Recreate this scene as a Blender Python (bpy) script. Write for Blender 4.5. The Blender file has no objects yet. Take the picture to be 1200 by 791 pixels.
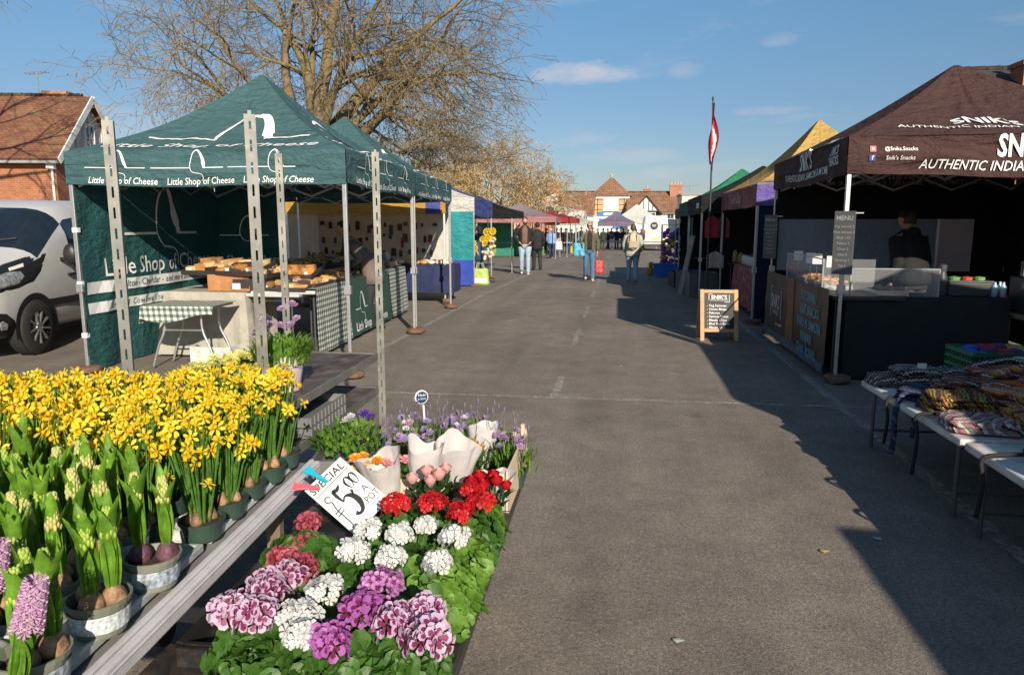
import bpy, math, random
from mathutils import Vector, Matrix, noise as mnoise
from mathutils.bvhtree import BVHTree
R = math.radians
rnd = random.Random(7)
scene = bpy.context.scene
COL = scene.collection
# ------------------------------------------------------------------ camera solution (reference picture 1200x791)
FOC, EYE = 850.0, 1.62
PITCH = math.atan(133.5/FOC); YAW = math.atan(126*math.cos(PITCH)/FOC)
cF = Vector((-math.sin(YAW)*math.cos(PITCH), math.cos(YAW)*math.cos(PITCH), -math.sin(PITCH)))
cR = Vector((math.cos(YAW), math.sin(YAW), 0)); cU = cR.cross(cF)
def ray(px, py): return cF + cR*((px-600)/FOC) + cU*((395.5-py)/FOC)
SLOPE, Y0 = .012, 16.0
def gz(y): return 0.0 if y < Y0 else -SLOPE*(y-Y0)
def on(px, py, z=None):
    r = ray(px, py)
    if z is None:
        t = -EYE/r.z
        if r.y*t > Y0: t = (SLOPE*Y0-EYE)/(r.z+SLOPE*r.y)
        return Vector((r.x*t, r.y*t, EYE+r.z*t))
    t = (z-EYE)/r.z; return Vector((r.x*t, r.y*t, z))
def at(px, py, y):
    r = ray(px, py); t = y/r.y; return Vector((r.x*t, y, EYE+r.z*t))
def spx(v):
    d = Vector((v[0], v[1], v[2]-EYE)); w = d.dot(cF); return (600+FOC*d.dot(cR)/w, 395.5-FOC*d.dot(cU)/w)
cam = bpy.data.objects.new('camera', bpy.data.cameras.new('camera')); COL.objects.link(cam)
cam.matrix_world = Matrix((( cR.x, cU.x, -cF.x, 0), (cR.y, cU.y, -cF.y, 0), (cR.z, cU.z, -cF.z, EYE), (0,0,0,1)))
cam.data.sensor_width = 36; cam.data.lens = 36*FOC/1200; cam.data.clip_start = 0.05; cam.data.clip_end = 3000
scene.camera = cam
scene.render.resolution_x = 1024; scene.render.resolution_y = 674
# ------------------------------------------------------------------ materials
def srgb(r, g, b):
    f = lambda c: (c/255/12.92) if c/255 <= .04045 else ((c/255+.055)/1.055)**2.4
    return (f(r), f(g), f(b))
class NT:
    def __init__(s, m): s.t = m.node_tree; s.n = s.t.nodes; s.l = s.t.links
    def add(s, typ, **kw):
        n = s.n.new(typ)
        for k, v in kw.items():
            if k.startswith('i_'): 
                key = k[2:].replace('_', ' ')
                n.inputs[int(key) if key.isdigit() else key].default_value = v
            else: setattr(n, k, v)
        return n
    def ln(s, a, b): s.l.new(a, b)
def noise(nt, scale, detail=4, rough=.55, vec=None, dist=0.0):
    n = nt.add('ShaderNodeTexNoise'); n.inputs['Scale'].default_value = scale; n.inputs['Detail'].default_value = detail
    n.inputs['Roughness'].default_value = rough; n.inputs['Distortion'].default_value = dist
    if vec is not None: nt.ln(vec, n.inputs['Vector'])
    return n.outputs['Fac']
def ramp(nt, fac, stops):
    r = nt.add('ShaderNodeValToRGB'); e = r.color_ramp.elements
    while len(e) < len(stops): e.new(.5)
    for i, (p, c) in enumerate(stops):
        e[i].position = p; e[i].color = (*c, 1) if len(c) == 3 else c
    nt.ln(fac, r.inputs['Fac']); return r.outputs['Color']
def mixc(nt, fac, a, b, mode='MIX'):
    m = nt.add('ShaderNodeMix', data_type='RGBA', blend_type=mode)
    for s, v in ((m.inputs['Factor'], fac), (m.inputs[6], a), (m.inputs[7], b)):
        if isinstance(v, (int, float)): s.default_value = v
        elif isinstance(v, tuple): s.default_value = (*v, 1) if len(v) == 3 else v
        else: nt.ln(v, s)
    return m.outputs[2]
def bump(nt, h, strength, dist, b):
    n = nt.add('ShaderNodeBump'); n.inputs['Strength'].default_value = strength; n.inputs['Distance'].default_value = dist
    nt.ln(h, n.inputs['Height']); nt.ln(n.outputs['Normal'], b.inputs['Normal'])
def newmat(name):
    m = bpy.data.materials.new(name); m.use_nodes = True; nt = NT(m)
    return m, nt, nt.n['Principled BSDF']
MC = {}
def M(name, col=None, rough=.6, metal=0.0, var=.18, scale=6.0, bmp=0.0, bscale=40.0, spec=.5, transl=0.0, rand=0.0, dirt=None, dirtscale=3.0, bdist=.01, folds=False):
    if name in MC: return MC[name]
    m, nt, b = newmat(name); MC[name] = m
    tc = nt.add('ShaderNodeTexCoord').outputs['Object']
    f = noise(nt, scale, 5, .6, tc)
    lo = tuple(c*(1-var) for c in col); hi = tuple(min(1, c*(1+var)) for c in col)
    c = ramp(nt, f, [(.3, lo), (.7, hi)])
    if dirt:
        f2 = noise(nt, dirtscale, 6, .65, tc)
        c = mixc(nt, ramp(nt, f2, [(.48, (0, 0, 0)), (.68, (1, 1, 1))]), c, dirt)
    if rand:
        oi = nt.add('ShaderNodeObjectInfo'); hs = nt.add('ShaderNodeHueSaturation')
        mr = nt.add('ShaderNodeMapRange'); mr.inputs['To Min'].default_value = 1-rand; mr.inputs['To Max'].default_value = 1+rand
        nt.ln(oi.outputs['Random'], mr.inputs['Value']); nt.ln(mr.outputs['Result'], hs.inputs['Value']); nt.ln(c, hs.inputs['Color']); c = hs.outputs['Color']
    nt.ln(c, b.inputs['Base Color'])
    b.inputs['Roughness'].default_value = rough; b.inputs['Metallic'].default_value = metal
    b.inputs['Specular IOR Level'].default_value = spec
    if bmp:
        hgt = noise(nt, bscale, 4, .6, tc)
        if folds:
            mpf = nt.add('ShaderNodeMapping'); mpf.inputs['Scale'].default_value = (1, 1, 3.2); nt.ln(tc, mpf.inputs[0])
            hgt = mixc(nt, .45, noise(nt, bscale*.35, 6, .62, mpf.outputs[0], 1.6), hgt)
        bump(nt, hgt, bmp, bdist, b)
    if transl:
        tr = nt.add('ShaderNodeBsdfTranslucent'); nt.ln(c, tr.inputs['Color'])
        mx = nt.add('ShaderNodeMixShader'); mx.inputs['Fac'].default_value = transl
        nt.ln(b.outputs[0], mx.inputs[1]); nt.ln(tr.outputs[0], mx.inputs[2])
        nt.ln(mx.outputs[0], nt.n['Material Output'].inputs['Surface'])
    return m
# ------------------------------------------------------------------ mesh builder
class MB:
    def __init__(s): s.v = []; s.f = []; s.mi = []
    def add(s, vs, fs, m=0, T=None):
        o = len(s.v)
        s.v += [tuple(T @ Vector(p)) if T else tuple(p) for p in vs]
        for f in fs: s.f.append(tuple(i+o for i in f)); s.mi.append(m)
        return s
    def poly(s, pts, m=0): return s.add(pts, [tuple(range(len(pts)))], m)
    def box(s, c, d, m=0, T=None, rz=0):
        x, y, z = d[0]/2, d[1]/2, d[2]/2
        vs = [Vector((i*x, j*y, k*z)) for i in (-1, 1) for j in (-1, 1) for k in (-1, 1)]
        if rz: vs = [Matrix.Rotation(rz, 3, 'Z') @ v for v in vs]
        vs = [v+Vector(c) for v in vs]
        return s.add(vs, [(0,1,3,2),(4,6,7,5),(0,4,5,1),(2,3,7,6),(0,2,6,4),(1,5,7,3)], m, T)
    def bar(s, p, q, w, h=None, m=0, up=(0,0,1)):
        h = h or w; p, q = Vector(p), Vector(q); d = (q-p).normalized(); u = Vector(up)
        if abs(d.dot(u)) > .98: u = Vector((0, 1, 0))
        a = d.cross(u).normalized()*w/2; b = a.cross(d).normalized()*h/2
        vs = [p-a-b, p+a-b, p+a+b, p-a+b, q-a-b, q+a-b, q+a+b, q-a+b]
        return s.add(vs, [(3,2,1,0),(4,5,6,7),(0,1,5,4),(1,2,6,5),(2,3,7,6),(3,0,4,7)], m)
    def tube(s, pts, r, n=6, m=0, cap=True):
        pts = [Vector(p) for p in pts]; rs = r if isinstance(r, (list, tuple)) else [r]*len(pts)
        o = len(s.v); a = None
        for i, p in enumerate(pts):
            d = (pts[min(i+1, len(pts)-1)]-pts[max(i-1, 0)])
            d = d.normalized() if d.length > 1e-9 else Vector((0, 0, 1))
            if a is None:
                a = d.orthogonal().normalized()
            else:
                a = a-d*a.dot(d); a = a.normalized() if a.length > 1e-6 else d.orthogonal().normalized()
            b = d.cross(a)
            for k in range(n):
                t = 2*math.pi*k/n; s.v.append(tuple(p+(a*math.cos(t)+b*math.sin(t))*rs[i]))
        for i in range(len(pts)-1):
            for k in range(n):
                s.f.append((o+i*n+k, o+i*n+(k+1) % n, o+(i+1)*n+(k+1) % n, o+(i+1)*n+k)); s.mi.append(m)
        if cap:
            s.f.append(tuple(o+k for k in range(n))[::-1]); s.mi.append(m)
            e = o+(len(pts)-1)*n; s.f.append(tuple(e+k for k in range(n))); s.mi.append(m)
        return s
    def lathe(s, prof, n=16, c=(0,0,0), m=0, T=None, cap=True):
        o = len(s.v); vs = []
        for (r, z) in prof:
            for k in range(n):
                t = 2*math.pi*k/n; vs.append((c[0]+r*math.cos(t), c[1]+r*math.sin(t), c[2]+z))
        fs = [(i*n+k, i*n+(k+1) % n, (i+1)*n+(k+1) % n, (i+1)*n+k) for i in range(len(prof)-1) for k in range(n)]
        if cap: fs += [tuple(range(n))[::-1], tuple((len(prof)-1)*n+k for k in range(n))]
        return s.add(vs, fs, m, T)
    def grid(s, fn, nu, nv, m=0, flip=False):
        vs = [fn(i/nu, j/nv) for j in range(nv+1) for i in range(nu+1)]
        w = nu+1
        fs = [((j*w+i), (j*w+i+1), ((j+1)*w+i+1), ((j+1)*w+i)) for j in range(nv) for i in range(nu)]
        if flip: fs = [f[::-1] for f in fs]
        return s.add(vs, fs, m)
    def ell(s, c, r, nu=12, nv=8, m=0, T=None):
        vs = []; fs = []
        for j in range(nv+1):
            p = math.pi*j/nv
            for i in range(nu):
                t = 2*math.pi*i/nu
                vs.append((c[0]+r[0]*math.sin(p)*math.cos(t), c[1]+r[1]*math.sin(p)*math.sin(t), c[2]-r[2]*math.cos(p)))
        fs = [(j*nu+i, j*nu+(i+1) % nu, (j+1)*nu+(i+1) % nu, (j+1)*nu+i) for j in range(nv) for i in range(nu)]
        return s.add(vs, fs, m, T)
    def prism(s, pts, vec, m=0):
        n = len(pts); v = Vector(vec)
        vs = [Vector(p) for p in pts]+[Vector(p)+v for p in pts]
        fs = [tuple(range(n))[::-1], tuple(range(n, 2*n))]+[(i, (i+1) % n, n+(i+1) % n, n+i) for i in range(n)]
        return s.add(vs, fs, m)
    def build(s, name, mats, parent=None, smooth=False, bevel=0, solid=0, sub=0, loc=None):
        used = sorted({i for f in s.f for i in f})
        if len(used) < len(s.v):
            mp_ = {a: i for i, a in enumerate(used)}; s.v = [s.v[a] for a in used]; s.f = [tuple(mp_[i] for i in f) for f in s.f]
        me = bpy.data.meshes.new(name); me.from_pydata(s.v, [], s.f)
        for x in (mats if isinstance(mats, (list, tuple)) else [mats]): me.materials.append(x)
        me.polygons.foreach_set('material_index', s.mi)
        if smooth: me.polygons.foreach_set('use_smooth', [True]*len(s.f))
        me.update(); o = bpy.data.objects.new(name, me); COL.objects.link(o)
        if parent: o.parent = parent
        if loc is not None: o.location = loc
        if solid:
            x = o.modifiers.new('solid', 'SOLIDIFY'); x.thickness = solid; x.offset = 0
        if bevel:
            x = o.modifiers.new('bevel', 'BEVEL'); x.width = bevel; x.segments = 2; x.limit_method = 'ANGLE'
        if sub:
            x = o.modifiers.new('sub', 'SUBSURF'); x.levels = sub; x.render_levels = sub
        return o
def tag(o, label=None, cat=None, group=None, kind=None):
    if label: o['label'] = label
    if cat: o['category'] = cat
    if group: o['group'] = group
    if kind: o['kind'] = kind
    return o
def thing(name, label, cat, loc=(0,0,0), rz=0, group=None):
    o = bpy.data.objects.new(name, None); COL.objects.link(o); o.empty_display_size = .2
    o.location = loc; o.rotation_euler = (0, 0, rz)
    return tag(o, label, cat, group)
def copy_tree(o, loc=None, rz=None, parent=None, label=None, scale=None):
    c = o.copy(); COL.objects.link(c); c.parent = parent
    if loc is not None: c.location = loc
    if rz is not None: c.rotation_euler = (0, 0, rz)
    if scale is not None: c.scale = (scale,)*3
    if label: c['label'] = label
    for ch in o.children: copy_tree(ch, parent=c)
    return c
def struct(name, mb, mat, **k):
    return tag(mb.build(name, mat, **k), kind='structure')
# ------------------------------------------------------------------ lettering
TC = {}
def text2d(t, size=1.0, shear=0.0, bold=0.0, sx=1.0, align='CENTER'):
    key = (t, size, shear, bold, sx, align)
    if key in TC: return TC[key]
    cu = bpy.data.curves.new('t', 'FONT'); cu.body = t; cu.size = size; cu.shear = shear; cu.offset = bold*size
    cu.align_x = align; cu.align_y = 'CENTER'; cu.resolution_u = 2
    o = bpy.data.objects.new('t', cu); COL.objects.link(o)
    dg = bpy.context.evaluated_depsgraph_get(); me = bpy.data.meshes.new_from_object(o.evaluated_get(dg))
    vs = [(v.co.x*sx, v.co.y) for v in me.vertices]; fs = [tuple(p.vertices) for p in me.polygons]
    bpy.data.objects.remove(o); bpy.data.meshes.remove(me); bpy.data.curves.remove(cu)
    TC[key] = (vs, fs); return TC[key]
def ribbon2d(pts, ws):
    P = [Vector(p) for p in pts]; n = len(P); W = ws if isinstance(ws, (list, tuple)) else [ws]*n
    vs = []
    for i, p in enumerate(P):
        d = (P[min(i+1, n-1)]-P[max(i-1, 0)]).normalized(); q = Vector((-d.y, d.x))*W[i]/2
        vs += [tuple(p+q), tuple(p-q)]
    return vs, [(2*i, 2*i+1, 2*i+3, 2*i+2) for i in range(n-1)]
def smooth2d(pts, n=5):
    out = []; P = [pts[0]]+list(pts)+[pts[-1]]
    for i in range(1, len(P)-2):
        for k in range(n):
            t = k/n; a, b, c, d = P[i-1], P[i], P[i+1], P[i+2]
            out.append(tuple(.5*((2*b[j])+(-a[j]+c[j])*t+(2*a[j]-5*b[j]+4*c[j]-d[j])*t*t+(-a[j]+3*b[j]-3*c[j]+d[j])*t**3) for j in range(len(pts[0]))))
    out.append(tuple(pts[-1])); return out
def write(mb, t, u, v, size, fn, m=0, **k):
    vs, fs = text2d(t, size, **k); return mb.add([fn(x+u, y+v) for x, y in vs], fs, m)
def planemap(o, ux, uy, off=.004):
    o, ux, uy = Vector(o), Vector(ux).normalized(), Vector(uy).normalized(); n = ux.cross(uy)
    return lambda u, v: o+ux*u+uy*v+n*off
# ------------------------------------------------------------------ light and sky
SUN_EL, SUN_AZ = 24.5, 24.2            # sun behind the camera on the right
sv = Vector((math.sin(R(SUN_AZ))*math.cos(R(SUN_EL)), -math.cos(R(SUN_AZ))*math.cos(R(SUN_EL)), math.sin(R(SUN_EL))))
sun = bpy.data.objects.new('sun', bpy.data.lights.new('sun', 'SUN')); COL.objects.link(sun)
sun.rotation_euler = sv.to_track_quat('Z', 'Y').to_euler(); sun.location = (20, -30, 25)
sun.data.energy = 4.8; sun.data.angle = R(.5); sun.data.color = (1, .885, .74)
w = bpy.data.worlds.new('World'); scene.world = w; w.use_nodes = True
nt = NT(w); bg = nt.n['Background']; bg.inputs['Strength'].default_value = .076
sky = nt.add('ShaderNodeTexSky', sky_type='NISHITA', sun_disc=False)
sky.sun_elevation = R(SUN_EL); sky.sun_rotation = math.atan2(sv.x, sv.y); sky.air_density = 1.0; sky.dust_density = .45; sky.ozone_density = 2.0
tc = nt.add('ShaderNodeTexCoord').outputs['Generated']
sx = nt.add('ShaderNodeSeparateXYZ'); nt.ln(tc, sx.inputs[0])
def math_(op, a, b=None):
    n = nt.add('ShaderNodeMath', operation=op)
    for i, v in enumerate((a, b)):
        if v is None: continue
        if isinstance(v, (int, float)): n.inputs[i].default_value = v
        else: nt.ln(v, n.inputs[i])
    return n.outputs[0]
mp = nt.add('ShaderNodeMapping'); mp.inputs['Scale'].default_value = (1, 1, 4.5); mp.inputs['Location'].default_value = (.31, .12, .9); nt.ln(tc, mp.inputs[0])
cl = noise(nt, 3.6, 9, .6, mp.outputs[0], .25)
cm = ramp(nt, cl, [(.55, (0, 0, 0)), (.74, (1, 1, 1))])
# a small fair-weather cloud, given by its compass direction and height
def puff(px, py, wx, wz):
    d = ray(px, py).normalized()
    rot = math.atan2(d.x, d.y)
    ax = math_('SUBTRACT', math_('ARCTAN2', sx.outputs[0], sx.outputs[1]), rot)
    az = math_('SUBTRACT', sx.outputs[2], d.z)
    q = math_('ADD', math_('POWER', math_('ABSOLUTE', math_('DIVIDE', ax, wx)), 2.0), math_('POWER', math_('ABSOLUTE', math_('DIVIDE', az, wz)), 2.0))
    mp2 = nt.add('ShaderNodeMapping'); mp2.inputs['Scale'].default_value = (1, 1, 3); nt.ln(tc, mp2.inputs[0])
    nz = noise(nt, 16, 8, .62, mp2.outputs[0], .3)
    v = math_('SUBTRACT', math_('ADD', math_('SUBTRACT', 1.0, q), math_('MULTIPLY', math_('SUBTRACT', nz, .5), 2.6)), .1)
    c = nt.add('ShaderNodeClamp'); nt.ln(v, c.inputs[0]); return c.outputs[0]
tot = math_('MULTIPLY', cm, .38)
for a in ((686, 85, .088, .015), (915, 46, .030, .010), (740, 183, .08, .013), (800, 84, .03, .013), (900, 130, .05, .008)):
    tot = math_('MAXIMUM', tot, math_('MULTIPLY', puff(*a), .62 if a[0] == 686 else .26))
zc = nt.add('ShaderNodeMath', operation='MULTIPLY'); zc.inputs[1].default_value = 2.0; nt.ln(sx.outputs[2], zc.inputs[0])
grade = ramp(nt, zc.outputs[0], [(0.0, (.60, .62, .735)), (.30, (.615, .715, .82)), (.56, (.69, .92, 1.0)), (1.0, (.70, .94, 1.0))])
skyc = mixc(nt, tot, mixc(nt, 1.0, sky.outputs[0], grade, 'MULTIPLY'), (6.6, 6.2, 6.4))
nt.ln(skyc, bg.inputs['Color'])
scene.view_settings.view_transform = 'Standard'; scene.view_settings.look = 'None'; scene.view_settings.gamma = 1
scene.view_settings.use_curve_mapping = False; scene.view_settings.exposure = 0.5
scene.render.engine = 'CYCLES'
# ------------------------------------------------------------------ ground
def asphalt():
    m, nt, b = newmat('asphalt'); tc = nt.add('ShaderNodeTexCoord').outputs['Object']
    f1 = noise(nt, .35, 6, .6, tc); c = ramp(nt, f1, [(.3, (.165, .142, .120)), (.7, (.240, .207, .176))])
    mps = nt.add('ShaderNodeMapping'); mps.inputs['Scale'].default_value = (1.6, .10, 1); nt.ln(tc, mps.inputs[0])
    c = mixc(nt, .5, c, ramp(nt, noise(nt, 1.2, 6, .6, mps.outputs[0]), [(.35, (.38, .37, .37)), (.65, (.60, .60, .59))]), 'OVERLAY')
    f2 = noise(nt, 3.0, 8, .7, tc); c = mixc(nt, .7, c, ramp(nt, f2, [(.3, (.35, .35, .35)), (.7, (.68, .67, .66))]), 'OVERLAY')
    v = nt.add('ShaderNodeTexVoronoi'); v.inputs['Scale'].default_value = 150; nt.ln(tc, v.inputs['Vector'])
    st = ramp(nt, v.outputs['Color'], [(.2, (.35, .35, .35)), (.9, (.62, .61, .60))])
    c = mixc(nt, .95, c, st, 'OVERLAY'); c = mixc(nt, .5, c, ramp(nt, noise(nt, 55, 5, .75, tc), [(.36, (.22, .22, .22)), (.64, (.78, .77, .75))]), 'OVERLAY')
    v2 = nt.add('ShaderNodeTexVoronoi'); v2.inputs['Scale'].default_value = 34; v2.inputs['Randomness'].default_value = 1; nt.ln(tc, v2.inputs['Vector'])
    sp = ramp(nt, v2.outputs['Distance'], [(.05, (1, 1, 1)), (.11, (0, 0, 0))])
    pick = ramp(nt, v2.outputs['Color'], [(.86, (0, 0, 0)), (.9, (1, 1, 1))])
    sp = mixc(nt, 1.0, sp, pick, 'MULTIPLY'); c = mixc(nt, sp, c, (.34, .31, .27))
    # dark drip stains and gum spots
    v3 = nt.add('ShaderNodeTexVoronoi'); v3.inputs['Scale'].default_value = 1.1; 
    wz = nt.add('ShaderNodeTexNoise'); wz.inputs['Scale'].default_value = 5; nt.ln(tc, wz.inputs['Vector'])
    wv = mixc(nt, .16, tc, wz.outputs['Color']); nt.ln(wv, v3.inputs['Vector'])
    stn = ramp(nt, v3.outputs['Distance'], [(.04, (1, 1, 1)), (.12, (0, 0, 0))])
    pk3 = ramp(nt, v3.outputs['Color'], [(.46, (0, 0, 0)), (.54, (1, 1, 1))])
    stn = mixc(nt, 1.0, stn, pk3, 'MULTIPLY'); stn = mixc(nt, 1.0, stn, (.7, .7, .7), 'MULTIPLY'); c = mixc(nt, stn, c, (.045, .040, .038))
    # cracks / patch seams
    v4 = nt.add('ShaderNodeTexVoronoi', feature='DISTANCE_TO_EDGE'); v4.inputs['Scale'].default_value = .30
    wv4 = mixc(nt, .10, tc, wz.outputs['Color']); nt.ln(wv4, v4.inputs['Vector'])
    cr = ramp(nt, v4.outputs['Distance'], [(.0, (.10, .10, .10)), (.003, (0, 0, 0))]); c = mixc(nt, cr, c, (.05, .046, .042))
    nt.ln(c, b.inputs['Base Color']); b.inputs['Roughness'].default_value = .88; b.inputs['Specular IOR Level'].default_value = .35
    h = mixc(nt, .5, v.outputs['Distance'], noise(nt, 140, 4, .6, tc)); bump(nt, h, .55, .006, b)
    return m
asph = asphalt()
YS = [-200, -20, 0, 4, 8, 12, 16, 40, 80, 160, 300, 600, 1200]
def gfn(u, v): y = YS[int(v*12+.5)]; return Vector((-600+1200*u, y, gz(min(y, 130))))
struct('ground', MB().grid(gfn, 8, 12), asph)
def paint():
    m, nt, b = newmat('worn_white_paint'); tc = nt.add('ShaderNodeTexCoord').outputs['Object']
    b.inputs['Base Color'].default_value = (.50, .48, .44, 1); b.inputs['Roughness'].default_value = .8
    f = noise(nt, 14, 8, .8, tc); f2 = noise(nt, 1.3, 3, .5, tc)
    a = mixc(nt, .45, ramp(nt, f, [(.44, (0, 0, 0)), (.56, (1, 1, 1))]), ramp(nt, f2, [(.35, (0, 0, 0)), (.6, (1, 1, 1))]), 'MULTIPLY')
    tr = nt.add('ShaderNodeBsdfTransparent'); mx = nt.add('ShaderNodeMixShader')
    k = nt.add('ShaderNodeMath', operation='MULTIPLY'); k.inputs[1].default_value = .72; nt.ln(a, k.inputs[0])
    nt.ln(k.outputs[0], mx.inputs[0]); nt.ln(tr.outputs[0], mx.inputs[1]); nt.ln(b.outputs[0], mx.inputs[2]); nt.ln(mx.outputs[0], nt.n['Material Output'].inputs['Surface'])
    return m
mk = MB()
def mark(x0, y0, x1, y1, w_=.09):
    if y0 < 15.9 and y1 > 16.1: mark(x0, y0, x0, 16, w_); mark(x0, 16, x1, y1, w_); return
    a, b = Vector((x0, y0, gz(y0)+.004)), Vector((x1, y1, gz(y1)+.004)); n = (b-a).normalized().cross(Vector((0, 0, 1)))*w_/2
    mk.poly([a-n, b-n, b+n, a+n])
for y0, y1 in ((6.8, 7.6), (9.6, 11.2), (12.6, 14.3), (16.2, 18.4), (20, 22.6), (25, 28), (31, 35), (40, 46)): mark(-.57, y0, -.58, y1, .07)
mark(-.62, 6.75, -.52, 6.75, .12); mark(-.66, 10.6, -.5, 10.6, .1)
mark(2.0, 3.4, 2.0, 60); mark(-3.05, 9.0, -3.06, 60)
mark(-2.2, 6.62, 3.9, 6.70, .06)
for y in (19.4, 26, 33): mark(-6, y, 5, y, .06)
struct('road_marking', mk, paint())
# ------------------------------------------------------------------ building materials
def brick(name, c1, c2, mort, scale=1.0, bw=.225, bh=.075, rough=.85):
    m, nt, b = newmat(name); tc = nt.add('ShaderNodeTexCoord').outputs['Object']
    sp = nt.add('ShaderNodeSeparateXYZ'); nt.ln(tc, sp.inputs[0]); ad = nt.add('ShaderNodeMath', operation='ADD'); nt.ln(sp.outputs[0], ad.inputs[0]); nt.ln(sp.outputs[1], ad.inputs[1])
    cb = nt.add('ShaderNodeCombineXYZ'); nt.ln(ad.outputs[0], cb.inputs[0]); nt.ln(sp.outputs[2], cb.inputs[1])
    t = nt.add('ShaderNodeTexBrick'); nt.ln(cb.outputs[0], t.inputs['Vector'])
    t.inputs['Color1'].default_value = (*c1, 1); t.inputs['Color2'].default_value = (*c2, 1); t.inputs['Mortar'].default_value = (*mort, 1)
    t.inputs['Scale'].default_value = 1; t.inputs['Brick Width'].default_value = bw*scale; t.inputs['Row Height'].default_value = bh*scale; t.inputs['Mortar Size'].default_value = .008*scale
    f = noise(nt, 2.2, 6, .65, tc); c = mixc(nt, .6, t.outputs['Color'], ramp(nt, f, [(.3, (.32, .32, .32)), (.7, (.66, .66, .66))]), 'OVERLAY')
    nt.ln(c, b.inputs['Base Color']); b.inputs['Roughness'].default_value = rough
    bump(nt, t.outputs['Fac'], -.6, .02, b); return m
BR_O = brick('orange_brick', (.36, .125, .050), (.28, .088, .035), (.32, .21, .14))
BR_F = brick('far_brick', (.60, .33, .15), (.50, .25, .11), (.55, .45, .34), 3.0)
BR_R = brick('red_brick', (.42, .14, .07), (.33, .11, .06), (.4, .3, .22), 2.0)
def tiles(name, c1, c2, lichen, s=1.0):
    m, nt, b = newmat(name); tc = nt.add('ShaderNodeTexCoord').outputs['UV']
    t = nt.add('ShaderNodeTexBrick'); nt.ln(tc, t.inputs['Vector']); t.inputs['Scale'].default_value = 1
    t.inputs['Brick Width'].default_value = .17*s; t.inputs['Row Height'].default_value = .11*s; t.inputs['Mortar Size'].default_value = .006*s
    t.inputs['Color1'].default_value = (*c1, 1); t.inputs['Color2'].default_value = (*c2, 1); t.inputs['Mortar'].default_value = (.03, .015, .01, 1)
    ob = nt.add('ShaderNodeTexCoord').outputs['Object']
    f = noise(nt, .9, 8, .7, ob); c = mixc(nt, ramp(nt, f, [(.5, (0, 0, 0)), (.72, (.75, .75, .75))]), t.outputs['Color'], lichen)
    f = noise(nt, 2.8, 8, .75, ob); c = mixc(nt, .7, c, ramp(nt, f, [(.3, (.28, .28, .28)), (.7, (.68, .68, .68))]), 'OVERLAY')
    nt.ln(c, b.inputs['Base Color']); b.inputs['Roughness'].default_value = .85
    bump(nt, t.outputs['Fac'], -.9, .03, b); return m
T_NEAR = tiles('clay_tiles', (.24, .095, .050), (.14, .058, .036), (.22, .15, .06), 1.2)
T_FAR = tiles('weathered_tiles', (.31, .155, .09), (.20, .10, .06), (.27, .20, .11), 3)
T_DARK = tiles('slate_tiles', (.04, .04, .045), (.06, .055, .055), (.09, .08, .06), 2)
def uv_box(o, s=1.0):
    me = o.data; uv = me.uv_layers.new(name='UVMap')
    for p in me.polygons:
        n = p.normal; a = Vector((0, 0, 1)).cross(n); a = a.normalized() if a.length > .05 else Vector((1, 0, 0)); b = n.cross(a)
        for li in p.loop_indices:
            c = me.vertices[me.loops[li].vertex_index].co; uv.data[li].uv = (c.dot(a)*s, c.dot(b)*s)
    return o
WHITE = M('white_render', (.74, .72, .68), .8, var=.06, dirt=(.5, .47, .42), dirtscale=2)
CREAM = M('cream_render', (.66, .58, .45), .8, var=.08)
BEAM = M('dark_timber', (.06, .045, .035), .8)
WGLASS = M('window_glass', (.05, .06, .075), .08, var=.3, scale=1.5, spec=.9)
PVC = M('white_window_frame', (.78, .78, .76), .4, var=.04)
LEAD = M('grey_gutter', (.25, .25, .25), .6)
POT = M('clay_pot_yellow', (.50, .36, .16), .8, var=.3)
def window(parent, c, w_, h_, nrm, nx=2, ny=2, frame=.06, sill=True, curtain=False):
    """sash window proud of a wall; c centre on the wall face, nrm outward"""
    n = Vector(nrm).normalized(); a = Vector((0, 0, 1)).cross(n); c = Vector(c)
    T = Matrix.Translation(c) @ Matrix((( a.x, n.x, 0, 0), (a.y, n.y, 0, 0), (0, 0, 1, 0), (0, 0, 0, 1)))
    f = MB()
    for s in (-1, 1):
        f.box((s*(w_/2-frame/2), .03, 0), (frame, .09, h_), T=T); f.box((0, .03, s*(h_/2-frame/2)), (w_-2*frame-.002, .085, frame), T=T)
    for i in range(1, nx): f.box((-w_/2+w_*i/nx, .025, 0), (frame*.5, .05, h_-2*frame-.002), T=T)
    for i in range(1, ny): f.box((0, .028, -h_/2+h_*i/ny), (w_-2*frame-.002, .046, frame*.55), T=T)
    wo = f.build('window', PVC, parent)
    MB().box((0, .006, 0), (w_-.02, .01, h_-.02), T=T).build('pane', WGLASS, wo)
    if sill: MB().box((0, .07, -h_/2-.04), (w_+.12, .16, .06), T=T).build('sill', PVC, wo)
    return wo
def roof_gable(L, D, z0, z1, over=.25, th=.14, axis='x'):
    """gable roof slabs, ridge along local x, footprint L x D centred on origin"""
    mb = MB(); l = L/2+over; d = D/2+over; zz = z0-over*(z1-z0)/(D/2)
    for s in (-1, 1):
        q = [Vector((-l, s*d, zz)), Vector((l, s*d, zz)), Vector((l, 0, z1)), Vector((-l, 0, z1))]
        if s > 0: q = q[::-1]
        n = (q[1]-q[0]).cross(q[2]-q[0]).normalized()
        mb.prism(q, n*th)
    return mb
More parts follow.
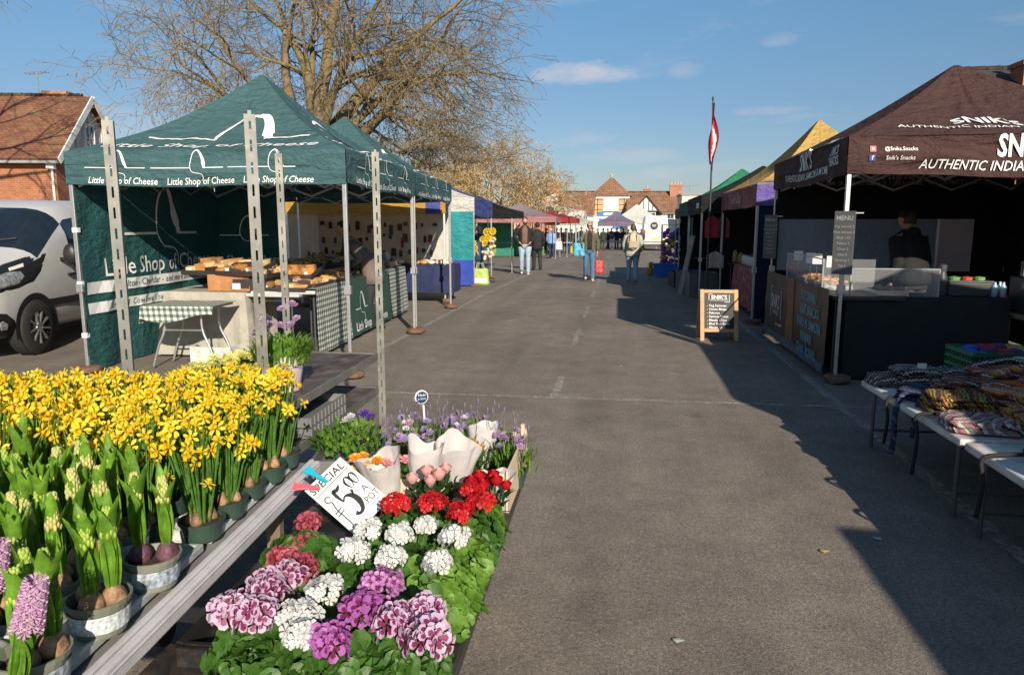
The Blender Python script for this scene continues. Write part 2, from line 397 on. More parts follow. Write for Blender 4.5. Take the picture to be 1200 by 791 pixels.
def house(label, c, L, D, zE, zR, rz, wm, rm, name='house', ridge='x', cat='house', group=None, board=None, over=.25):
    t = thing(name, label, cat, (c[0], c[1], 0), rz + (R(90) if ridge == 'y' else 0), group)
    w_ = MB(); l, d = L/2, D/2
    w_.poly([(-l, -d, 0), (l, -d, 0), (l, -d, zE), (-l, -d, zE)]); w_.poly([(l, d, 0), (-l, d, 0), (-l, d, zE), (l, d, zE)])
    w_.poly([(l, -d, 0), (l, d, 0), (l, d, zE), (l, 0, zR), (l, -d, zE)]); w_.poly([(-l, d, 0), (-l, -d, 0), (-l, -d, zE), (-l, 0, zR), (-l, d, zE)])
    w_.build('wall', wm, t)
    r = uv_box(roof_gable(L, D, zE, zR, over).build('roof', rm, t))
    rd = MB()
    for i in range(int((L+2*over)/.4)):
        x = -L/2-over+.2+i*.4; rd.tube([(x-.19, 0, zR+.12), (x+.19, 0, zR+.12)], [.11, .125], 8)
    rd.build('ridge_tiles', rm, t)
    g = MB()
    for s in (-1, 1): g.bar((-l-over, s*(d+over+.05), zE-over*(zR-zE)/d-.02), (l+over, s*(d+over+.05), zE-over*(zR-zE)/d-.02), .12, .1)
    g.build('gutter', LEAD, t)
    if board:
        b = MB()
        for e in (-1, 1):
            for s in (-1, 1): b.bar((e*(l+over+.03), s*(d+over), zE-over*(zR-zE)/d+.02), (e*(l+over+.03), 0, zR+.02), .05, .26)
        b.build('bargeboard', board, t)
    return t
def chimney(parent, x, y, z0, z1, w_=.7, d_=.5, pots=2, mat=None):
    c = MB().box((x, y, (z0+z1)/2), (w_, d_, z1-z0)).box((x, y, z1+.06), (w_+.12, d_+.12, .12)).build('chimney', mat or BR_R, parent)
    for i in range(pots):
        px_ = x+(i-(pots-1)/2)*w_/max(1, pots)
        MB().lathe([(.11, 0), (.10, .3), (.12, .34), (.12, .4), (.08, .4)], 10, (px_, y, z1+.12)).build('chimney_pot', POT, c)
    return c
# near house on the left
A = at(64, 184, 26); rz = R(11.5)
gd = Vector((-math.sin(rz), math.cos(rz), 0)); ld = Vector((-math.cos(rz), -math.sin(rz), 0))
L_, D_ = 11.0, 5.4
c = A+gd*D_/2+ld*L_/2
h1 = house('orange brick house with a lichen covered clay tile roof behind the silver van', c, L_, D_, 4.25, 6.75, rz, BR_O, T_NEAR, board=PVC, over=.3)
def hp(u, v, z): return (L_/2-u, -D_/2+v, z)     # u from right gable leftwards, v depth
# rendered gable cladding with battens on the right end
g = MB(); l = L_/2+.012
g.poly([(l, -D_/2, 4.2), (l, D_/2, 4.2), (l, 0, 6.72)]); g.build('gable_render', WHITE, h1)
g = MB()
for k in range(-4, 5):
    yy = k*.55; top = 6.72-abs(yy)/(D_/2)*2.5
    if top > 4.5: g.box((l+.02, yy, (4.2+top)/2), (.04, .09, top-4.25))
g.box((l+.03, 0, 4.2), (.08, D_, .14)); g.build('batten', M('weathered_white_timber', (.55, .53, .49), .8, var=.2), h1)
window(h1, (l+.05, -.1, 5.15), .8, 1.15, (1, 0, 0), 2, 2)
window(h1, (L_/2, -.9, 2.75), .8, 1.7, (1, 0, 0), 2, 2)
window(h1, (-1.0, -D_/2, 2.4), 1.2, 1.3, (0, -1, 0), 2, 2)
chimney(h1, 4.3, .2, 6.3, 6.95, .9, .5, 0, M('rust_brick', (.4, .2, .12), .8))
q = MB(); q.box((2.2, -1.5, 5.75), (.9, .65, .06), T=None)
sl = math.atan2(2.5, D_/2)
q = MB().box((0, 0, 0), (.95, .75, .08), T=Matrix.Translation((.95, -1.35, 5.68)) @ Matrix.Rotation(sl, 4, 'X'))
sk = q.build('skylight', PVC, h1); MB().box((0, 0, .045), (.8, .6, .02), T=Matrix.Translation((.95, -1.35, 5.68)) @ Matrix.Rotation(sl, 4, 'X')).build('pane', WGLASS, sk)
an = MB().tube([(3.6, .1, 6.8), (3.6, .1, 7.9)], .02).tube([(3.1, .1, 7.75), (4.1, .1, 7.85)], .015)
for k in range(6): an.tube([(3.2+k*.16, -.15, 7.77+k*.015), (3.2+k*.16, .35, 7.77+k*.015)], .01, 4)
an.build('aerial', LEAD, h1)
MB().tube([(L_/2-.1, -D_/2-.08, 0), (L_/2-.1, -D_/2-.08, 3.75)], .045).box((L_/2-.12, -D_/2-.1, 3.85), (.28, .2, .3)).build('downpipe', PVC, h1)
# ------------------------------------------------------------------ far end of the square
def X(px, d): return at(px, 262, d).x
def Zy(py, d): return at(715, py, d).z
d = 95
x0, x1 = X(694, d), X(737, d); wd = x1-x0; zE = Zy(229, d); zR = Zy(206, d); cx = (x0+x1)/2
t = thing('brick_building', 'square two storey brick building with a pyramid tile roof at the end of the square', 'building', (cx, d+wd/2, 0))
MB().box((0, 0, zE/2), (wd, wd, zE)).build('wall', BR_F, t)
rf = MB(); o_ = wd/2+.35
rf.add([(-o_, -o_, zE-.1), (o_, -o_, zE-.1), (o_, o_, zE-.1), (-o_, o_, zE-.1), (0, 0, zR)], [(0, 1, 4), (1, 2, 4), (2, 3, 4), (3, 0, 4), (3, 2, 1, 0)])
uv_box(rf.build('roof', T_FAR, t)); MB().ell((0, 0, zR+.1), (.16, .16, .3), 8, 6).build('finial', POT, t)
MB().box((0, -wd/2-.06, zE-.2), (wd+.1, .1, .3)).build('fascia', PVC, t)
wn = window(t, (.0, -wd/2, Zy(238, d)), 1.85, 1.9, (0, -1, 0), 3, 3, .1)
MB().box((0, -wd/2-.012, Zy(238, d)), (1.6, .006, 1.7)).build('blind', M('pale_blind', (.60, .64, .68), .6), wn)
fr = MB()
for k in range(2):
    for s in (-1, 1): fr.box((s*(wd/2-.5*k-.15), -wd/2-.02, Zy(240, d)), (.08, .04, 2.6))
for zz in (Zy(234, d), Zy(240, d), Zy(246, d)):
    for s in (-1, 1): fr.box((s*(wd/2-.68), -wd/2-.022, zz), (1.25, .04, .07))
fr.build('timber_band', BEAM, t)
BLUE = M('shop_blue', (.03, .14, .42), .5)
MB().box((0, -wd/2-.1, Zy(251, d)), (wd*.72, .12, .62)).build('shop_sign', BLUE, t)
MB().box((-.1, -wd/2-.17, Zy(251, d)), (1.6, .03, .3)).build('sign_panel', PVC, t)
MB().box((0, -wd/2-.14, 1.3), (wd+.15, .2, 2.4)).build('shopfront', WHITE, t)
MB().box((-.8, -wd/2-.26, 1.95), (1.3, .04, .55)).box((.9, -wd/2-.26, 1.6), (1.3, .04, 1.3)).build('shop_window', BLUE, t)
# long low roofs left of it
x0, x1 = X(654, 90), X(694.5, 90)
t = house('long low white shop under a broad brown tile roof left of the pyramid roofed building', ((x0+x1)/2, 94, 0), x1-x0, 8, Zy(251, 90), Zy(228, 94)+.2, 0, WHITE, T_FAR, name='shop_building', cat='building', over=.2)
window(t, (-1.4, -4, Zy(257, 90)), .95, .9, (0, -1, 0), 3, 2, .08)
window(t, (1.2, -4, Zy(257, 90)), .7, .7, (0, -1, 0), 2, 2, .08)
x0, x1 = X(608, 78), X(644, 78)
t = house('small red brick gable with white bargeboards behind the scalloped white canopies', ((x0+x1)/2+.2, 81, 0), 7, x1-x0, Zy(247, 78), Zy(233, 78), 0, BR_R, T_FAR, name='gabled_building', ridge='y', cat='building', board=PVC, over=.15)
x0, x1 = X(596, 84), X(626, 84)
house('low building with an orange tile roof just left of the red brick gable', ((x0+x1)/2, 90, 0), x1-x0, 5, Zy(246, 86), Zy(237, 88), 0, BR_F, T_FAR, name='low_building', cat='building')
x0, x1 = X(634, 105), X(700, 105)
t = house('brown roofed terrace with a tall brick chimney on its white gable', ((x0+x1)/2, 112, 0), x1-x0, 9, Zy(236, 105), Zy(226, 112), 0, WHITE, T_FAR, name='terrace_building', cat='building')
lx = X(649, 108)-(x0+x1)/2
chimney(t, lx, -2, Zy(234, 108), Zy(216, 110), 1.7, .9, 2, BR_R)
MB().prism([(lx-2.4, -4.4, Zy(236, 107)), (lx+2.2, -4.4, Zy(236, 107)), (lx, -4.4, Zy(226, 107))], (0, 2, 0)).build('gable', WHITE, t)
MB().prism([(lx-4.6, -4.9, Zy(240, 107)), (lx-1.2, -4.9, Zy(240, 107)), (lx-3.0, -4.9, Zy(229, 107))], (0, 2, 0)).build('gable', WHITE, t)
x0, x1 = X(663, 120), X(700, 120)
t = thing('flat_roofed_block', 'plain brown block rising behind the long low roof', 'building', ((x0+x1)/2, 124, 0))
MB().box((0, 0, Zy(224, 120)/2), (x1-x0, 6, Zy(224, 120))).build('wall', M('brown_concrete', (.30, .21, .14), .9, var=.25, scale=.8), t)
MB().box((-1.1, -3.1, Zy(229, 120)), (.9, .2, 1.5)).build('vent_shaft', BEAM, t)
for k in (-1.8, .2, 1.6): MB().box((k, 0, Zy(224, 120)+.3), (.35, .35, .6)).build('roof_vent', LEAD, t)
# tiled range with half timbered gable on the right
x0, x1 = X(736, 92), X(800, 92); cxr = (x0+x1)/2
t = house('tiled building with a black and white half timbered gable behind the white van', (cxr, 96.5, 0), x1-x0, 8, Zy(249, 92), Zy(226.5, 96), 0, WHITE, T_FAR, name='timbered_building', cat='building', over=.2)
gx = X(757, 91)-cxr; gw = 1.5; gz0 = Zy(248, 91); gz1 = Zy(231, 91)
MB().prism([(gx-gw, -4.9, gz0), (gx+gw, -4.9, gz0), (gx, -4.9, gz1)], (0, 3.4, 0)).build('gable', WHITE, t)
g = MB()
for s in (-1, 1):
    g.bar((gx+s*(gw+.25), -5.0, gz0-.15), (gx, -5.0, gz1+.12), .1, .16)
for k in (-.8, -.3, .3, .8):
    g.box((gx+k, -4.93, (gz0+gz1-abs(k)*1.25)/2), (.09, .05, (gz1-gz0)-abs(k)*1.25-.1))
g.box((gx, -4.93, gz0+.04), (2*gw, .06, .12)); g.build('timber_framing', BEAM, t)
rr = MB()
for s in (-1, 1):
    q = [Vector((gx, -5.05, gz1+.1)), Vector((gx+s*(gw+.5), -5.05, gz0-.35)), Vector((gx+s*(gw+.5), -2.0, gz0-.35)), Vector((gx, -2.0, gz1+.1))]
    rr.prism(q, (0, 0, .1))
uv_box(rr.build('gable_roof', T_FAR, t))
window(t, (gx, -4.9+.02, Zy(252, 91)-.05), 2.3, .7, (0, -1, 0), 5, 1, .07, sill=False)
window(t, (gx+3.0, -4.0, Zy(253, 91)), .9, .8, (0, -1, 0), 2, 1, .07)
chimney(t, X(792, 94)-cxr, -.6, Zy(240, 94), Zy(218, 94), 1.5, 1.0, 4, BR_R)
chimney(t, X(757, 98)-cxr, 1.5, Zy(228, 98), Zy(223, 98), .9, .8, 1, BR_R)
x0, x1 = X(799, 80), X(850, 80)
t = thing('white_flat_block', 'white flat roofed building beside the tall brick chimney, behind the green canopy', 'building', ((x0+x1)/2, 84, 0))
MB().box((0, 0, Zy(229, 80)/2), (x1-x0, 6, Zy(229, 80))).build('wall', CREAM, t); MB().box((0, 0, Zy(229, 80)+.1), (x1-x0+.3, 6.3, .2)).build('parapet', LEAD, t)
MB().tube([(-1.2, 0, Zy(229, 80)), (-1.2, 0, Zy(229, 80)+1.2)], .04).tube([(-2.2, 0, Zy(229, 80)+1.05), (-.2, 0, Zy(229, 80)+1.2)], .04).build('aerial', LEAD, t)
# dark roofed house with chimney at the right edge
p = at(1197, 105, 20)
t = house('dark slate roofed house with a brick chimney behind the brown canopy', (p.x+4.35, 23, 0), 9, 6, 4.35, p.z+.9, R(0), BR_R, T_DARK, name='slate_roofed_house', over=.2)
q = at(1196, 60, 21.5)
chimney(t, q.x-p.x-4.35+.42, -1.2, 4.4, q.z-.35, .62, .7, 1, BR_O)
window(t, (-2, -3, 2.5), 1.2, 1.3, (0, -1, 0))
# ------------------------------------------------------------------ bare winter trees
BARK = M('mossy_bark', (.19, .14, .075), .9, var=.45, scale=3, bmp=.8, bscale=9, dirt=(.20, .16, .04), dirtscale=1.2, bdist=.06)
TWIG = M('twig_bark', (.175, .132, .072), .9, var=.35, scale=.8)
TWIG2 = M('golden_twig_bark', (.36, .25, .115), .9, var=.35, scale=.8)
def bare_tree(label, base, height, spread, trunk_r, seed, limbs, depth=5, twig=TWIG, name='bare_tree', droop=.25, bud=.5, group=None, start=.28, trunk_lean=(0, 0), tip=.006, kids=(4, 5)):
    rg = random.Random(seed); wood = MB(); tw = MB()
    t = thing(name, label, 'tree', base, 0, group)
    def rv(): return Vector((rg.gauss(0, 1), rg.gauss(0, 1), rg.gauss(0, 1))).normalized()
    def grow(p, d, ln, r, lev):
        n = 5 if lev <= 1 else (4 if lev <= 3 else 3); pts = [p]; rs = [r]; q = p.copy(); dd = d.copy()
        for i in range(n):
            grav = (-.10*droop*lev if lev >= 2 else .05)
            dd = (dd+rv()*(.16+.05*lev)+Vector((0, 0, grav))).normalized()
            if q.z < .30*height and dd.z < 0: dd.z *= -.5; dd.normalize()
            q = q+dd*ln/n; pts.append(q.copy()); rs.append(max(tip*.7, r*(1-.62*(i+1)/n)))
        (wood if lev < 3 else tw).tube(pts, rs, 8 if lev == 0 else (6 if lev == 1 else (4 if lev == 2 else 3)), cap=False)
        if lev >= depth:
            if rg.random() < bud:
                c = pts[-1]; s = tip*2.6
                tw.add([c+Vector((s, 0, 0)), c+Vector((-s*.6, s, 0)), c+Vector((-s*.5, -s, 0)), c+Vector((0, 0, s*1.5)), c+Vector((0, 0, -s*1.8))], [(0, 1, 3), (1, 2, 3), (2, 0, 3), (1, 0, 4), (2, 1, 4), (0, 2, 4)])
            return
        k = rg.randint(*kids)+(3 if lev == 2 else 0)+(1 if lev == 3 else 0)
        for j in range(k):
            f = (.5 if lev == 1 else .34)+(.5 if lev == 1 else .66)*(j+rg.random())/k; i = min(n-1, int(f*n)); b = pts[i].lerp(pts[i+1], f*n-i)
            ax = (pts[i+1]-pts[i]).normalized(); side = rv(); side = (side-ax*side.dot(ax)).normalized()
            nd = (ax*rg.uniform(.45, .9)+side*rg.uniform(.5, .95)).normalized()
            grow(b, nd, ln*rg.uniform(.48, .68), rs[i]*rg.uniform(.42, .62), lev+1)
        grow(pts[-1], dd, ln*.55, rs[-1]*.9, lev+1)
    H0 = height*start; pts = [Vector((0, 0, 0))]
    for i in range(1, 5): pts.append(Vector((trunk_lean[0]*i/4+rg.gauss(0, .05), trunk_lean[1]*i/4+rg.gauss(0, .05), H0*i/4)))
    tr = MB().tube(pts, [trunk_r*1.35, trunk_r*1.1, trunk_r, trunk_r*.95, trunk_r*.9], 14, cap=False)
    top = pts[-1]
    for (az, el, ln, rr) in limbs:
        d = Vector((math.cos(R(az))*math.cos(R(el)), math.sin(R(az))*math.cos(R(el)), math.sin(R(el))))
        grow(top-Vector((0, 0, H0*.15*rg.random())), d, ln, trunk_r*rr, 1)
    tr.build('trunk', BARK, t, smooth=True); wood.build('limbs', BARK, t, smooth=True)
    tw.build('crown', twig, t)
    print('TREE', label[:20], len(tw.f)); return t
b = on(372, 334, 0); b = Vector((at(374, 262, 24).x, 24, gz(24)))
limbs = [(88, 84, 5.2, .72), (30, 68, 6.0, .66), (4, 40, 4.9, .52), (-8, 14, 4.3, .38), (172, 24, 4.6, .42), (168, 46, 5.3, .5), (140, 60, 5.0, .45), (-60, 45, 4.5, .4), (-120, 40, 4.2, .36), (60, 30, 4.8, .4), (-20, 62, 5.0, .42), (20, 24, 4.4, .4), (100, 70, 5.2, .6), (50, 50, 4.8, .45)]
bare_tree('big bare plane tree with mossy limbs spreading above the dark green canopies', b, 13, 8, .46, 11, limbs, 5, droop=.24, start=.32, tip=.0090, kids=(3, 4))
b = Vector((at(578, 262, 48).x, 48, gz(48)))
limbs = [(az, el, 3.3, .5) for az, el in ((90, 85), (10, 55), (60, 40), (120, 50), (175, 48), (-40, 50), (-100, 45), (-150, 40), (0, 22), (185, 20))]
bare_tree('rounded bare tree with golden twigs behind the far left stalls', b, 9.2, 4, .24, 5, [(a_, e_, l_*1.12, r_) for a_, e_, l_, r_ in limbs], 4, TWIG2, droop=.15, start=.2, tip=.018, kids=(4, 6), group='bare trees')
b = Vector((at(508, 262, 50).x, 50, gz(50)))
bare_tree('dense bare tree with golden twigs showing above the blue striped stall roof', b, 8.6, 4, .22, 23, limbs, 4, TWIG2, droop=.15, start=.18, tip=.018, kids=(4, 6), group='bare trees')
bare_tree('bare tree reaching thin branches into the top left corner of the sky', Vector((at(-215, 262, 17).x, 17, 0)), 15, 5, .28, 9, [(5, 4, 3.7, .4), (25, 12, 3.4, .4), (80, 75, 4.4, .5), (160, 40, 4, .4)], 4, droop=.3, start=.56, tip=.008, kids=(3, 4), group='bare trees')
# ------------------------------------------------------------------ pop-up gazebos
ALU = M('grey_aluminium', (.52, .52, .51), .38, .75, var=.12, scale=12)
DFRAME = M('dark_frame', (.05, .05, .05), .5, .2)
FOOTW = M('rusty_foot_weight', (.16, .085, .05), .85, var=.35, scale=15)
def cloth(name, col, transl=.18, rough=.78, var=.08, weave=True, dirt=None):
    if name in MC: return MC[name]
    m = M(name, col, rough, var=var, scale=1.8, transl=transl, bmp=1.0, bscale=7, bdist=.11, folds=True, spec=.3, dirt=dirt, dirtscale=1.2); return m
SIDE = {'S': ((1, 0), (0, -1)), 'E': ((0, 1), (1, 0)), 'N': ((-1, 0), (0, 1)), 'W': ((0, -1), (-1, 0))}
class Gaz:
    def __init__(s, label, c, a, b, zb, zt, zp, roofm, valm, rz=0, name='gazebo', group=None, legm=None, sides='SENW', vals=None, wr=1.0, legs=True, weights=True, loc_sag=.12, cat='gazebo', truss=True, scallop=0):
        s.a, s.b, s.zb, s.zt, s.zp, s.wr, s.sag = a, b, zb, zt, zp, wr, loc_sag
        s.t = thing(name, label, cat, (c[0], c[1], gz(c[1])), rz, group); s.seed = rnd.random()*50; s.scallop = scallop
        mb = MB()
        for i_, sd in enumerate('SENW'): mb.grid(lambda u, v, sd=sd: s.roof(sd, None, None, u*2-1, v), 44, 20, i_ if isinstance(roofm, dict) else 0)
        s.canopy = mb.build('canopy_roof', [roofm[q] for q in 'SENW'] if isinstance(roofm, dict) else roofm, s.t, smooth=True)
        for sd in 'SENW':
            L = s.half(sd)
            if vals and sd not in vals: continue
            v = MB().grid(lambda u, v_: s.val(sd, (u*2-1)*L, v_*(zt-zb)+zb), 90, 14)
            v.build('valance', valm[sd] if isinstance(valm, dict) else valm, s.t, smooth=True)
        lm = legm or ALU
        if legs:
            for x in (-a+.03, a-.03):
                for y in (-b+.03, b-.03):
                    lg = MB().box((x, y, zb*.25+.01), (.034, .034, zb*.5)).box((x, y, zb*.72), (.042, .042, zb*.56)).box((x, y, .012), (.12, .12, .02)).box((x, y, zb*.46), (.07, .07, .09))
                    lo = lg.build('leg', lm, s.t, bevel=.004)
                    if weights: MB().lathe([(.12, .0), (.13, .015), (.13, .045), (.11, .06), (.04, .065)], 16, (x+.02, y-.02, .022)).build('foot_weight', FOOTW, lo)
        if truss:
            mb = MB(); zz0, zz1 = zb-.02, zt-.08
            for (p, q) in (((-a, -b), (a, -b)), ((-a, b), (a, b)), ((-a, -b), (-a, b)), ((a, -b), (a, b))):
                p, q = Vector((*p, 0))*.95, Vector((*q, 0))*.95
                for k in range(4):
                    u, v = p.lerp(q, k/4), p.lerp(q, (k+1)/4)
                    mb.bar(u+Vector((0, 0, zz0)), v+Vector((0, 0, zz1)), .014, .026); mb.bar(u+Vector((0, 0, zz1)), v+Vector((0, 0, zz0)), .014, .026)
            for (p, q) in (((0, -b), (0, b)), ((-a, 0), (a, 0))):
                p, q = Vector((*p, 0))*.97, Vector((*q, 0))*.97
                for k in range(4):
                    u, v = p.lerp(q, k/4), p.lerp(q, (k+1)/4); e = .0
                    mb.bar(u+Vector((0, 0, zz0+.05)), v+Vector((0, 0, zz1+.12)), .014, .026); mb.bar(u+Vector((0, 0, zz1+.12)), v+Vector((0, 0, zz0+.05)), .014, .026)
            mb.tube([(0, 0, zt-.15), (0, 0, zp-.06)], .022, 8)
            mb.build('truss', lm, s.t)
    def half(s, sd): return s.a if sd in 'SN' else s.b
    def dep(s, sd): return s.b if sd in 'SN' else s.a
    def P(s, sd, u, out, z):
        t, n = SIDE[sd]; return Vector((t[0]*u+n[0]*out, t[1]*u+n[1]*out, z))
    def roof(s, sd, u, v, sN=None, tN=None, off=0.0):
        L, D = s.half(sd), s.dep(sd); H = s.zp-s.zt; SL = math.hypot(D, H)
        if sN is None: tN = max(0, min(.98, v/SL)); sN = max(-1, min(1, u/(L*(1-tN)+1e-6)))
        k = 1-tN*.985
        z = s.zt+H*(tN-s.sag*math.sin(math.pi*tN)) - .035*(1-sN*sN)*math.sin(math.pi*min(1, tN*1.1))*s.wr*1.6
        p = s.P(sd, sN*L*k, D*k, z)
        e = (1-abs(sN))**.5*math.sin(math.pi*min(1, tN+.0))
        w = mnoise.noise(Vector((sN*3.2*L+s.seed, tN*1.6, 3 if sd in 'SN' else 9)))*.022 + mnoise.noise(Vector((sN*9+s.seed, tN*1.2, 7)))*.028 + mnoise.noise(Vector((sN*22+s.seed, tN*2.5, 2)))*.010
        p.z += w*s.wr*e + off*D/SL
        t, n = SIDE[sd]; p.x += n[0]*off*H/SL; p.y += n[1]*off*H/SL
        return p
    def val(s, sd, u, z, off=0.0):
        L = s.half(sd); h = (s.zt-z)/(s.zt-s.zb); ed = 1-abs(u/L)**6
        w = (mnoise.noise(Vector((u*2.3+s.seed, z*1.5, 1.3)))*.04*h + mnoise.noise(Vector((u*.9+z*2.4, z*7.0, s.seed)))*.03 + mnoise.noise(Vector((u*6+z*3, z*9.0, s.seed)))*.008)*s.wr*max(0, ed)
        z2 = z + (mnoise.noise(Vector((u*1.1, s.seed, 5)))*.02 - .03*(1-(u/L)**2))*h*s.wr
        if s.scallop: z2 += h*.08*(abs(math.sin(u*math.pi/s.scallop))-.5)
        return s.P(sd, u, s.dep(sd)+.008+w+off, z2)
    def rmap(s, sd, off=.013): return lambda u, v: s.roof(sd, u, v, off=off)
    def vmap(s, sd, zc, off=.012): return lambda u, v: s.val(sd, u, zc+v, off)
    def wall(s, sd, mat, u0=-1, u1=1, z0=.02, z1=None, inset=.05, name='side_wall', wr=1.0, off=0):
        L = s.half(sd)*.985; z1 = z1 or s.zb+.05
        def fn(u, v):
            uu = (u0+(u1-u0)*u)*L; z = z0+(z1-z0)*v
            w = mnoise.noise(Vector((uu*2.2+s.seed*2, z*.7, 4)))*.05*wr*(1.1-v) + mnoise.noise(Vector((uu*6+z*3, z*1.5, s.seed)))*.014*wr
            return s.P(sd, uu, s.dep(sd)-inset+w+off, z)
        s.wfn = fn; s.wp = (u0, u1, z0, z1, L)
        return MB().grid(fn, 46, 26).build(name, mat, s.t, smooth=True)
    def wmap(s, sd, uc, zc, off=-.012):
        u0, u1, z0, z1, L = s.wp; fn = s.wfn; t, n = SIDE[sd]; sg = -1 if off < 0 else 1
        def f(x, y):
            p = fn((((uc+sg*x)/L)-u0)/(u1-u0), (zc+y-z0)/(z1-z0)); p.x += n[0]*off; p.y += n[1]*off; return p
        return f
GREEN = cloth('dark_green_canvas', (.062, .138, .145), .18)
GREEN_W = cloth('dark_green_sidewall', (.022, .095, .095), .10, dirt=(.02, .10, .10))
LET_W = M('white_print', (.78, .78, .76), .7, var=.03)
LET_W.use_backface_culling = False
# hill-shaped line emblem
def hill(mb, u, v, s, fn, m=0, right=1.05, left=-1.0, fill=1.0, tail=True):
    seg = lambda pts, w: mb.add([fn(u+x*s, v+y*s) for x, y in ribbon2d(pts, w)[0]], ribbon2d(pts, w)[1], m)
    lw = .035
    n = 14; L1 = [(left+(-.12-left)*i/n, 0) for i in range(n+1)]
    arch = smooth2d([(-.12, 0), (-.14, .12), (-.10, .34), (.0, .55), (.14, .66), (.26, .64), (.36, .46), (.43, .22), (.50, .0)], 4)
    ws = [lw+(max(0, (i/len(arch)-.45))*2.0)**1.0*.13*fill*(1 if i < len(arch)-3 else .5) for i in range(len(arch))]
    seg(L1, lw); seg(arch, ws); seg([(.50+(right-.5)*i/10, 0) for i in range(11)], lw)
    if tail: seg(smooth2d([(-.12, .01), (-.06, -.12), (.06, -.19), (.22, -.21), (.38, -.25), (.44, -.36), (.40, -.5)], 4), lw*.7)
ROW = R(3.6)   # left-hand stalls stand slightly turned
# front gazebo of the cheese stall
p0 = at(405, 190, 7.2); 
ca, cb_ = 1.50, 1.6
def rowpt(x, y): return Vector((x*math.cos(ROW)-y*math.sin(ROW), x*math.sin(ROW)+y*math.cos(ROW), 0))
c1 = Vector((p0.x, 7.2, 0))+rowpt(-ca, cb_)
g1 = Gaz('dark green canopy of the cheese stall, nearest on the left, printed with white hills', c1, ca, cb_, 2.03, 2.36, 3.40, GREEN, GREEN, ROW)
G1 = g1
mb = MB()
hill(mb, .05, .52, .95, g1.rmap('S'), right=.98, left=-.9, tail=False)
write(mb, 'Little Shop of Cheese', -.02, .22, .22, g1.rmap('S'), shear=.25, sx=1.22, bold=.008)
for k, uu in enumerate((-.92, -.08, .75)):
    hill(mb, uu-.02, .02, .24, g1.vmap('S', 2.18), right=1.35 if k < 2 else 1.05, left=-1.9 if k else -1.4)
    write(mb, 'Little Shop of Cheese', uu+.05, -.115, .090, g1.vmap('S', 2.19), shear=.2, sx=.94, bold=.006)
hill(mb, -.1, .55, .85, g1.rmap('E'), right=1.1, left=-.9, tail=False)
write(mb, 'Little Shop of Cheese', .0, .24, .2, g1.rmap('E'), shear=.2, sx=1.2, bold=.008)
for k, uu in enumerate((-.95, -.05, .9)):
    hill(mb, uu, .03, .24, g1.vmap('E', 2.19), right=1.3, left=-1.3)
    write(mb, 'Little Shop of Cheese', uu, -.10, .09, g1.vmap('E', 2.18), shear=.2, bold=.005)
mb.build('lettering', LET_W, g1.t)
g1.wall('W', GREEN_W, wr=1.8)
mb = MB()
wm = g1.wmap('W', .0, 1.42)
hill(mb, 0, .08, .86, wm, right=1.0, left=-.9)
write(mb, 'Little Shop of Cheese', .02, -.30, .29, wm, sx=.96, bold=.006)
for v0, h in ((-.50, .13), (-.72, .12)):
    mb.add([wm(-1.54+3.0*i/30, v0+h*(j-.5)) for j in range(2) for i in range(31)], [(i, i+1, 32+i, 31+i) for i in range(30)])
mb.build('lettering', M('white_print_on_wall', (.70, .71, .70), .7, var=.05), g1.t)
mb = MB(); wm2 = g1.wmap('W', .0, 1.42, off=-.016)
write(mb, 'Stilton - Cheddar - and more besides', -.05, -.50, .115, wm2, shear=.2)
write(mb, 'Some Old  Cow Ewe Goat Butter and Tasty Cheeses', -.05, -.72, .105, wm2, shear=.2)
mb.build('small_lettering', GREEN_W, g1.t)
# white velcro straps on near left leg
mb = MB()
for z in (1.55, .98, .42): mb.box((-ca+.035, -cb_+.03, z), (.06, .05, .05))
mb.build('strap', LET_W, g1.t)
# far back wall banner on the N-W half
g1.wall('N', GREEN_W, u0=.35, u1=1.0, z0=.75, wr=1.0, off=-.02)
mb = MB(); wm = g1.wmap('N', 1.05, 1.35, off=-.012); hill(mb, 0, .1, .42, wm, right=.9, left=-.9); write(mb, 'Little Shop of Cheese', 0, -.25, .14, wm); mb.build('lettering', LET_W, g1.t)
c2 = c1+rowpt(0, 2*cb_+.06)
g2 = Gaz('dark green canopy of the cheese stall, second behind the nearest one', c2, ca, cb_, 2.02, 2.35, 3.36, GREEN, GREEN, ROW)
mb = MB(); hill(mb, -.1, .55, .85, g2.rmap('E'), right=1.1, left=-.9, tail=False)
write(mb, 'Little Shop of Cheese', .0, .24, .2, g2.rmap('E'), shear=.2, sx=1.2, bold=.008)
for k, uu in enumerate((-.95, -.05, .9)):
    hill(mb, uu, .03, .24, g2.vmap('E', 2.18), right=1.3, left=-1.3); write(mb, 'Little Shop of Cheese', uu, -.10, .09, g2.vmap('E', 2.17), shear=.2, bold=.005)
mb.build('lettering', LET_W, g2.t)
